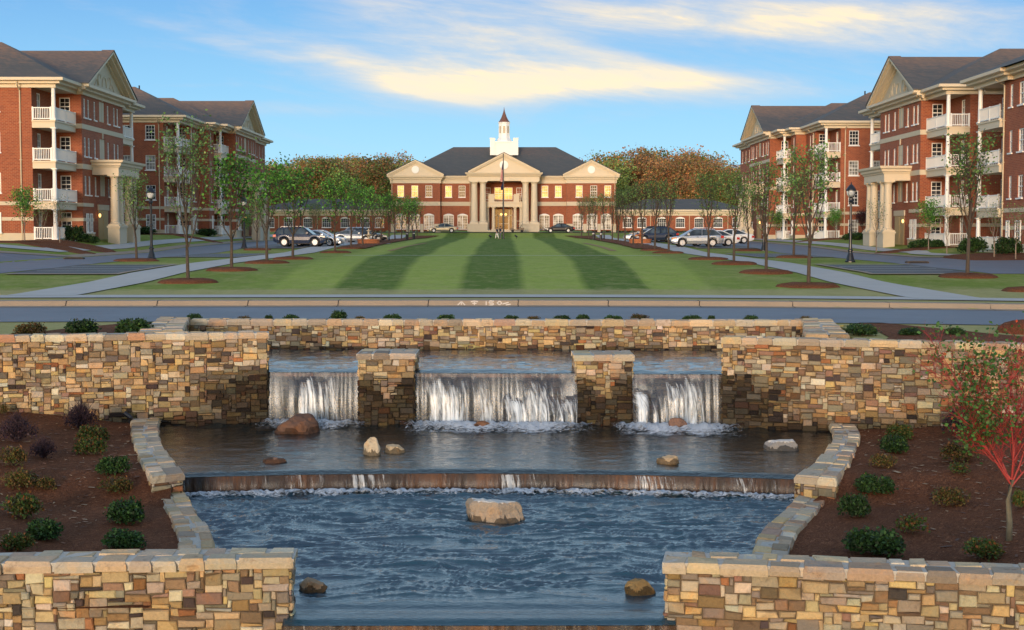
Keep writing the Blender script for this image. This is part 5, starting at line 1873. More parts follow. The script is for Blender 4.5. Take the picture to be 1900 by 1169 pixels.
    g.box(X(-36), X(38), YM - .6, YM + 3.6, zg1 - .85, zg1 - .25); g.box(X(-37), X(39), YM - .75, YM + 3.6, zg1 - .25, zg1 - .05)
    gal = part('gallery', g, M['trim'], B)
    for s in (-1, 1):
        p_ = MB(); a, b = sorted((X(s * 18.5 + 1), X(s * 28.5 + 1))); p_.box(a, b, YM - .6, YM - .2, zg1 - .05, zg1 + 1.15); p_.box(a - .05, b + .05, YM - .66, YM - .14, zg1 + 1.15, zg1 + 1.25); part('parapet_block', p_, M['trim'], gal)
        for du in (19.5, 30.5): part('column', column_mb(X(s * du + 1 + (0 if s < 0 else 1)), YM - .1, zb + .05, zg1 - .85, .29, 14), M['trim'], B)
    rl = railing_mb([(X(-17.5), YM - .45), (X(19.5), YM - .45)], zg1 - .05, 1.05, .32); part('railing', rl, M['trim'], gal)
    rl = railing_mb([(X(-36), YM - .45), (X(-28), YM - .45)], zg1 - .05, 1.05, .25); rl.add(railing_mb([(X(31), YM - .45), (X(38), YM - .45)], zg1 - .05, 1.05, .25)); part('railing', rl, M['trim'], gal)
    d = MB()
    x0, x1, yd, zt = AX - 1.5, AX + 1.5, YM + 3.5, mz(388)
    for xx in (x0, AX - .98, AX + .9, x1 - .1): d.box(xx, xx + .1, yd - .08, yd + .05, zb, zt - (.0 if abs(xx - AX) > 1.2 else .0))
    d.box(x0, x1, yd - .08, yd + .05, zb + 2.45, zb + 2.58)
    for k in range(13):
        a1, a2 = math.pi * k / 13, math.pi * (k + 1) / 13
        d.box(AX - 1.5 * math.cos(a1) , AX - 1.5 * math.cos(a2), yd - .2, yd - .02, zt + .45 * math.sin(a1) - .1, zt + .45 * math.sin(a2) + .12)
    ef = part('entrance_frame', d, M['trim'], B)
    dd = MB()
    for xx in (AX - .88, AX + .02):
        dd.box(xx, xx + .1, yd - .05, yd, zb, zb + 2.4); dd.box(xx + .76, xx + .86, yd - .05, yd, zb, zb + 2.4); dd.box(xx + .1, xx + .76, yd - .05, yd, zb, zb + .2); dd.box(xx + .1, xx + .76, yd - .05, yd, zb + 2.3, zb + 2.4); dd.box(xx + .1, xx + .76, yd - .05, yd, zb + 1.05, zb + 1.15)
    part('door', dd, M['trim'], B)
    gp = MB(); gp.poly([(x0, yd + .04, zb), (x1, yd + .04, zb), (x1, yd + .04, zt), (x0, yd + .04, zt)]); part('door_glass', gp, M['glass'], B)
    li = MB()
    for q in (-.38, .38): li.lathe([(.05, 0), (.2, .12), (.2, .3), (.06, .4)], (AX + q, YM + 2.2, mz(400)), 8)
    part('porch_lamp', li, M['lamp'], B)
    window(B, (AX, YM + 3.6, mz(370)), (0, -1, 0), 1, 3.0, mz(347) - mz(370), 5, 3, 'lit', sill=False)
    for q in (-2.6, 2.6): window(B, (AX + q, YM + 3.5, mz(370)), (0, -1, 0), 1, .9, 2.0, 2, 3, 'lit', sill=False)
    fl = MB(); fl.box(X(-62), X(64), yp - .2, YM + 3.6, zb - .25, zb + .03); part('porch_floor', fl, M['cast'], B)
    cl = MB(); cl.box(X(-62), X(64), yp + .1, YM + 3.6, zpt - .02, zpt + .05); part('porch_ceiling', cl, M['stucco'], B)
    # main roof
    r = MB(); ze = zc0 + 1.26
    x0, x1 = X(-199), X(201); y0, y1 = YM + .6, YM + 26
    zr = mz(274) * (YM + 12) / YM
    A_, C_ = ((842 - 937) / F * (YM + 12), YM + 12, zr), ((1031 - 937) / F * (YM + 12), YM + 12, zr)
    a, b, c, d_ = (x0, y0, ze), (x1, y0, ze), (x1, y1, ze), (x0, y1, ze)
    r.poly([a, b, C_, A_]); r.poly([b, c, C_]); r.poly([c, d_, A_, C_]); r.poly([d_, a, A_]); r.poly([a, d_, c, b])
    part('roof', r, M['slate'], B)
    bw = MB(); bw.box(x0 + .6, x1 - .6, YM + 14, YM + 25, zb, ze); part('rear_wall', bw, M['brick'], B)
    # cupola
    yc = YM + 9.5; sc_ = F / yc
    def cx(u): return (u - 937) / sc_
    def cz(v): return (432 - v) / sc_
    m = cx(935.5)
    q = MB(); h = (961 - 910) / sc_ / 2
    q.box(m - h + .25, m + h - .25, yc - h + .25, yc + h - .25, cz(290), cz(266)); q.box(m - h + .1, m + h - .1, yc - h + .1, yc + h - .1, cz(267), cz(264.8))
    for k in range(11):
        xx = m - h + .6 + (2 * h - 1.2) * k / 10
        q.box(xx - .03, xx + .03, yc - h + .2, yc - h + .25, cz(284), cz(268))
    for sx_ in (-1, 1):
        for sy in (-1, 1):
            px, py = m + sx_ * (h - .38), yc + sy * (h - .38)
            q.box(px - .4, px + .4, py - .4, py + .4, cz(290), cz(260)); q.box(px - .46, px + .46, py - .46, py + .46, cz(260), cz(258.6))
    part('cupola_base', q, M['white'], B)
    q = MB()
    r8 = lambda p: (q.lathe(p, (m, yc, 0), 8, a0=R(22.5)))
    r8([(1.35, cz(266)), (1.35, cz(262)), (1.02, cz(257)), (.98, cz(231)), (1.06, cz(230.6)), (1.08, cz(228.6))])
    cu = part('cupola', q, M['white'], B)
    lv = MB()
    for k in range(8):
        a0 = math.pi / 4 * k
        n = Vector((math.cos(a0), math.sin(a0), 0)); t_ = Vector((-n.y, n.x, 0)); P = Vector((m, yc, 0)) + n * .945
        z0_, z1_ = cz(249), cz(236)
        lv.poly([P - t_ * .2 + Up(z0_), P + t_ * .2 + Up(z0_), P + t_ * .2 + Up(z1_), P - t_ * .2 + Up(z1_)])
    part('louvre', lv, M['shutter'], cu)
    sp = MB()
    sp.lathe([(1.06, cz(228.6)), (.78, cz(225)), (.52, cz(220)), (.30, cz(214)), (.12, cz(208)), (.04, cz(203)), (.01, cz(200))], (m, yc, 0), 8, a0=R(22.5))
    part('spire', sp, M['copper'], B)
    # low side wings
    for s in (-1, 1):
        W = MB(); a, b = sorted((AX + s * 208 / SM, AX + s * 455 / SM)); y = YM + 2.5
        xs = [AX + s * q_ / SM for q_ in (232, 259, 296, 331, 366, 402, 437)]
        z0_, z1_ = mz(422) , mz(405)
        zb2 = mz(428)
        wall(W, (a, y, zb2), (1, 0, 0), (0, -1, 0), b - a, mz(398) - zb2, [(x - .75 - a, x + .75 - a, z0_ - zb2, z1_ - zb2) for x in xs])
        wg = part('side_wing', W, M['brick'], B)
        for x in xs: window(B, (x, y, z0_), (0, -1, 0), 1, 1.5, z1_ - z0_, 4, 4, 'glass', arch=True)
        cc = MB(); sweep(cc, [(a, y), (b, y)], cornice_prof(mz(400), 1.0, .7)); part('cornice', cc, M['trim'], B)
        rr = MB(); hip(rr, a - .7, b + .7, y - .7, y + 12, mz(400) + .98, 1.9); part('roof', rr, M['slate'], B)
        for x in [AX + s * q_ / SM for q_ in (275, 348, 420)]:
            dw = MB(); dw.tube([(x, y - .1, zb2), (x, y - .1, mz(400))], .06, 6); part('downspout', dw, M['downpipe'], B)


clubhouse()
# ---------------------------------------------------------------- trees and shrubs
def leaf_quads(mb, P, rng, n, spread, size, cols, flat=.5):
    for _ in range(n):
        p = P + Vector((rng.gauss(0, spread), rng.gauss(0, spread), rng.gauss(0, spread * .8)))
        d = Vector((rng.gauss(0, 1), rng.gauss(0, 1), rng.gauss(0, .6))).normalized()
        e = d.cross(Vector((rng.gauss(0, 1), rng.gauss(0, 1), rng.gauss(0, 1)))).normalized()
        l = size * rng.uniform(.6, 1.3); w_ = l * .42
        c = rng.choice(cols); k = rng.uniform(.65, 1.3); c = tuple(x * k for x in c)
        b = len(mb.v)
        for q in (p, p + d * l * .5 + e * w_, p + d * l, p + d * l * .5 - e * w_): mb.v.append((q.x, q.y, q.z))
        mb.face((b, b + 1, b + 2, b + 3), c)


def make_tree(seed, H, th, r0, spread, nlimb, leaves, lsize, cols, upright=.9, cspread=.22, tw=4, bark='bark', lean=.0, dens0=.15, droop=0.0, forks=3):
    """returns (wood mesh, crown mesh). vase shaped young street tree"""
    rng = random.Random(seed); wood = MB(); crown = MB()
    top = Vector((rng.uniform(-.05, .05), rng.uniform(-.05, .05), th))
    wood.tube([(0, 0, -.15), (0, 0, .05), (top.x * .4, top.y * .4, th * .5), tuple(top)], [r0 * 1.35, r0 * 1.1, r0 * .95, r0 * .85], 8)
    lead = [top]
    p = top.copy()
    for k in range(6):
        p = p + Vector((rng.gauss(0, .07), rng.gauss(0, .07), (H - th) / 6)); lead.append(p.copy())
    wood.tube(lead, [r0 * .8 * (1 - .155 * i) for i in range(7)], 6)
    tips = []
    for i in range(nlimb):
        f = (i / nlimb) ** 1.15
        z0 = th + (H - th) * .72 * f
        k = min(5, int(f * .72 * 6)); base = lead[k].lerp(lead[k + 1], .5) if k < 6 else lead[-1]
        base = Vector((base.x, base.y, z0 if i else th)); 
        a = i * 2.399 + rng.uniform(-.4, .4)
        L = (H - z0) * rng.uniform(.72, 1.0) * (1 if f < .5 else .85)
        out = spread * (1 - .55 * f) * rng.uniform(.75, 1.2)
        pts = []; n = 6
        for j in range(n + 1):
            t = j / n
            o = out * (t ** (.65 if upright > .5 else .9))
            pts.append(base + Vector((math.cos(a) * o + rng.gauss(0, .035) * t, math.sin(a) * o + rng.gauss(0, .035) * t, L * (t * (1 - droop * t)) * (.55 + .45 * upright))))
        rr = r0 * .42 * (1 - .5 * f)
        wood.tube(pts, [rr * (1 - .13 * j) for j in range(n + 1)], 5, cap=False)
        for j in range(1, n + 1):
            for s in range(forks):
                b = pts[j]; aa = a + rng.uniform(-1.5, 1.5)
                l2 = rng.uniform(.35, .8) * (H / 7) * (1.1 - .4 * j / n)
                e = b + Vector((math.cos(aa) * l2 * .62, math.sin(aa) * l2 * .62, l2 * rng.uniform(.35, 1.0)))
                m = b.lerp(e, .5) + Vector((0, 0, -.03))
                wood.tube([b, m, e], [rr * .30, rr * .2, rr * .1], 3, cap=False)
                tips.append((m, .5)); tips.append((e, 1.0)); 
                for _ in range(tw - 2):
                    e2 = e + Vector((rng.gauss(0, .2), rng.gauss(0, .2), rng.uniform(0, .35))); wood.tube([e if rng.random() < .5 else m, e2], [rr * .12, rr * .06], 3, cap=False); tips.append((e2, 1.0))
    # leaves gather in clumps: many tips stay nearly bare, low ones most of all
    per = leaves / max(1, len(tips))
    for p, w_ in tips:
        q = (p.z - th) / (H - th)
        g = (dens0 + (1 - dens0) * min(1, q * 1.8)) * (2.2 if rng.random() < .45 else .35)
        n = int(per * w_ * g + rng.random())
        leaf_quads(crown, p, rng, n, cspread, lsize, cols)
    return wood.mesh('trunk', M[bark], smooth=True, recalc=False), crown.mesh('crown', M['leaf'], recalc=False)


GREEN = [(.085, .260, .034), (.130, .364, .046), (.052, .156, .026), (.182, .429, .078), (.046, .117, .026)]
OLIVE = [(.112, .210, .053), (.150, .285, .075), (.083, .150, .045), (.210, .330, .105)]
GREY = [(.098, .196, .070), (.154, .280, .112), (.070, .140, .049)]
TV = {
    'tall': [make_tree(1, 7.4, 1.5, .085, 1.35, 15, 1500, .12, GREY + OLIVE, upright=.95, cspread=.12, dens0=.3)],
    'maple': [make_tree(s, 5.7, 1.35, .085, 1.15, 13, 1250, .16, GREEN, upright=.9, cspread=.15, dens0=.06) for s in (3, 4, 5)],
    'olive': [make_tree(s, 5.9, 1.6, .085, .8, 13, 1250, .115, OLIVE, upright=1.0, cspread=.12, dens0=.12) for s in (7, 8, 9)],
    'bare': [make_tree(11, 3.4, 1.0, .04, .55, 9, 260, .08, OLIVE, bark='barkpale', cspread=.1, tw=3)],
    'light': [make_tree(12, 3.6, .9, .045, .85, 11, 1700, .12, GREEN, bark='barkpale', cspread=.15)],
    'purple': [make_tree(13, 2.4, .9, .04, .55, 10, 1500, .09, [(.06, .02, .03), (.10, .03, .04)], cspread=.1)],
}
TV['maple_far'] = [make_tree(s, 5.5, 1.35, .085, 1.0, 12, 560, .17, GREEN, upright=.95, cspread=.14, dens0=.06) for s in (14, 15)]
TV['olive_far'] = [make_tree(s, 5.7, 1.6, .085, .7, 12, 620, .12, OLIVE, upright=1.0, cspread=.12, dens0=.1) for s in (17, 18)]


ordn = ['first', 'second', 'third', 'fourth', 'fifth', 'sixth', 'seventh', 'eighth', 'ninth', 'tenth', 'eleventh', 'twelfth', 'thirteenth', 'fourteenth', 'fifteenth', 'sixteenth', 'seventeenth']


def ring_label(l):
    for o_ in ordn:
        for r_ in ('left row', 'right row'):
            if l.endswith(' %s from the street, %s' % (o_, r_)): return 'red brown mulch mound under the %s tree of the %s' % (o_, r_)
    return 'red brown mulch mound under the ' + ' '.join(l.split()[:10])


def tree(kind, x, y, label, group, var=0, sc_=1.0, rz=0, ring=None, zf=None, h=None):
    z = zg(x, y) if zf is None else zf
    wd, cr = TV[kind][var % len(TV[kind])]
    t = thing({'tall': 'street_tree', 'maple': 'street_tree', 'olive': 'street_tree', 'maple_far': 'street_tree', 'olive_far': 'street_tree'}.get(kind, 'young_tree'), label, 'tree', (x, y, z + (.06 if ring else 0)), rz, group)
    t.scale = (sc_, sc_, sc_ if h is None else h)
    link('trunk', wd, t); link('crown', cr, t)
    if ring:
        rx = ring
        mb = mound(x, y, rx, rx, .17, int(x * 10 + y))
        o = thing('mulch_ring', ring_label(label), 'mulch ring', (x, y, z), group='mulch rings under the street trees')
        part('mulch', mb, M['mulch'], o, smooth=True, recalc=False)
    return t


G1 = 'street trees along the left side of the green'; G2 = 'street trees along the right side of the green'
left = [(348, 525, 'tall', .88), (429, 499, 'maple', .98), (495, 488, 'maple', .97), (543, 481, 'maple', 1.0), (622, 470, 'maple', 1.02), (651, 463, 'maple', .95), (673, 457, 'maple', 1.02), (692, 453, 'maple', 1.0), (707, 450, 'maple', .95), (722, 447, 'maple', .98), (733, 445, 'maple', .95), (745, 443, 'maple', .95), (757, 441, 'maple', 1.0), (766, 439, 'maple', 1.05), (774, 437.5, 'maple', 1.0)]
Yl = [61, 71, 81.5, 91.5, 115, 126, 137, 148, 158, 168, 177, 186, 196, 206, 216]
for i, ((u, v, k, s), Y) in enumerate(zip(left, Yl)):
    x = at(u, 450, Y).x
    sp = {0: 'tall airy tree with sparse grey green leaves', 1: 'broad maple with bright green clumps'}.get(i, 'young maple with bright green leaves')
    tree(k if i < 5 else 'maple_far', x, Y, ('%s, %s from the street, left row' % (sp, ordn[i])), G1, i, s, i * 1.3, ring=1.28 if i < 6 else None)
right = [(1501, 533, 'olive', .92, 57.3), (1422, 505, 'olive', .86, 68), (1362, 490, 'olive', .84, 79.5), (1315, 481, 'olive', .88, 90.5), (1241, 470, 'olive', .95, 113), (1215, 465, 'olive', 1.0, 121), (1191, 461, 'olive', 1.0, 131), (1175, 457, 'olive', 1.0, 141), (1160, 453, 'olive', .95, 151), (1147, 450, 'olive', 1.0, 161), (1136, 447, 'olive', .95, 171), (1121, 444, 'olive', 1.0, 181), (1104, 441, 'olive', 1.0, 192), (1092, 438, 'olive', 1.0, 203), (1079, 434, 'olive', 1.05, 214)]
for i, (u, v, k, s, Y) in enumerate(right):
    x = at(u, 450, Y).x
    sp = {0: 'slender tree with forked stems and olive leaves'}.get(i, 'slender tree with small olive leaves')
    tree(k if i < 4 else 'olive_far', x, Y, ('%s, %s from the street, right row' % (sp, ordn[i])), G2, i, s, i * 1.7 + 1, ring=1.28 if i < 6 else None)
# continuous mulch under the far trees
for s_, xa, xb, lab in ((-1, -14.6, -11.9, 'left'), (1, 11.1, 13.6, 'right')):
    mb = sheet([(xa, 125), (xa, 212), (xa + (1.2 if s_ < 0 else -2), 222)], [(xb, 125), (xb, 212), (xb + (2 if s_ < 0 else -.5), 222)], .05, 1)
    rr = random.Random(4)
    mb.v = [(a + rr.uniform(-.16, .16), b, c + rr.uniform(0, .05)) for a, b, c in mb.v]
    struct('mulch_strip', mb, M['mulch'], label='long mulch strip under the far trees %s of the green' % lab, cat='mulch bed')
# island trees
tree('olive', at(253, 450, 86.5).x, 86.5, 'pale green airy tree beside the tall left street lamp', 'street trees on the parking islands', 1, .85, 2, ring=1.35)
tree('olive', at(477, 450, 122).x, 122, 'small thin tree on the island beside the far left street lamp', 'street trees on the parking islands', 2, .75, 1, ring=1.2)
tree('olive', at(528, 450, 123.5).x - 1.0, 150.8, 'thin tree left of the dark blue SUV', 'street trees on the parking islands', 0, .7, 1)
tree('olive', at(1473, 450, 96).x, 96, 'olive tree on the right island before the farther brick block', 'street trees on the parking islands', 2, .95, .4, ring=1.25)
tree('olive', at(1796, 450, 64.8).x, 64.8, 'tall thin tree on the grass before the nearest right balconies', 'street trees on the parking islands', 0, 1.05, 2.4, ring=1.3)
tree('olive', at(1388, 450, 120).x, 120, 'slender tree near the far right street lamp', 'street trees on the parking islands', 1, .9, 3, ring=1.2)
mb = mound(at(1893, 548, 54).x + .4, 53.5, 1.2, 1.2, .17, 77)
o = thing('mulch_ring', 'mound of red brown mulch cut off by the right edge across the street', 'mulch ring', (19.6, 53.5, zg(19.6, 53.5)), group='mulch rings under the street trees'); part('mulch', mb, M['mulch'], o, smooth=True, recalc=False)
mb = mound(at(1893, 620, 35).x + .35, 34.6, 1.0, .9, .32, 78)
o = thing('mulch_mound', 'mound of red brown mulch behind the red stemmed maple', 'mulch mound', (12.6, 34.6, zg(12.6, 34.6))); part('mulch', mb, M['mulch'], o, smooth=True, recalc=False)

# yard trees by the buildings
for (u, Y, k, s, lab) in ((46, 103, 'light', 1.0, 'small leafy green tree before the near left brick block'), (79, 108, 'bare', .85, 'bare sapling left of the lowest left balcony'), (111, 106, 'bare', 1.0, 'bare white stemmed sapling before the lowest left balcony'),
                          (1626, 110.5, 'bare', 1.15, 'bare thin tree beside the right portico'), (1757, 100, 'bare', 1.0, 'bare sapling left of the right balcony stack'), (1845, 88, 'bare', 1.0, 'bare sapling by the right edge building'), (1885, 84, 'bare', .95, 'bare twiggy tree at the right edge before the brick block'),
                          (1600, 147.5, 'purple', 1.1, 'small round purple leaved tree by the farther right block'), (1550, 147, 'light', .8, 'small green tree beside the low balcony of the farther right block'), (1723, 107, 'light', .95, 'dark leafy small tree right of the lit lantern'), (455, 158, 'light', .8, 'small tree by the far left portico'), (1440, 158, 'light', .85, 'small tree by the far right portico')):
    x = at(u, 450, Y).x; tree(k, x, Y, lab, 'small yard trees by the apartment blocks', 0, s, u)


def shrub_mesh(seed, r, h, n, size, cols, twig=None, bark='bark'):
    rng = random.Random(seed); lf = MB(); st = MB()
    bumps = [(rng.uniform(-.62, .62), rng.uniform(-.62, .62), rng.uniform(.1, 1.0)) for _ in range(13)]
    for i in range(26):
        a = rng.uniform(0, 6.28); q = rng.uniform(.3, .95)
        e = Vector((math.cos(a) * r * q, math.sin(a) * r * q, h * math.sqrt(max(.05, 1 - q * q)) * rng.uniform(.6, 1)))
        st.tube([(0, 0, -.05), (e.x * .4, e.y * .4, e.z * .5), tuple(e)], [.012, .008, .004], 3, cap=False)
    for i in range(n):
        a = rng.uniform(0, 6.28); u = rng.random() ** .5; el = rng.uniform(0, 1)
        bx, by, br = rng.choice(bumps)
        th = rng.uniform(0, 6.28); ph = math.acos(rng.uniform(-.2, 1))
        k = rng.uniform(.55, 1.0) ** .5
        p = Vector(((bx * .8 + math.cos(th) * math.sin(ph) * .38 * k) * r, (by * .8 + math.sin(th) * math.sin(ph) * .38 * k) * r, (.16 + br * .22 + math.cos(ph) * .48 * k) * h))
        if p.z < .01: p.z = .02
        cc = cols if rng.random() < .8 else cols[:2]
        leaf_quads(lf, p, rng, 1, .028, size, cc)
    return st.mesh('stems', M[bark], recalc=False), lf.mesh('foliage', M['leaf'], recalc=False)


DG = [(.022, .055, .016), (.035, .085, .022), (.05, .12, .03), (.02, .045, .015), (.075, .15, .035)]
RG = [(.05, .10, .02), (.09, .13, .03), (.16, .12, .03), (.20, .07, .02), (.05, .08, .02), (.06, .09, .02)]
OG = [(.06, .08, .02), (.12, .10, .025), (.17, .08, .03), (.09, .05, .02), (.20, .12, .04)]
PU = [(.035, .018, .035), (.05, .025, .04), (.03, .02, .03)]
SH = {'green': [shrub_mesh(s, .5, .48, 2300, .065, DG) for s in (1, 2)],
      'red': [shrub_mesh(s, .5, .45, 1900, .06, RG) for s in (3, 4)],
      'orange': [shrub_mesh(s, .5, .42, 1500, .055, OG) for s in (5, 6)],
      'sparse': [shrub_mesh(9, .5, .5, 380, .075, RG)]}


def purple_shrub(seed):
    rng = random.Random(seed); st = MB()
    for i in range(150):
        a = rng.uniform(0, 6.28); q = rng.uniform(0, 1)
        e = Vector((math.cos(a) * .48 * q, math.sin(a) * .48 * q, .5 * (1 - .45 * q) * rng.uniform(.7, 1.1)))
        m = Vector((e.x * .45 + rng.gauss(0, .03), e.y * .45 + rng.gauss(0, .03), e.z * .5))
        st.tube([(0, 0, -.03), m, e], [.008, .006, .003], 3, cap=False)
        for _ in range(3):
            e2 = m.lerp(e, rng.random()) ; st.tube([e2, e2 + Vector((rng.gauss(0, .07), rng.gauss(0, .07), rng.uniform(.02, .14)))], [.005, .0025], 3, cap=False)
    lf = MB()
    for i in range(500):
        a = rng.uniform(0, 6.28); q = rng.random() ** .6
        leaf_quads(lf, Vector((math.cos(a) * .45 * q, math.sin(a) * .45 * q, .45 * (1 - .5 * q) * rng.uniform(.3, 1.1))), rng, 1, .02, .05, PU)
    return st.mesh('stems', M['purple_twig'], recalc=False), lf.mesh('foliage', M['leaf'], recalc=False)


M['purple_twig'] = plain('purple_twigs', (.045, .025, .035), .9)
SH['purple'] = [purple_shrub(1), purple_shrub(2)]
KN = {'green': 'dark green azalea', 'red': 'red tinged azalea', 'orange': 'orange tinged azalea', 'sparse': 'thin leggy azalea', 'purple': 'bare purple shrub'}


def shrub(kind, var, p, w_m, h_m, label, group, depth=None):
    st, lf = SH[kind][var % len(SH[kind])]
    t = thing('shrub', label, 'shrub', p, (p[0] * 37) % 6.28, group)
    t.scale = (w_m, depth or w_m * .85, h_m / .5)
    link('stems', st, t); link('foliage', lf, t)


def bed_point(u, v):
    s = -1 if u < VU else 1
    d = ray(u, v); Y = 17.3
    while Y < 31.5:
        t = Y / d.y
        if d.z * t <= bedz(d.x * t, Y, s): break
        Y += .05
    # rays that start above: march from near to far until they drop below the bed
    t = Y / d.y
    return Vector((d.x * t, Y, bedz(d.x * t, Y, s)))


bedL = [('purple', 147, 797, 64, 52, 'nearest the left stone wall'), ('purple', 26, 822, 80, 52, 'by the left edge'), ('purple', 76, 852, 60, 40, 'left of centre'),
        ('red', 170, 823, 62, 40, 'highest in the left bed'), ('red', 166, 846, 66, 42, 'just below the highest one'), ('orange', 19, 866, 66, 46, 'at the left edge'),
        ('green', 208, 884, 64, 42, 'beside the curved kerb wall'), ('orange', 34, 910, 80, 48, 'by the left edge, halfway down'), ('orange', 80, 912, 46, 34, 'small and low, halfway down'),
        ('orange', 214, 918, 74, 40, 'beside the step of the kerb wall'), ('red', 38, 962, 86, 56, 'large, with red leaf tips'), ('green', 227, 972, 96, 52, 'wide, near the lower kerb wall'),
        ('green', 77, 1004, 80, 46, 'above the foreground wall'), ('red', 30, 1026, 76, 44, 'lowest, by the left edge'), ('green', 226, 1022, 92, 44, 'wide, just above the foreground wall'), ('orange', 4, 770, 20, 26, 'tiny, at the left edge below the wall')]
bedR = [('purple', 1652, 782, 42, 28, 'small, below the right stone wall'), ('purple', 1784, 806, 76, 52, 'behind the red maple stems'), ('red', 1672, 816, 62, 36, 'highest in the right bed'), ('green', 1660, 841, 72, 40, 'just below the highest one'),
        ('orange', 1645, 869, 58, 34, 'low, left of the bed centre'), ('orange', 1783, 858, 86, 46, 'left of the red maple trunk top'), ('sparse', 1786, 880, 60, 26, 'thin and low below it'), ('green', 1623, 919, 76, 44, 'near the upper kerb wall'),
        ('orange', 1771, 941, 74, 48, 'round, in the middle of the bed'), ('green', 1590, 962, 68, 52, 'beside the step of the kerb wall'), ('sparse', 1689, 992, 76, 44, 'thin and leggy with one red leaf'),
        ('green', 1634, 1034, 122, 62, 'largest, just above the foreground wall'), ('red', 1830, 1040, 90, 46, 'low, below the maple trunk'), ('red', 1899, 946, 34, 44, 'cut off by the right edge'), ('sparse', 1706, 764, 22, 16, 'tiny sprig under the wall')]
for lst, side_ in ((bedL, 'left'), (bedR, 'right')):
    for i, (k, u, v, wp, hp, lab) in enumerate(lst):
        p = bed_point(u, v); s = F / p.y
        shrub(k, i, p + Vector((0, .12, 0)), wp / s * 1.08, hp / s * 1.0, '%s in the %s bed, %s' % (KN[k], side_, lab), 'shrubs in the planting beds')
back = [(55, 616, 66, 27), (156, 613, 72, 28), (248, 612, 78, 29), (362, 590, 38, 12), (452, 590, 34, 8), (498, 591, 22, 10), (541, 592, 38, 12), (627, 593, 38, 22), (668, 593, 24, 8), (730, 593, 34, 14), (828, 594, 40, 14), (948, 595, 28, 10), (990, 595, 28, 10), (1044, 595, 36, 10), (1082, 596, 34, 16), (1136, 597, 34, 10), (1187, 597, 44, 20), (1284, 598, 36, 12), (1320, 598, 14, 7), (1392, 599, 34, 12), (1495, 600, 22, 10),
        (1600, 622, 78, 26), (1688, 625, 56, 20), (1772, 626, 38, 14)]
for i, (u, v, wp, hp) in enumerate(back):
    inb = 340 < u < 1520
    Y = (backY + 1.35) if inb else 33.9
    x = at(u, v, Y).x
    p = Vector((x, Y, zg(x, Y))); s = F / Y
    top = (v - hp - 432) / F * Y
    hh = max(.25, -top - p.z if False else (-(top) * -1) - p.z) if False else max(.22, -(v - hp - 432) / F * Y * 1.002 - p.z)
    lab = ('low %s behind the back wall of the top basin, number %d from the left' % ('dark evergreen shrub', i - 2)) if inb else ['round shrub behind the left stone wall at the left edge', 'round shrub behind the left stone wall, middle of three', 'round shrub behind the left wall beside the flank coping'][i] if i < 3 else ['wide low shrub behind the right wall beside the flank coping', 'low shrub behind the right wall, middle of three', 'small low shrub behind the right wall near the red maple'][i - 21]
    if inb: lab = 'low shrub peeping over the back basin wall, %s from the left' % (ordn + ['eighteenth', 'nineteenth'])[i - 3]
    shrub('green' if i % 4 else 'orange', i, p, wp / s * 1.15, hh, lab, 'shrubs behind the basin walls')
# foundation shrubs by the blocks
for i, (u, Y, w_, h_, lab) in enumerate(((135, 112.5, 2.0, 1.5, 'dark bushy shrub beside the lowest left balcony'), (158, 113.5, 1.4, .8, 'low shrub left of the lit left lantern'), (172, 114, 1.2, .7, 'low clipped shrub below the narrow left windows'), (262, 146, 3.5, 1.0, 'dark hedge shrub behind the left portico'), (385, 157, 3, 1.0, 'dark hedge shrub before the farther left block'),
                                         (1590, 140, 3.2, .9, 'dark hedge shrub left of the right portico'), (1697, 112, 1.6, .7, 'low shrub below the lit right lantern'), (1716, 110, 1.8, .9, 'low shrub right of the lit right lantern'), (1740, 108, 1.6, .8, 'low dark shrub before the right balcony'), (1805, 100, 2.2, 1.3, 'bushy shrub by the far corner of the right edge block'), (1870, 92, 2.4, 1.4, 'dark shrub at the foot of the right edge block'))):
    x = at(u, 450, Y).x
    shrub('green', i, Vector((x, Y, zg(x, Y))), w_, h_, lab, 'shrubs at the foot of the apartment blocks')
for (u, Y, rx, ry, lab) in ((40, 102, 5.5, 3.0, 'near left block'), (118, 108, 4.2, 3.5, 'lowest left balcony'), (1700, 109, 3.5, 2, 'right lantern'), (1870, 90, 3.5, 8, 'right edge block'), (1560, 146, 5, 2, 'farther right block'), (330, 147, 5, 2, 'farther left block')):
    x = at(u, 450, Y).x
    mb = mound(x, Y, rx, ry, .12, int(u), n=40); struct('mulch_bed', mb, M['mulch'], smooth=True, label='mulch bed before the ' + lab, cat='mulch bed')


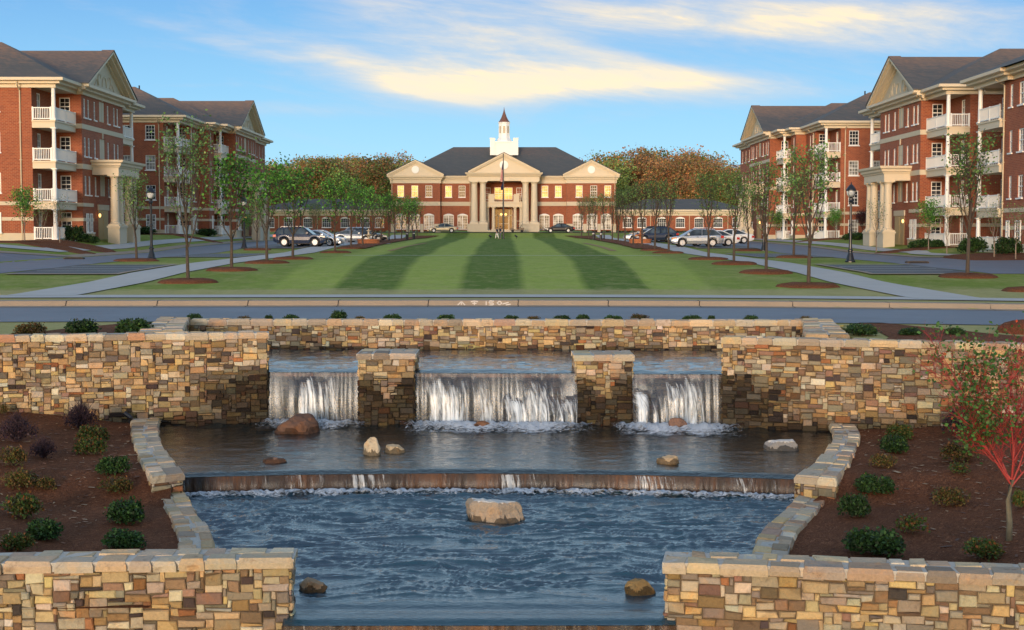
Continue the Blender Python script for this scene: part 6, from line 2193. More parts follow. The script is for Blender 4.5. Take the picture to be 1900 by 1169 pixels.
# ---------------------------------------------------------------- red stemmed maple at the right
M['barkgrey'] = plain('grey_green_bark', (.13, .12, .085), .85, var=.35, scale=12, bmp=.3)
def red_maple():
    base = bed_point(1872, 1004)
    base.y -= 0.0
    s = F / base.y
    H = (1004 - 610) / s
    t = thing('coral_bark_maple', 'young maple with coral red branches and fine green leaves in the right bed', 'tree', base)
    rng = random.Random(12)
    tr = MB(); th = 115 / s
    tr.tube([(0, 0, -.1), (.005, 0, th * .3), (-.01, .02, th * .65), (.02, 0, th)], [.05, .042, .038, .04], 8)
    o = link('trunk', tr.mesh('trunk', M['barkgrey'], smooth=True, recalc=False), t)
    br = MB(); lf = MB()
    def grow(p, d, L, r, lvl):
        n = 5; pts = [p.copy()]; q = p.copy(); dd = d.copy()
        for k in range(n):
            dd = (dd + Vector((rng.gauss(0, .09), rng.gauss(0, .09), .05 if lvl < 2 else rng.gauss(0, .08)))).normalized()
            q = q + dd * (L / n); pts.append(q.copy())
        br.tube(pts, [r * (1 - .14 * k) for k in range(n + 1)], 5 if lvl < 2 else 3, cap=False)
        if lvl < 3:
            for k in range(1, n + 1):
                for _ in range(2 if (k > 1 and rng.random() < .62) else 1):
                    side_ = Vector((rng.gauss(0, 1), rng.gauss(0, .8), rng.gauss(.15, .45))).normalized()
                    grow(pts[k], (dd * .75 + side_ * .6).normalized(), L * rng.uniform(.38, .58), r * .5, lvl + 1)
        if lvl >= 2:
            gl = math.exp(-((pts[-1].x + .5) / .5) ** 2) * (1 if pts[-1].z > th + .5 else .3)
            nl = int(rng.random() * 3.4 * gl + rng.random() * .75)
            leaf_quads(lf, pts[-1], rng, nl, .06, .055, [(.05, .15, .03), (.08, .20, .045), (.04, .11, .03), (.10, .22, .06), (.06, .14, .03)])
            if rng.random() < .05: leaf_quads(lf, pts[-1], rng, 2, .03, .05, [(.45, .05, .02), (.35, .10, .04)])
    top = Vector((.02, 0, th))
    for (ax_, ay_, az_2, L) in ((-.55, .1, 1.0, 1.75), (-.75, -.1, .85, 1.35), (-.3, .25, 1, 1.9), (-.08, -.2, 1, 1.75), (.15, .2, 1, 1.7), (.4, -.1, .95, 1.6), (.7, .1, .8, 1.5), (-.45, -.3, .9, 1.3), (.25, .35, .9, 1.5)):
        grow(top - Vector((0, 0, rng.uniform(0, .12))), Vector((ax_, ay_, az_2)).normalized(), L * H / 3.05 * .82, .017, 0)
    M['coral'] = plain('coral_red_bark', (.33, .042, .038), .6, var=.4, scale=4)
    link('branches', br.mesh('branches', M['coral'], smooth=True, recalc=False), t)
    link('foliage', lf.mesh('foliage', M['leaf'], recalc=False), t)
red_maple()

# ---------------------------------------------------------------- woodland behind the main building
RU = [(.432, .192, .072), (.528, .240, .096), (.240, .264, .084), (.504, .288, .120), (.264, .156, .084), (.408, .252, .120)]
WG = [(.194, .316, .079), (.281, .369, .096), (.140, .229, .061), (.351, .421, .140)]


def wood_tree(seed, H, cols, n=2600):
    rng = random.Random(seed); w_ = MB(); c = MB()
    w_.tube([(0, 0, -1), (rng.gauss(0, .2), 0, H * .4), (rng.gauss(0, .4), 0, H * .92)], [.24, .18, .04], 6, cap=False)
    for k in range(22):
        z = H * rng.uniform(.3, .85); a = rng.uniform(0, 6.28); l = rng.uniform(1.2, 2.8)
        e = (math.cos(a) * l, math.sin(a) * l, z + l * rng.uniform(.6, 1.3)); w_.tube([(0, 0, z), e], [.07, .02], 3, cap=False)
        cl = Vector(e)
        leaf_quads(c, cl, rng, int(n / 30), .75, .36, cols)
    for k in range(9):
        cl = Vector((rng.gauss(0, 1.4), rng.gauss(0, 1.4), H * rng.uniform(.35, .98))); leaf_quads(c, cl, rng, int(n / 30), .8, .36, cols)
    return w_.mesh('trunk', M['bark2'], recalc=False), c.mesh('crown', M['leaf'], recalc=False)


M['bark2'] = plain('woodland_bark', (.32, .15, .085), .9, var=.3, scale=1)
WT = [wood_tree(21, 13, RU), wood_tree(22, 13.5, RU), wood_tree(23, 12.5, WG), wood_tree(24, 14, RU + WG), wood_tree(25, 12, WG + RU[:2]), wood_tree(26, 13, [(.13, .07, .05), (.10, .06, .05), (.17, .09, .06)], 900)]
rng = random.Random(77)
KW = ['rust coloured woodland tree with a bare lower trunk', 'rust coloured woodland tree with a spreading top', 'fresh green woodland tree among rust coloured ones', 'woodland tree with mixed rust and green leaves', 'green and rust woodland tree of lower height', 'thin half bare brown woodland tree']
proto = {}
def wood(u0, u1, Y0, Y1, n, where, toptab):
    for i in range(n):
        Y = rng.uniform(Y0, Y1) if i % 3 else Y1
        u = u0 + (u1 - u0) * (i + rng.random()) / n
        x = (u - VU) / F * Y
        k = rng.choices(range(6), [2.5, 2.5, 3, 3, 3, 1.5])[0]
        topz = (432 - lerp_tab(toptab, u)) / F * Y
        z0 = zg(x, Y); H = 13.2
        sc_ = (topz - z0) / H * rng.uniform(.86, 1.04)
        wd, cr = WT[k]
        t = thing('woodland_tree', '%s %s' % (KW[k], where), 'tree', (x, Y, z0), rng.uniform(0, 6.28), 'trees of the wood %s, kind %d' % (where, k + 1))
        t.scale = (sc_ * rng.uniform(.9, 1.2), sc_ * rng.uniform(.9, 1.2), sc_)
        link('trunk', wd, t); link('crown', cr, t)
wood(440, 800, 262, 300, 66, 'left of the main building', [(440, 312), (520, 305), (640, 306), (720, 297), (760, 300), (800, 310)])
wood(1095, 1400, 262, 300, 60, 'right of the main building', [(1095, 305), (1150, 296), (1200, 291), (1240, 297), (1270, 294), (1300, 304), (1322, 296), (1360, 308), (1400, 315)])

# ---------------------------------------------------------------- street lamps, bollards, spotlights, flagpole
def lamp_post(x, y, H, label):
    z = zg(x, y)
    t = thing('street_lamp', label, 'street lamp', (x, y, z), group='black street lamps along the side streets')
    k = H / 4.6
    m = MB()
    m.lathe([(.30, 0), (.30, .08), (.24, .14), (.20, .30), (.13, .55), (.12, .62), (.155, .66), (.155, .72), (.10, .78), (.085, 1.1)], (0, 0, 0), 12)
    link('base', m.mesh('base', M['black'], smooth=False), t)
    m = MB()
    m.lathe([(.085, 1.1), (.085, 1.75), (.11, 1.78), (.11, 1.84), (.08, 1.9), (.08, 2.05), (.11, 2.08), (.11, 2.14), (.078, 2.2), (.07, 3.45), (.12, 3.5), (.14, 3.55), (.10, 3.62), (.10, 3.72), (.17, 3.78)], (0, 0, 0), 12)
    link('pole', m.mesh('pole', M['black']), t)
    m = MB(); m.lathe([(.13, 3.79), (.24, 3.92), (.26, 4.08), (.27, 4.14)], (0, 0, 0), 12); g = link('globe', m.mesh('globe', M['lampglass'], smooth=True), t)
    m = MB()
    m.lathe([(.30, 4.13), (.30, 4.18), (.24, 4.30), (.10, 4.47), (.05, 4.50), (.035, 4.56), (.01, 4.66)], (0, 0, 0), 12)
    for a in range(4):
        c_, s_ = math.cos(a * math.pi / 2 + .8), math.sin(a * math.pi / 2 + .8)
        m.tube([(.15 * c_, .15 * s_, 3.8), (.27 * c_, .27 * s_, 3.95), (.285 * c_, .285 * s_, 4.15)], .014, 4)
    link('lamp_cap', m.mesh('lamp_cap', M['black']), t)
    t.scale = (k, k, k)


for (u, Y, H, lab) in ((281, 91.5, 4.62, 'tall black street lamp nearest on the left, beside an island tree'), (453, 127, 4.5, 'black street lamp before the farther left brick block'), (558, 172, 4.4, 'black street lamp above the dark blue SUV'),
                       (1578, 83.5, 4.55, 'tall black street lamp standing alone on the right island'), (1417, 119.5, 4.4, 'black street lamp among trees right of the green')):
    lamp_post(at(u, 450, Y).x, Y, H, lab)
for (u, Y, lab) in ((768, 190, 'dark bollard light at the left edge of the green'), (755, 182, 'dark bollard light left of its neighbour'), (1101, 184, 'dark bollard light at the right edge of the green'), (1115, 179, 'dark bollard light right of its neighbour')):
    x = at(u, 440, Y).x; t = thing('bollard_light', lab, 'bollard light', (x, Y, zg(x, Y)), group='bollard lights by the green')
    m = MB(); m.lathe([(.17, 0), (.17, .72), (.12, .73), (.12, .86), (.19, .87), (.19, .98), (.1, 1.04)], (0, 0, 0), 12); link('post', m.mesh('post', M['black']), t)
    m = MB(); m.lathe([(.14, .735), (.14, .855)], (0, 0, 0), 12); link('light_band', m.mesh('light_band', M['lampglass']), t)
for (u, v, lab, kind) in ((112, 748, 'small black floodlight at the foot of the left stone wall', 'bed'), (240, 786, 'black floodlight lying on the left curved kerb wall', 'bed'), (1735, 757, 'small black floodlight aimed at the right stone wall', 'bed'), (1589, 785, 'low black floodlight beside the right curved kerb wall', 'bed'),
                       (910, 441, 'small spotlight left of the flagpole', 'g'), (958, 441, 'small spotlight right of the flagpole', 'g')):
    if kind == 'bed': p = bed_point(u, v)
    else: p = Vector((at(u, 441, 205).x, 205, 0)); p.z = zg(p.x, p.y)
    t = thing('floodlight', lab, 'floodlight', p, group='small black floodlights'); k = 1.0 if kind == 'bed' else 2.2
    m = MB(); m.tube([(0, 0, -.05), (0, 0, .12 * k)], .015 * k, 6); link('stake', m.mesh('stake', M['black']), t)
    m = MB(); m.tube([(-.10 * k, .02, .22 * k), (.05 * k, -.03, .13 * k), (.08 * k, -.04, .11 * k)], [.055 * k, .05 * k, .02 * k], 10); link('lamp_head', m.mesh('lamp_head', M['black']), t)

yf = 205.0; xf_ = at(934, 440, yf).x; zf_ = zg(xf_, yf)
t = thing('flagpole', 'tall dark flagpole on the green before the main building', 'flagpole', (xf_, yf, zf_))
sF = F / yf; HP = (443 - 286) / sF
m = MB(); m.lathe([(.20, 0), (.20, .1), (.12, .2), (.11, HP * .5), (.06, HP), ], (0, 0, 0), 10); link('pole', m.mesh('pole', M['black']), t)
m = MB(); m.lathe([(.01, HP), (.09, HP + .06), (.09, HP + .12), (.01, HP + .18)], (0, 0, 0), 8); link('finial', m.mesh('finial', M['trim']), t)


def limp_flag(nm, label, z0, z1, w_, cf):
    """a flag hanging in folds against its pole"""
    f_ = thing(nm, label, 'flag', (xf_, yf, zf_ + z0)); mb = MB(); n, mm = 22, 14
    for j in range(mm + 1):
        q = j / mm
        for i in range(n + 1):
            s = i / n
            z = (z1 - z0) * (1 - q) - .35 * s * (1 - q) * 1.0 * (1 if q < .9 else 1)
            x = -.08 - w_ * (.25 + .75 * q ** .7) * s
            y = -.03 + .10 * math.sin(s * 15 + q * 2) * (.3 + .7 * q)
            mb.v.append((x, y, z))
    for j in range(mm):
        for i in range(n):
            a = j * (n + 1) + i
            mb.face((a, a + 1, a + n + 2, a + n + 1), cf((i + .5) / n, (j + .5) / mm))
    link('cloth', mb.mesh('cloth', M['cloth'], smooth=True, recalc=False), f_)


m_, t_ = new_mat('flag_cloth'); a_ = t_.new('ShaderNodeVertexColor', layer_name='Col'); t_.set(t_.bs.inputs['Base Color'], a_.outputs[0]); t_.bs.inputs['Roughness'].default_value = .7; M['cloth'] = m_
limp_flag('national_flag', 'limp red and white striped flag with a blue canton on the flagpole', (443 - 338) / sF, (443 - 302) / sF, .36, lambda s, q: ((.03, .04, .16) if (q < .34 and s < .6) else ((.55, .03, .04) if int((s * .8 + q * 1.1) * 9) % 2 else (.75, .72, .70))))
limp_flag('blue_flag', 'limp dark blue flag below the striped one', (443 - 353) / sF, (443 - 337) / sF, .34, lambda s, q: (.02, .03, .14))


# ---------------------------------------------------------------- vehicles
def paint(name, c, metal=.5):
    m, t = new_mat(name)
    t.set(t.bs.inputs['Base Color'], (*c, 1)); t.bs.inputs['Metallic'].default_value = metal
    t.bs.inputs['Roughness'].default_value = .38; t.bs.inputs['Coat Weight'].default_value = .35; t.bs.inputs['Coat Roughness'].default_value = .12
    return m


M['tail'] = plain('tail_light_red', (.45, .02, .015), .25)
M['amber'] = plain('amber_lens', (.75, .30, .08), .25)
M['head'] = plain('headlight_lens', (.75, .75, .72), .15)
M['rim'] = plain('alloy_rim', (.62, .63, .65), .4, metal=.2)
M['plate'] = plain('number_plate', (.7, .7, .7), .5)
M['carglass'] = glass_mat('car_glass', (.05, .07, .09), .04)
M['trimdk'] = plain('dark_plastic', (.03, .03, .035), .6)

KINDS = {
    # length, half width, wheel radius, front axle, rear axle, lower profile (x, z of the bonnet line), roof profile
    'sedan': dict(L=4.8, W=.90, r=.33, ax=(.95, 3.75), body=[(0, .62), (.15, .72), (1.25, .90), (3.9, .98), (4.65, .95), (4.8, .80)], cab=[(1.15, .90), (1.95, 1.38), (2.3, 1.44), (3.2, 1.42), (4.15, .98)], zb=.22),
    'suv': dict(L=4.75, W=.93, r=.40, ax=(.92, 3.72), body=[(0, .78), (.12, .98), (1.2, 1.10), (4.5, 1.14), (4.75, 1.08)], cab=[(1.15, 1.10), (1.85, 1.66), (2.1, 1.72), (4.3, 1.70), (4.66, 1.12)], zb=.30),
    'crossover': dict(L=4.72, W=.92, r=.37, ax=(.98, 3.70), body=[(0, .66), (.12, .84), (1.2, .99), (4.4, 1.06), (4.7, 1.0)], cab=[(1.05, .99), (1.95, 1.55), (2.3, 1.62), (3.9, 1.58), (4.55, 1.08)], zb=.28),
    'coupe': dict(L=4.55, W=.90, r=.34, ax=(.92, 3.6), body=[(0, .58), (.2, .72), (1.3, .88), (3.8, .98), (4.4, .94), (4.55, .78)], cab=[(1.2, .88), (2.0, 1.30), (2.4, 1.36), (3.1, 1.34), (4.2, .96)], zb=.20),
}


def car(kind, label, paintm, x, y, rz, name='parked_car', z=None, cat='car', rack=False, group='cars parked around the green', roofm=None):
    K = KINDS[kind]
    t = thing(name, label, cat, (x, y, (zg(x, y) + .035) if z is None else z), rz, group)
    L, W, r = K['L'], K['W'], K['r']
    def X(a): return a - L / 2
    # body: lofted sections with wheel arches cut by stations
    mb = MB(); st = []
    xs = sorted(set([0, .06, .18, .4, .7, L - .5, L - .2, L - .06, L] + [K['ax'][i] + r * 1.16 * math.cos(a) for i in (0, 1) for a in np.linspace(0, math.pi, 9)] + list(np.linspace(1.5, 3.2, 6))))
    for a in xs:
        zt = lerp_tab(K['body'], a); zb_ = K['zb']
        if a < .4: zb_ += (.4 - a) * .25
        if a > L - .4: zb_ += (a - L + .4) * .45
        zo = zb_
        for c in K['ax']:
            d = abs(a - c)
            if d < r * 1.16: zo = max(zo, r + math.sqrt(max(0, (r * 1.16) ** 2 - d * d)) * .98)
        taper = 1 - .16 * max(0, (.55 - a) / .55) ** 1.6 - .10 * max(0, (a - L + .5) / .5) ** 1.6
        w_ = W * taper
        zm = (zo + zt) / 2
        ring = []
        for (yy, zz) in ((w_ * .93, zo), (w_, zo + (zt - zo) * .35), (w_ * .99, zo + (zt - zo) * .7), (w_ * .93, zt - .03), (w_ * .80, zt), (0, zt + .02), (-w_ * .80, zt), (-w_ * .93, zt - .03), (-w_ * .99, zo + (zt - zo) * .7), (-w_, zo + (zt - zo) * .35), (-w_ * .93, zo)):
            ring.append(mb.vert((X(a), yy, zz)))
        st.append(ring)
    for a, b in zip(st, st[1:]):
        for k in range(10): mb.face((a[k], b[k], b[k + 1], a[k + 1]))
    mb.face(st[0]); mb.face(st[-1][::-1])
    link('body', mb.mesh('body', paintm, smooth=False), t)
    ub = MB(); ub.box(X(.35), X(L - .35), -W * .82, W * .82, K['zb'] - .05, K['zb'] + .42); link('underbody', ub.mesh('underbody', M['trimdk']), t)
    # greenhouse
    gl = MB(); cab = K['cab']; rows = []
    def wz(z, base): return W * (.93 - .24 * max(0, (z - base) / .6))
    zs = [p for p in cab]
    base = cab[0][1]
    low = MB()
    N_ = 14; xa, xb = cab[0][0], cab[-1][0]
    for k in range(N_ + 1):
        a = xa + (xb - xa) * k / N_; zt = lerp_tab(cab, a); z0 = lerp_tab(K['body'], a) - .02
        wt, wb = wz(zt, z0), W * .92
        rows.append([gl.vert((X(a), wb, z0)), gl.vert((X(a), wt, zt - .05)), gl.vert((X(a), wt * .86, zt)), gl.vert((X(a), -wt * .86, zt)), gl.vert((X(a), -wt, zt - .05)), gl.vert((X(a), -wb, z0))])
    for a, b in zip(rows, rows[1:]):
        for k in range(5): gl.face((a[k], b[k], b[k + 1], a[k + 1]))
    link('windows', gl.mesh('windows', M['carglass']), t)
    # roof skin and pillars
    rf = MB(); mid = [p for p in cab[1:-1]]
    x0, x1 = cab[1][0] + .05, cab[-2][0] + .05
    pr = []
    for k in range(7):
        a = x0 + (x1 - x0) * k / 6; zt = lerp_tab(cab, a); wt = wz(zt, lerp_tab(K['body'], a))
        pr.append([rf.vert((X(a), wt * 1.02, zt - .07)), rf.vert((X(a), wt * .88, zt + .02)), rf.vert((X(a), -wt * .88, zt + .02)), rf.vert((X(a), -wt * 1.02, zt - .07))])
    for a, b in zip(pr, pr[1:]):
        for k in range(3): rf.face((a[k], b[k], b[k + 1], a[k + 1]))
    for s in (-1, 1):
        for (a0, a1) in ((cab[0][0], cab[1][0] + .05), ((cab[0][0] + cab[-1][0]) / 2 - .05, (cab[0][0] + cab[-1][0]) / 2 + .0), (cab[-1][0], cab[-2][0] + .05), (cab[-2][0] - .55, cab[-2][0] - .5)):
            z0 = lerp_tab(K['body'], a0) - .01; z1 = lerp_tab(cab, a1) - .05
            rf.tube([(X(a0), s * W * .93, z0), (X(a1), s * (wz(z1, z0) + .01), z1)], .04, 4)
    link('roof', rf.mesh('roof', roofm or paintm), t)
    for s in (-1, 1):
        for i, c in enumerate(K['ax']):
            w_ = link('wheel', None, t, (X(c), s * (W - .10), r))
            tm = MB(); tm.lathe([(r * .62, -.11), (r * .93, -.11), (r, -.06), (r, .06), (r * .93, .11), (r * .66, .11), (r * .62, .02)], (0, 0, 0), 24, caps=False)
            rm = MB(); rm.lathe([(r * .64, -.05), (r * .66, .115), (r * .58, .10), (r * .56, .04)], (0, 0, 0), 20, caps=False); rm.lathe([(r * .60, .0), (r * .60, .03)], (0, 0, 0), 20); rm.lathe([(r * .16, .03), (r * .14, .11)], (0, 0, 0), 10)
            for q in range(5):
                a = q * 2 * math.pi / 5
                rm.add(_spoke(r), Matrix.Rotation(a, 4, 'Z'))
            Mx = Matrix.Rotation(R(90) * -s, 4, 'X')
            for nm, mm, mt in (('tyre', tm, M['rubber']), ('rim', rm, M['rim'])):
                q_ = MB(); q_.add(mm, Mx); link(nm, q_.mesh(nm, mt), w_)
        hl = MB(); zz = lerp_tab(K['body'], .12) - .06
        hl.prism([(X(.02), zz - .12), (X(.5), zz - .02), (X(.45), zz + .07), (X(.05), zz + .03)], 'y', s * W * .60, s * W * .97); link('headlight', hl.mesh('headlight', M['head'] if kind != 'crossover' else M['amber']), t)
        tl = MB(); zz = lerp_tab(K['body'], L) - .08
        tl.prism([(X(L - .28), zz - .14), (X(L + .005), zz - .14), (X(L + .005), zz + .06), (X(L - .25), zz + .08)], 'y', s * W * .62, s * W * .97); link('tail_light', tl.mesh('tail_light', M['tail']), t)
        mr = MB(); mr.box(X(cab[0][0] + .35), X(cab[0][0] + .55), s * (W + .0), s * (W + .17), base + .05, base + .2); link('wing_mirror', mr.mesh('wing_mirror', roofm or paintm), t)
        dh = MB()
        for a in (cab[0][0] + 1.2, cab[0][0] + 2.2): dh.box(X(a), X(a + .2), s * W * .985, s * (W + .015), base - .14, base - .10)
        link('door_handle', dh.mesh('door_handle', M['trimdk']), t)
        if rack:
            q_ = MB(); q_.tube([(X(cab[1][0] + .3), s * W * .62, lerp_tab(cab, cab[1][0] + .3) + .02), (X(cab[1][0] + .4), s * W * .62, lerp_tab(cab, cab[1][0] + .4) + .1), (X(cab[-2][0] - .3), s * W * .62, lerp_tab(cab, cab[-2][0] - .3) + .1), (X(cab[-2][0] - .15), s * W * .62, lerp_tab(cab, cab[-2][0] - .15) + .02)], .02, 5); link('roof_rail', q_.mesh('roof_rail', M['rim']), t)
    gr = MB(); gr.box(X(-.02), X(.1), -W * .48, W * .48, .50, lerp_tab(K['body'], 0) - .08)
    for k in range(4): gr.box(X(-.035), X(-.02), -W * .45 + k * .27, -W * .45 + k * .27 + .03, .52, lerp_tab(K['body'], 0) - .10)
    link('grille', gr.mesh('grille', M['trimdk']), t)
    bp = MB(); bp.box(X(-.05), X(.2), -W * .84, W * .84, K['zb'] + .05, K['zb'] + .2); link('bumper', bp.mesh('bumper', M['trimdk'] if kind in ('suv', 'crossover') else paintm), t)
    pl = MB(); pl.box(X(-.065), X(-.05), -.15, .15, .42, .58); link('number_plate', pl.mesh('number_plate', M['plate']), t)
    return t


def _spoke(r):
    m = MB(); m.box(.02, r * .6, -.045, .045, .05, .10); return m


P_navy, P_silver, P_white, P_gold, P_black, P_grey = paint('navy_paint', (.012, .028, .075), .15), paint('silver_paint', (.50, .55, .62), .7), paint('white_paint_car', (.75, .77, .80), .0), paint('champagne_paint', (.42, .38, .28), .6), paint('black_paint', (.008, .008, .012), .1), paint('grey_paint', (.30, .33, .37), .7)
# fronts: local -X is the nose. rz=0 -> nose to the left in the photo
def cx_(u, Y): return at(u, 450, Y).x
car('suv', 'dark blue SUV parked nose right in the left bay', P_navy, cx_(557, 131.5) + .1, 131.5, math.pi - .10, rack=True, name='suv', cat='SUV')
car('sedan', 'silver saloon half hidden behind the dark blue SUV', P_silver, cx_(585, 134.6), 134.6, math.pi - .05)
car('sedan', 'white car nose beyond the silver saloon in the left bay', P_white, cx_(590, 137.6) + .3, 137.4, math.pi - .05)
car('coupe', 'grey coupe parked beyond the left brick fountain', P_grey, cx_(656, 156), 156, math.pi + .06)
car('sedan', 'dark saloon behind the grey coupe', P_black, cx_(678, 160), 160, math.pi + .05)
car('crossover', 'pale silver car roof seen behind the grey coupe', P_silver, cx_(672, 164), 164.5, math.pi)
car('crossover', 'silver crossover with roof rails and an amber lens at right of the green', P_silver, cx_(1291, 130.5), 130.5, .06, rack=True, name='crossover_car')
car('sedan', 'white saloon tail behind the silver crossover', P_white, cx_(1322, 135) - .1, 134.6, .05)
car('crossover', 'dark blue grey hatchback beyond the right brick fountain', P_navy, cx_(1213, 158), 156, .05)
car('sedan', 'pale silver car nose left of the dark hatchback', P_silver, cx_(1196, 162), 161, .03)
car('suv', 'dark SUV roof behind the dark hatchback', P_black, cx_(1208, 166), 166, .03, name='suv', cat='SUV')
car('sedan', 'champagne saloon parked before the main building left of the portico', P_gold, cx_(822, 231), 231.2, .03)
car('sedan', 'black saloon parked before the main building right of the portico', P_black, cx_(1038, 231), 231.2, .02)
car('sedan', 'white car with red lights by the far right portico', P_white, cx_(1349, 150), 148.5, .02)


# golf cart
Yc = 232.0; xc = cx_(960, Yc); t = thing('golf_cart', 'dark golf cart with a thin flat roof before the portico', 'golf cart', (xc, Yc, zg(xc, Yc) + .03))
m = MB(); m.prism([(-1.1, .3), (1.05, .3), (1.1, .75), (.35, .78), (.25, .5), (-.45, .5), (-.65, .85), (-1.0, .75), (-1.15, .5)], 'y', -.55, .55); link('body', m.mesh('body', P_black), t)
m = MB(); m.box(.0, .5, -.5, .5, .75, .85); m.prism([(.45, .8), (.6, 1.25), (.7, 1.25), (.58, .8)], 'y', -.5, .5); link('seat', m.mesh('seat', M['trimdk']), t)
m = MB(); m.box(-.75, .95, -.55, .55, 1.80, 1.86); r_ = link('roof', m.mesh('roof', M['trim']), t)
for px in (-.65, .8):
    for py in (-.5, .5):
        m = MB(); m.tube([(px - (.15 if px < 0 else -.05), py, .7), (px, py, 1.82)], .02, 5); link('post', m.mesh('post', M['black']), t)
for px in (-.75, .72):
    for py in (-.5, .5):
        w_ = MB(); w_.add((lambda q: (q.lathe([(.1, -.08), (.23, -.08), (.23, .08), (.1, .08)], (0, 0, 0), 16), q)[1])(MB()), Matrix.Translation((px, py, .23)) @ Matrix.Rotation(R(90), 4, 'X')); link('wheel', w_.mesh('wheel', M['rubber']), t)


# brick ring fountains at the ends of the crosswalks
M['orangebrick'] = plain('orange_brick', (.42, .15, .06), .8, var=.3, scale=6)
for (u, Y, lab) in ((684, 146.5, 'round orange brick basin with a tiered pale fountain left of the green'), (1188, 148.5, 'round orange brick basin with a tiered fountain right of the green')):
    x = cx_(u, Y); t = thing('fountain', lab, 'fountain', (x, Y, zg(x, Y)))
    m = MB(); m.lathe([(1.12, -.3), (1.12, .40), (1.18, .40), (1.18, .50), (.92, .50), (.92, .2)], (0, 0, 0), 28); link('basin', m.mesh('basin', M['orangebrick']), t)
    m = MB(); m.lathe([(.92, .30), (.92, .34)], (0, 0, 0), 20); link('water', m.mesh('water', M['water_mid']), t)
    m = MB(); m.lathe([(.14, .2), (.10, .7), (.16, .78), (.42, .92), (.45, .97), (.1, .95), (.07, 1.25), (.22, 1.34), (.24, 1.38), (.05, 1.4), (.03, 1.55)], (0, 0, 0), 16); link('tiers', m.mesh('tiers', M['cast'] if u < 900 else M['orangebrick'], smooth=False), t)
    pth = MB()
    n = 30
    for k in range(n):
        a0, a1 = 2 * math.pi * k / n, 2 * math.pi * (k + 1) / n
        pth.poly([(x + 1.2 * math.cos(a0), Y + 1.2 * math.sin(a0), zg(x, Y) + .05), (x + 1.2 * math.cos(a1), Y + 1.2 * math.sin(a1), zg(x, Y) + .05), (x + 2.2 * math.cos(a1), Y + 4.2 * math.sin(a1), zg(x, Y + 4.2 * math.sin(a1)) + .05), (x + 2.2 * math.cos(a0), Y + 4.2 * math.sin(a0), zg(x, Y + 4.2 * math.sin(a0)) + .05)])
    struct('fountain_paving', pth, M['concrete'], label='pale paving around the %s brick fountain' % ('left' if u < 900 else 'right'))


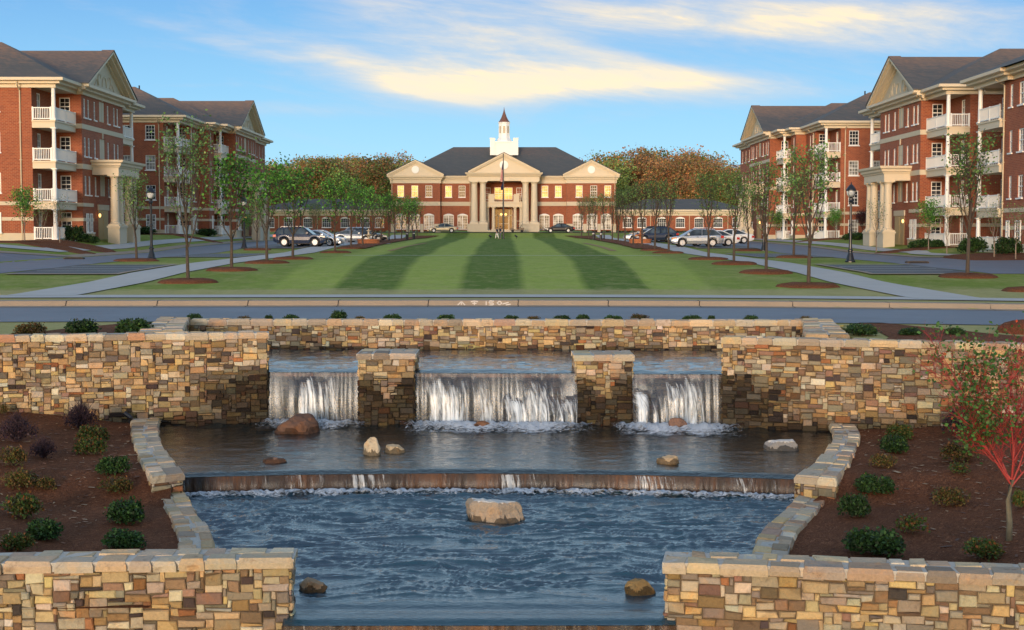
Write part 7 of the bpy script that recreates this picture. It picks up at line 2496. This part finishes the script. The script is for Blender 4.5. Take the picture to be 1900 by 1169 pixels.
# ---------------------------------------------------------------- people
def person(label, x, y, H, facing, pose, skin, cloth):
    """continuous skinned figure; joints in units of height"""
    z = zg(x, y)
    t = thing('person', label, 'person', (x, y, z), facing)
    J = {}; E_ = []
    def j(n, p, r): J[n] = (Vector(p) * H, r * H)
    st = pose.get('stride', .06)
    j('pelvis', (0, 0, .52), .075); j('waist', (0, 0, .60), .068); j('chest', (.0, 0, .72), .082); j('neck', (0, 0, .825), .030); j('head', (.01, 0, .875), .052); j('crown', (.008, 0, .945), .056); j('top', (0, 0, .985), .032)
    for s, n in ((-1, 'l'), (1, 'r')):
        f = st * s
        j('hip' + n, (0, s * .052, .49), .062); j('knee' + n, (f * .6 + .01, s * .055, .275), .037); j('ank' + n, (f, s * .056, .045), .024); j('toe' + n, (f + .085, s * .062, .018), .018)
        j('sh' + n, (0, s * .108, .795), .038); a = pose.get('arm' + n, (-f * .6, .135, .50))
        j('el' + n, (a[0] * .35 - .02, s * (a[1] + .01), .64), .027); j('wr' + n, (a[0], s * a[1], a[2]), .018); j('pa' + n, (a[0] + .012, s * a[1], a[2] - .035), .020)
    ed = [('pelvis', 'waist'), ('waist', 'chest'), ('chest', 'neck'), ('neck', 'head'), ('head', 'crown'), ('crown', 'top')]
    for n in 'lr': ed += [('pelvis', 'hip' + n), ('hip' + n, 'knee' + n), ('knee' + n, 'ank' + n), ('ank' + n, 'toe' + n), ('chest', 'sh' + n), ('sh' + n, 'el' + n), ('el' + n, 'wr' + n), ('wr' + n, 'pa' + n)]
    # five fingers per hand
    for s, n in ((-1, 'l'), (1, 'r')):
        p, _ = J['pa' + n]
        for k in range(5):
            o = Vector(((k - 2) * .008 * H, 0, -.022 * H - (.004 * H if 0 < k < 4 else 0))) if k else Vector((.020 * H, 0, -.008 * H))
            J['f%s%d' % (n, k)] = (p + o, .005 * H); J['g%s%d' % (n, k)] = (p + o * 1.7 + Vector((.003 * H, -s * .006 * H, 0)), .0045 * H)
            ed += [('pa' + n, 'f%s%d' % (n, k)), ('f%s%d' % (n, k), 'g%s%d' % (n, k))]
    names = list(J); idx = {n: i for i, n in enumerate(names)}
    me = bpy.data.meshes.new('body'); me.from_pydata([tuple(J[n][0]) for n in names], [(idx[a], idx[b]) for a, b in ed], [])
    me.materials.append(skin)
    o = link('body', me, t)
    sk = o.modifiers.new('skin', 'SKIN')
    for i, n in enumerate(names):
        rr = J[n][1]; me.skin_vertices[0].data[i].radius = (rr * (1.0 if n not in ('chest', 'waist', 'pelvis') else .80), rr * (1.0 if n not in ('chest', 'waist', 'pelvis') else 1.25))
    me.skin_vertices[0].data[idx['pelvis']].use_root = True
    ss = o.modifiers.new('subsurf', 'SUBSURF'); ss.levels = 2; ss.render_levels = 2
    # clothing hugging the body, hair, face
    for nm, col, spec in cloth:
        m = MB()
        for (a, b, ra, rb, fx) in spec:
            pa, pb = J[a][0], J[b][0]
            m.tube([pa, pa.lerp(pb, .5), pb], [ra * H, (ra + rb) / 2 * H, rb * H], 12)
        link(nm, m.mesh(nm, col, smooth=True), t)
    h = MB(); c = J['crown'][0]
    h.lathe([(.061 * H, -.03 * H), (.064 * H, 0), (.055 * H, .03 * H), (.03 * H, .05 * H), (.002, .055 * H)], (c.x - .008 * H, c.y, c.z + .005 * H), 14); link('hair', h.mesh('hair', pose['hair'], smooth=True), t)
    f = MB()
    for s in (-1, 1): f.lathe([(.001, -.004 * H), (.006 * H, 0), (.001, .004 * H)], (c.x + .054 * H, s * .02 * H, c.z - .02 * H), 8)
    link('eyes', f.mesh('eyes', M['black']), t)
    f = MB(); f.tube([(c.x + .05 * H, 0, c.z - .022 * H), (c.x + .068 * H, 0, c.z - .042 * H), (c.x + .05 * H, 0, c.z - .046 * H)], [.006 * H, .010 * H, .006 * H], 6); link('nose', f.mesh('nose', skin), t)
    return t


M['skin'] = plain('skin', (.42, .25, .17), .6); M['navycloth'] = plain('navy_cloth', (.015, .02, .05), .8); M['whitecloth'] = plain('white_cloth', (.75, .74, .70), .8); M['greycloth'] = plain('grey_cloth', (.12, .13, .15), .8)
M['hairb'] = plain('brown_hair', (.06, .035, .02), .8); M['pinkcloth'] = plain('pink_cloth', (.45, .16, .16), .8)
yp_ = 204.0
torso = lambda c: [('pelvis', 'waist', .088, .080, 0), ('waist', 'chest', .080, .098, 0), ('shl', 'ell', .046, .036, 0), ('shr', 'elr', .046, .036, 0), ('chest', 'shl', .085, .046, 0), ('chest', 'shr', .085, .046, 0)]
legs = [('waist', 'pelvis', .078, .088, 0), ('hipl', 'kneel', .070, .050, 0), ('hipr', 'kneer', .070, .050, 0), ('kneel', 'ankl', .050, .040, 0), ('kneer', 'ankr', .050, .040, 0)]
person('person in a navy jacket and grey trousers standing beside the flagpole', cx_(928.5, yp_), yp_, 1.76, R(-150), {'hair': M['hairb'], 'stride': .03, 'armr': (.10, .11, .60)}, M['skin'],
       [('jacket', M['navycloth'], torso(0) + [('ell', 'wrl', .036, .028, 0), ('elr', 'wrr', .036, .028, 0)]), ('trousers', M['greycloth'], legs)])
person('person in a dark top and white trousers walking left of the jacketed figure', cx_(922.3, yp_), yp_ - .5, 1.62, R(150), {'hair': M['hairb'], 'stride': .11}, M['skin'],
       [('top', M['navycloth'], torso(0)), ('trousers', M['whitecloth'], legs)])

for (u, v, lab) in ((137, 481.5, 'dark storm drain inlet in the left street kerb'), (1702, 489, 'dark storm drain inlet in the right street kerb')):
    p = gnd(u, v); t = thing('storm_drain', lab, 'storm drain', p)
    m = MB(); m.prism([(-.6, -.02), (.6, -.02), (.6, .10), (.5, .13), (-.5, .13), (-.6, .10)], 'y', -.2, .35); link('hood', m.mesh('hood', M['bark']), t)
    m = MB(); m.box(-.5, .5, -.23, -.19, .0, .10); link('opening', m.mesh('opening', M['dark']), t)
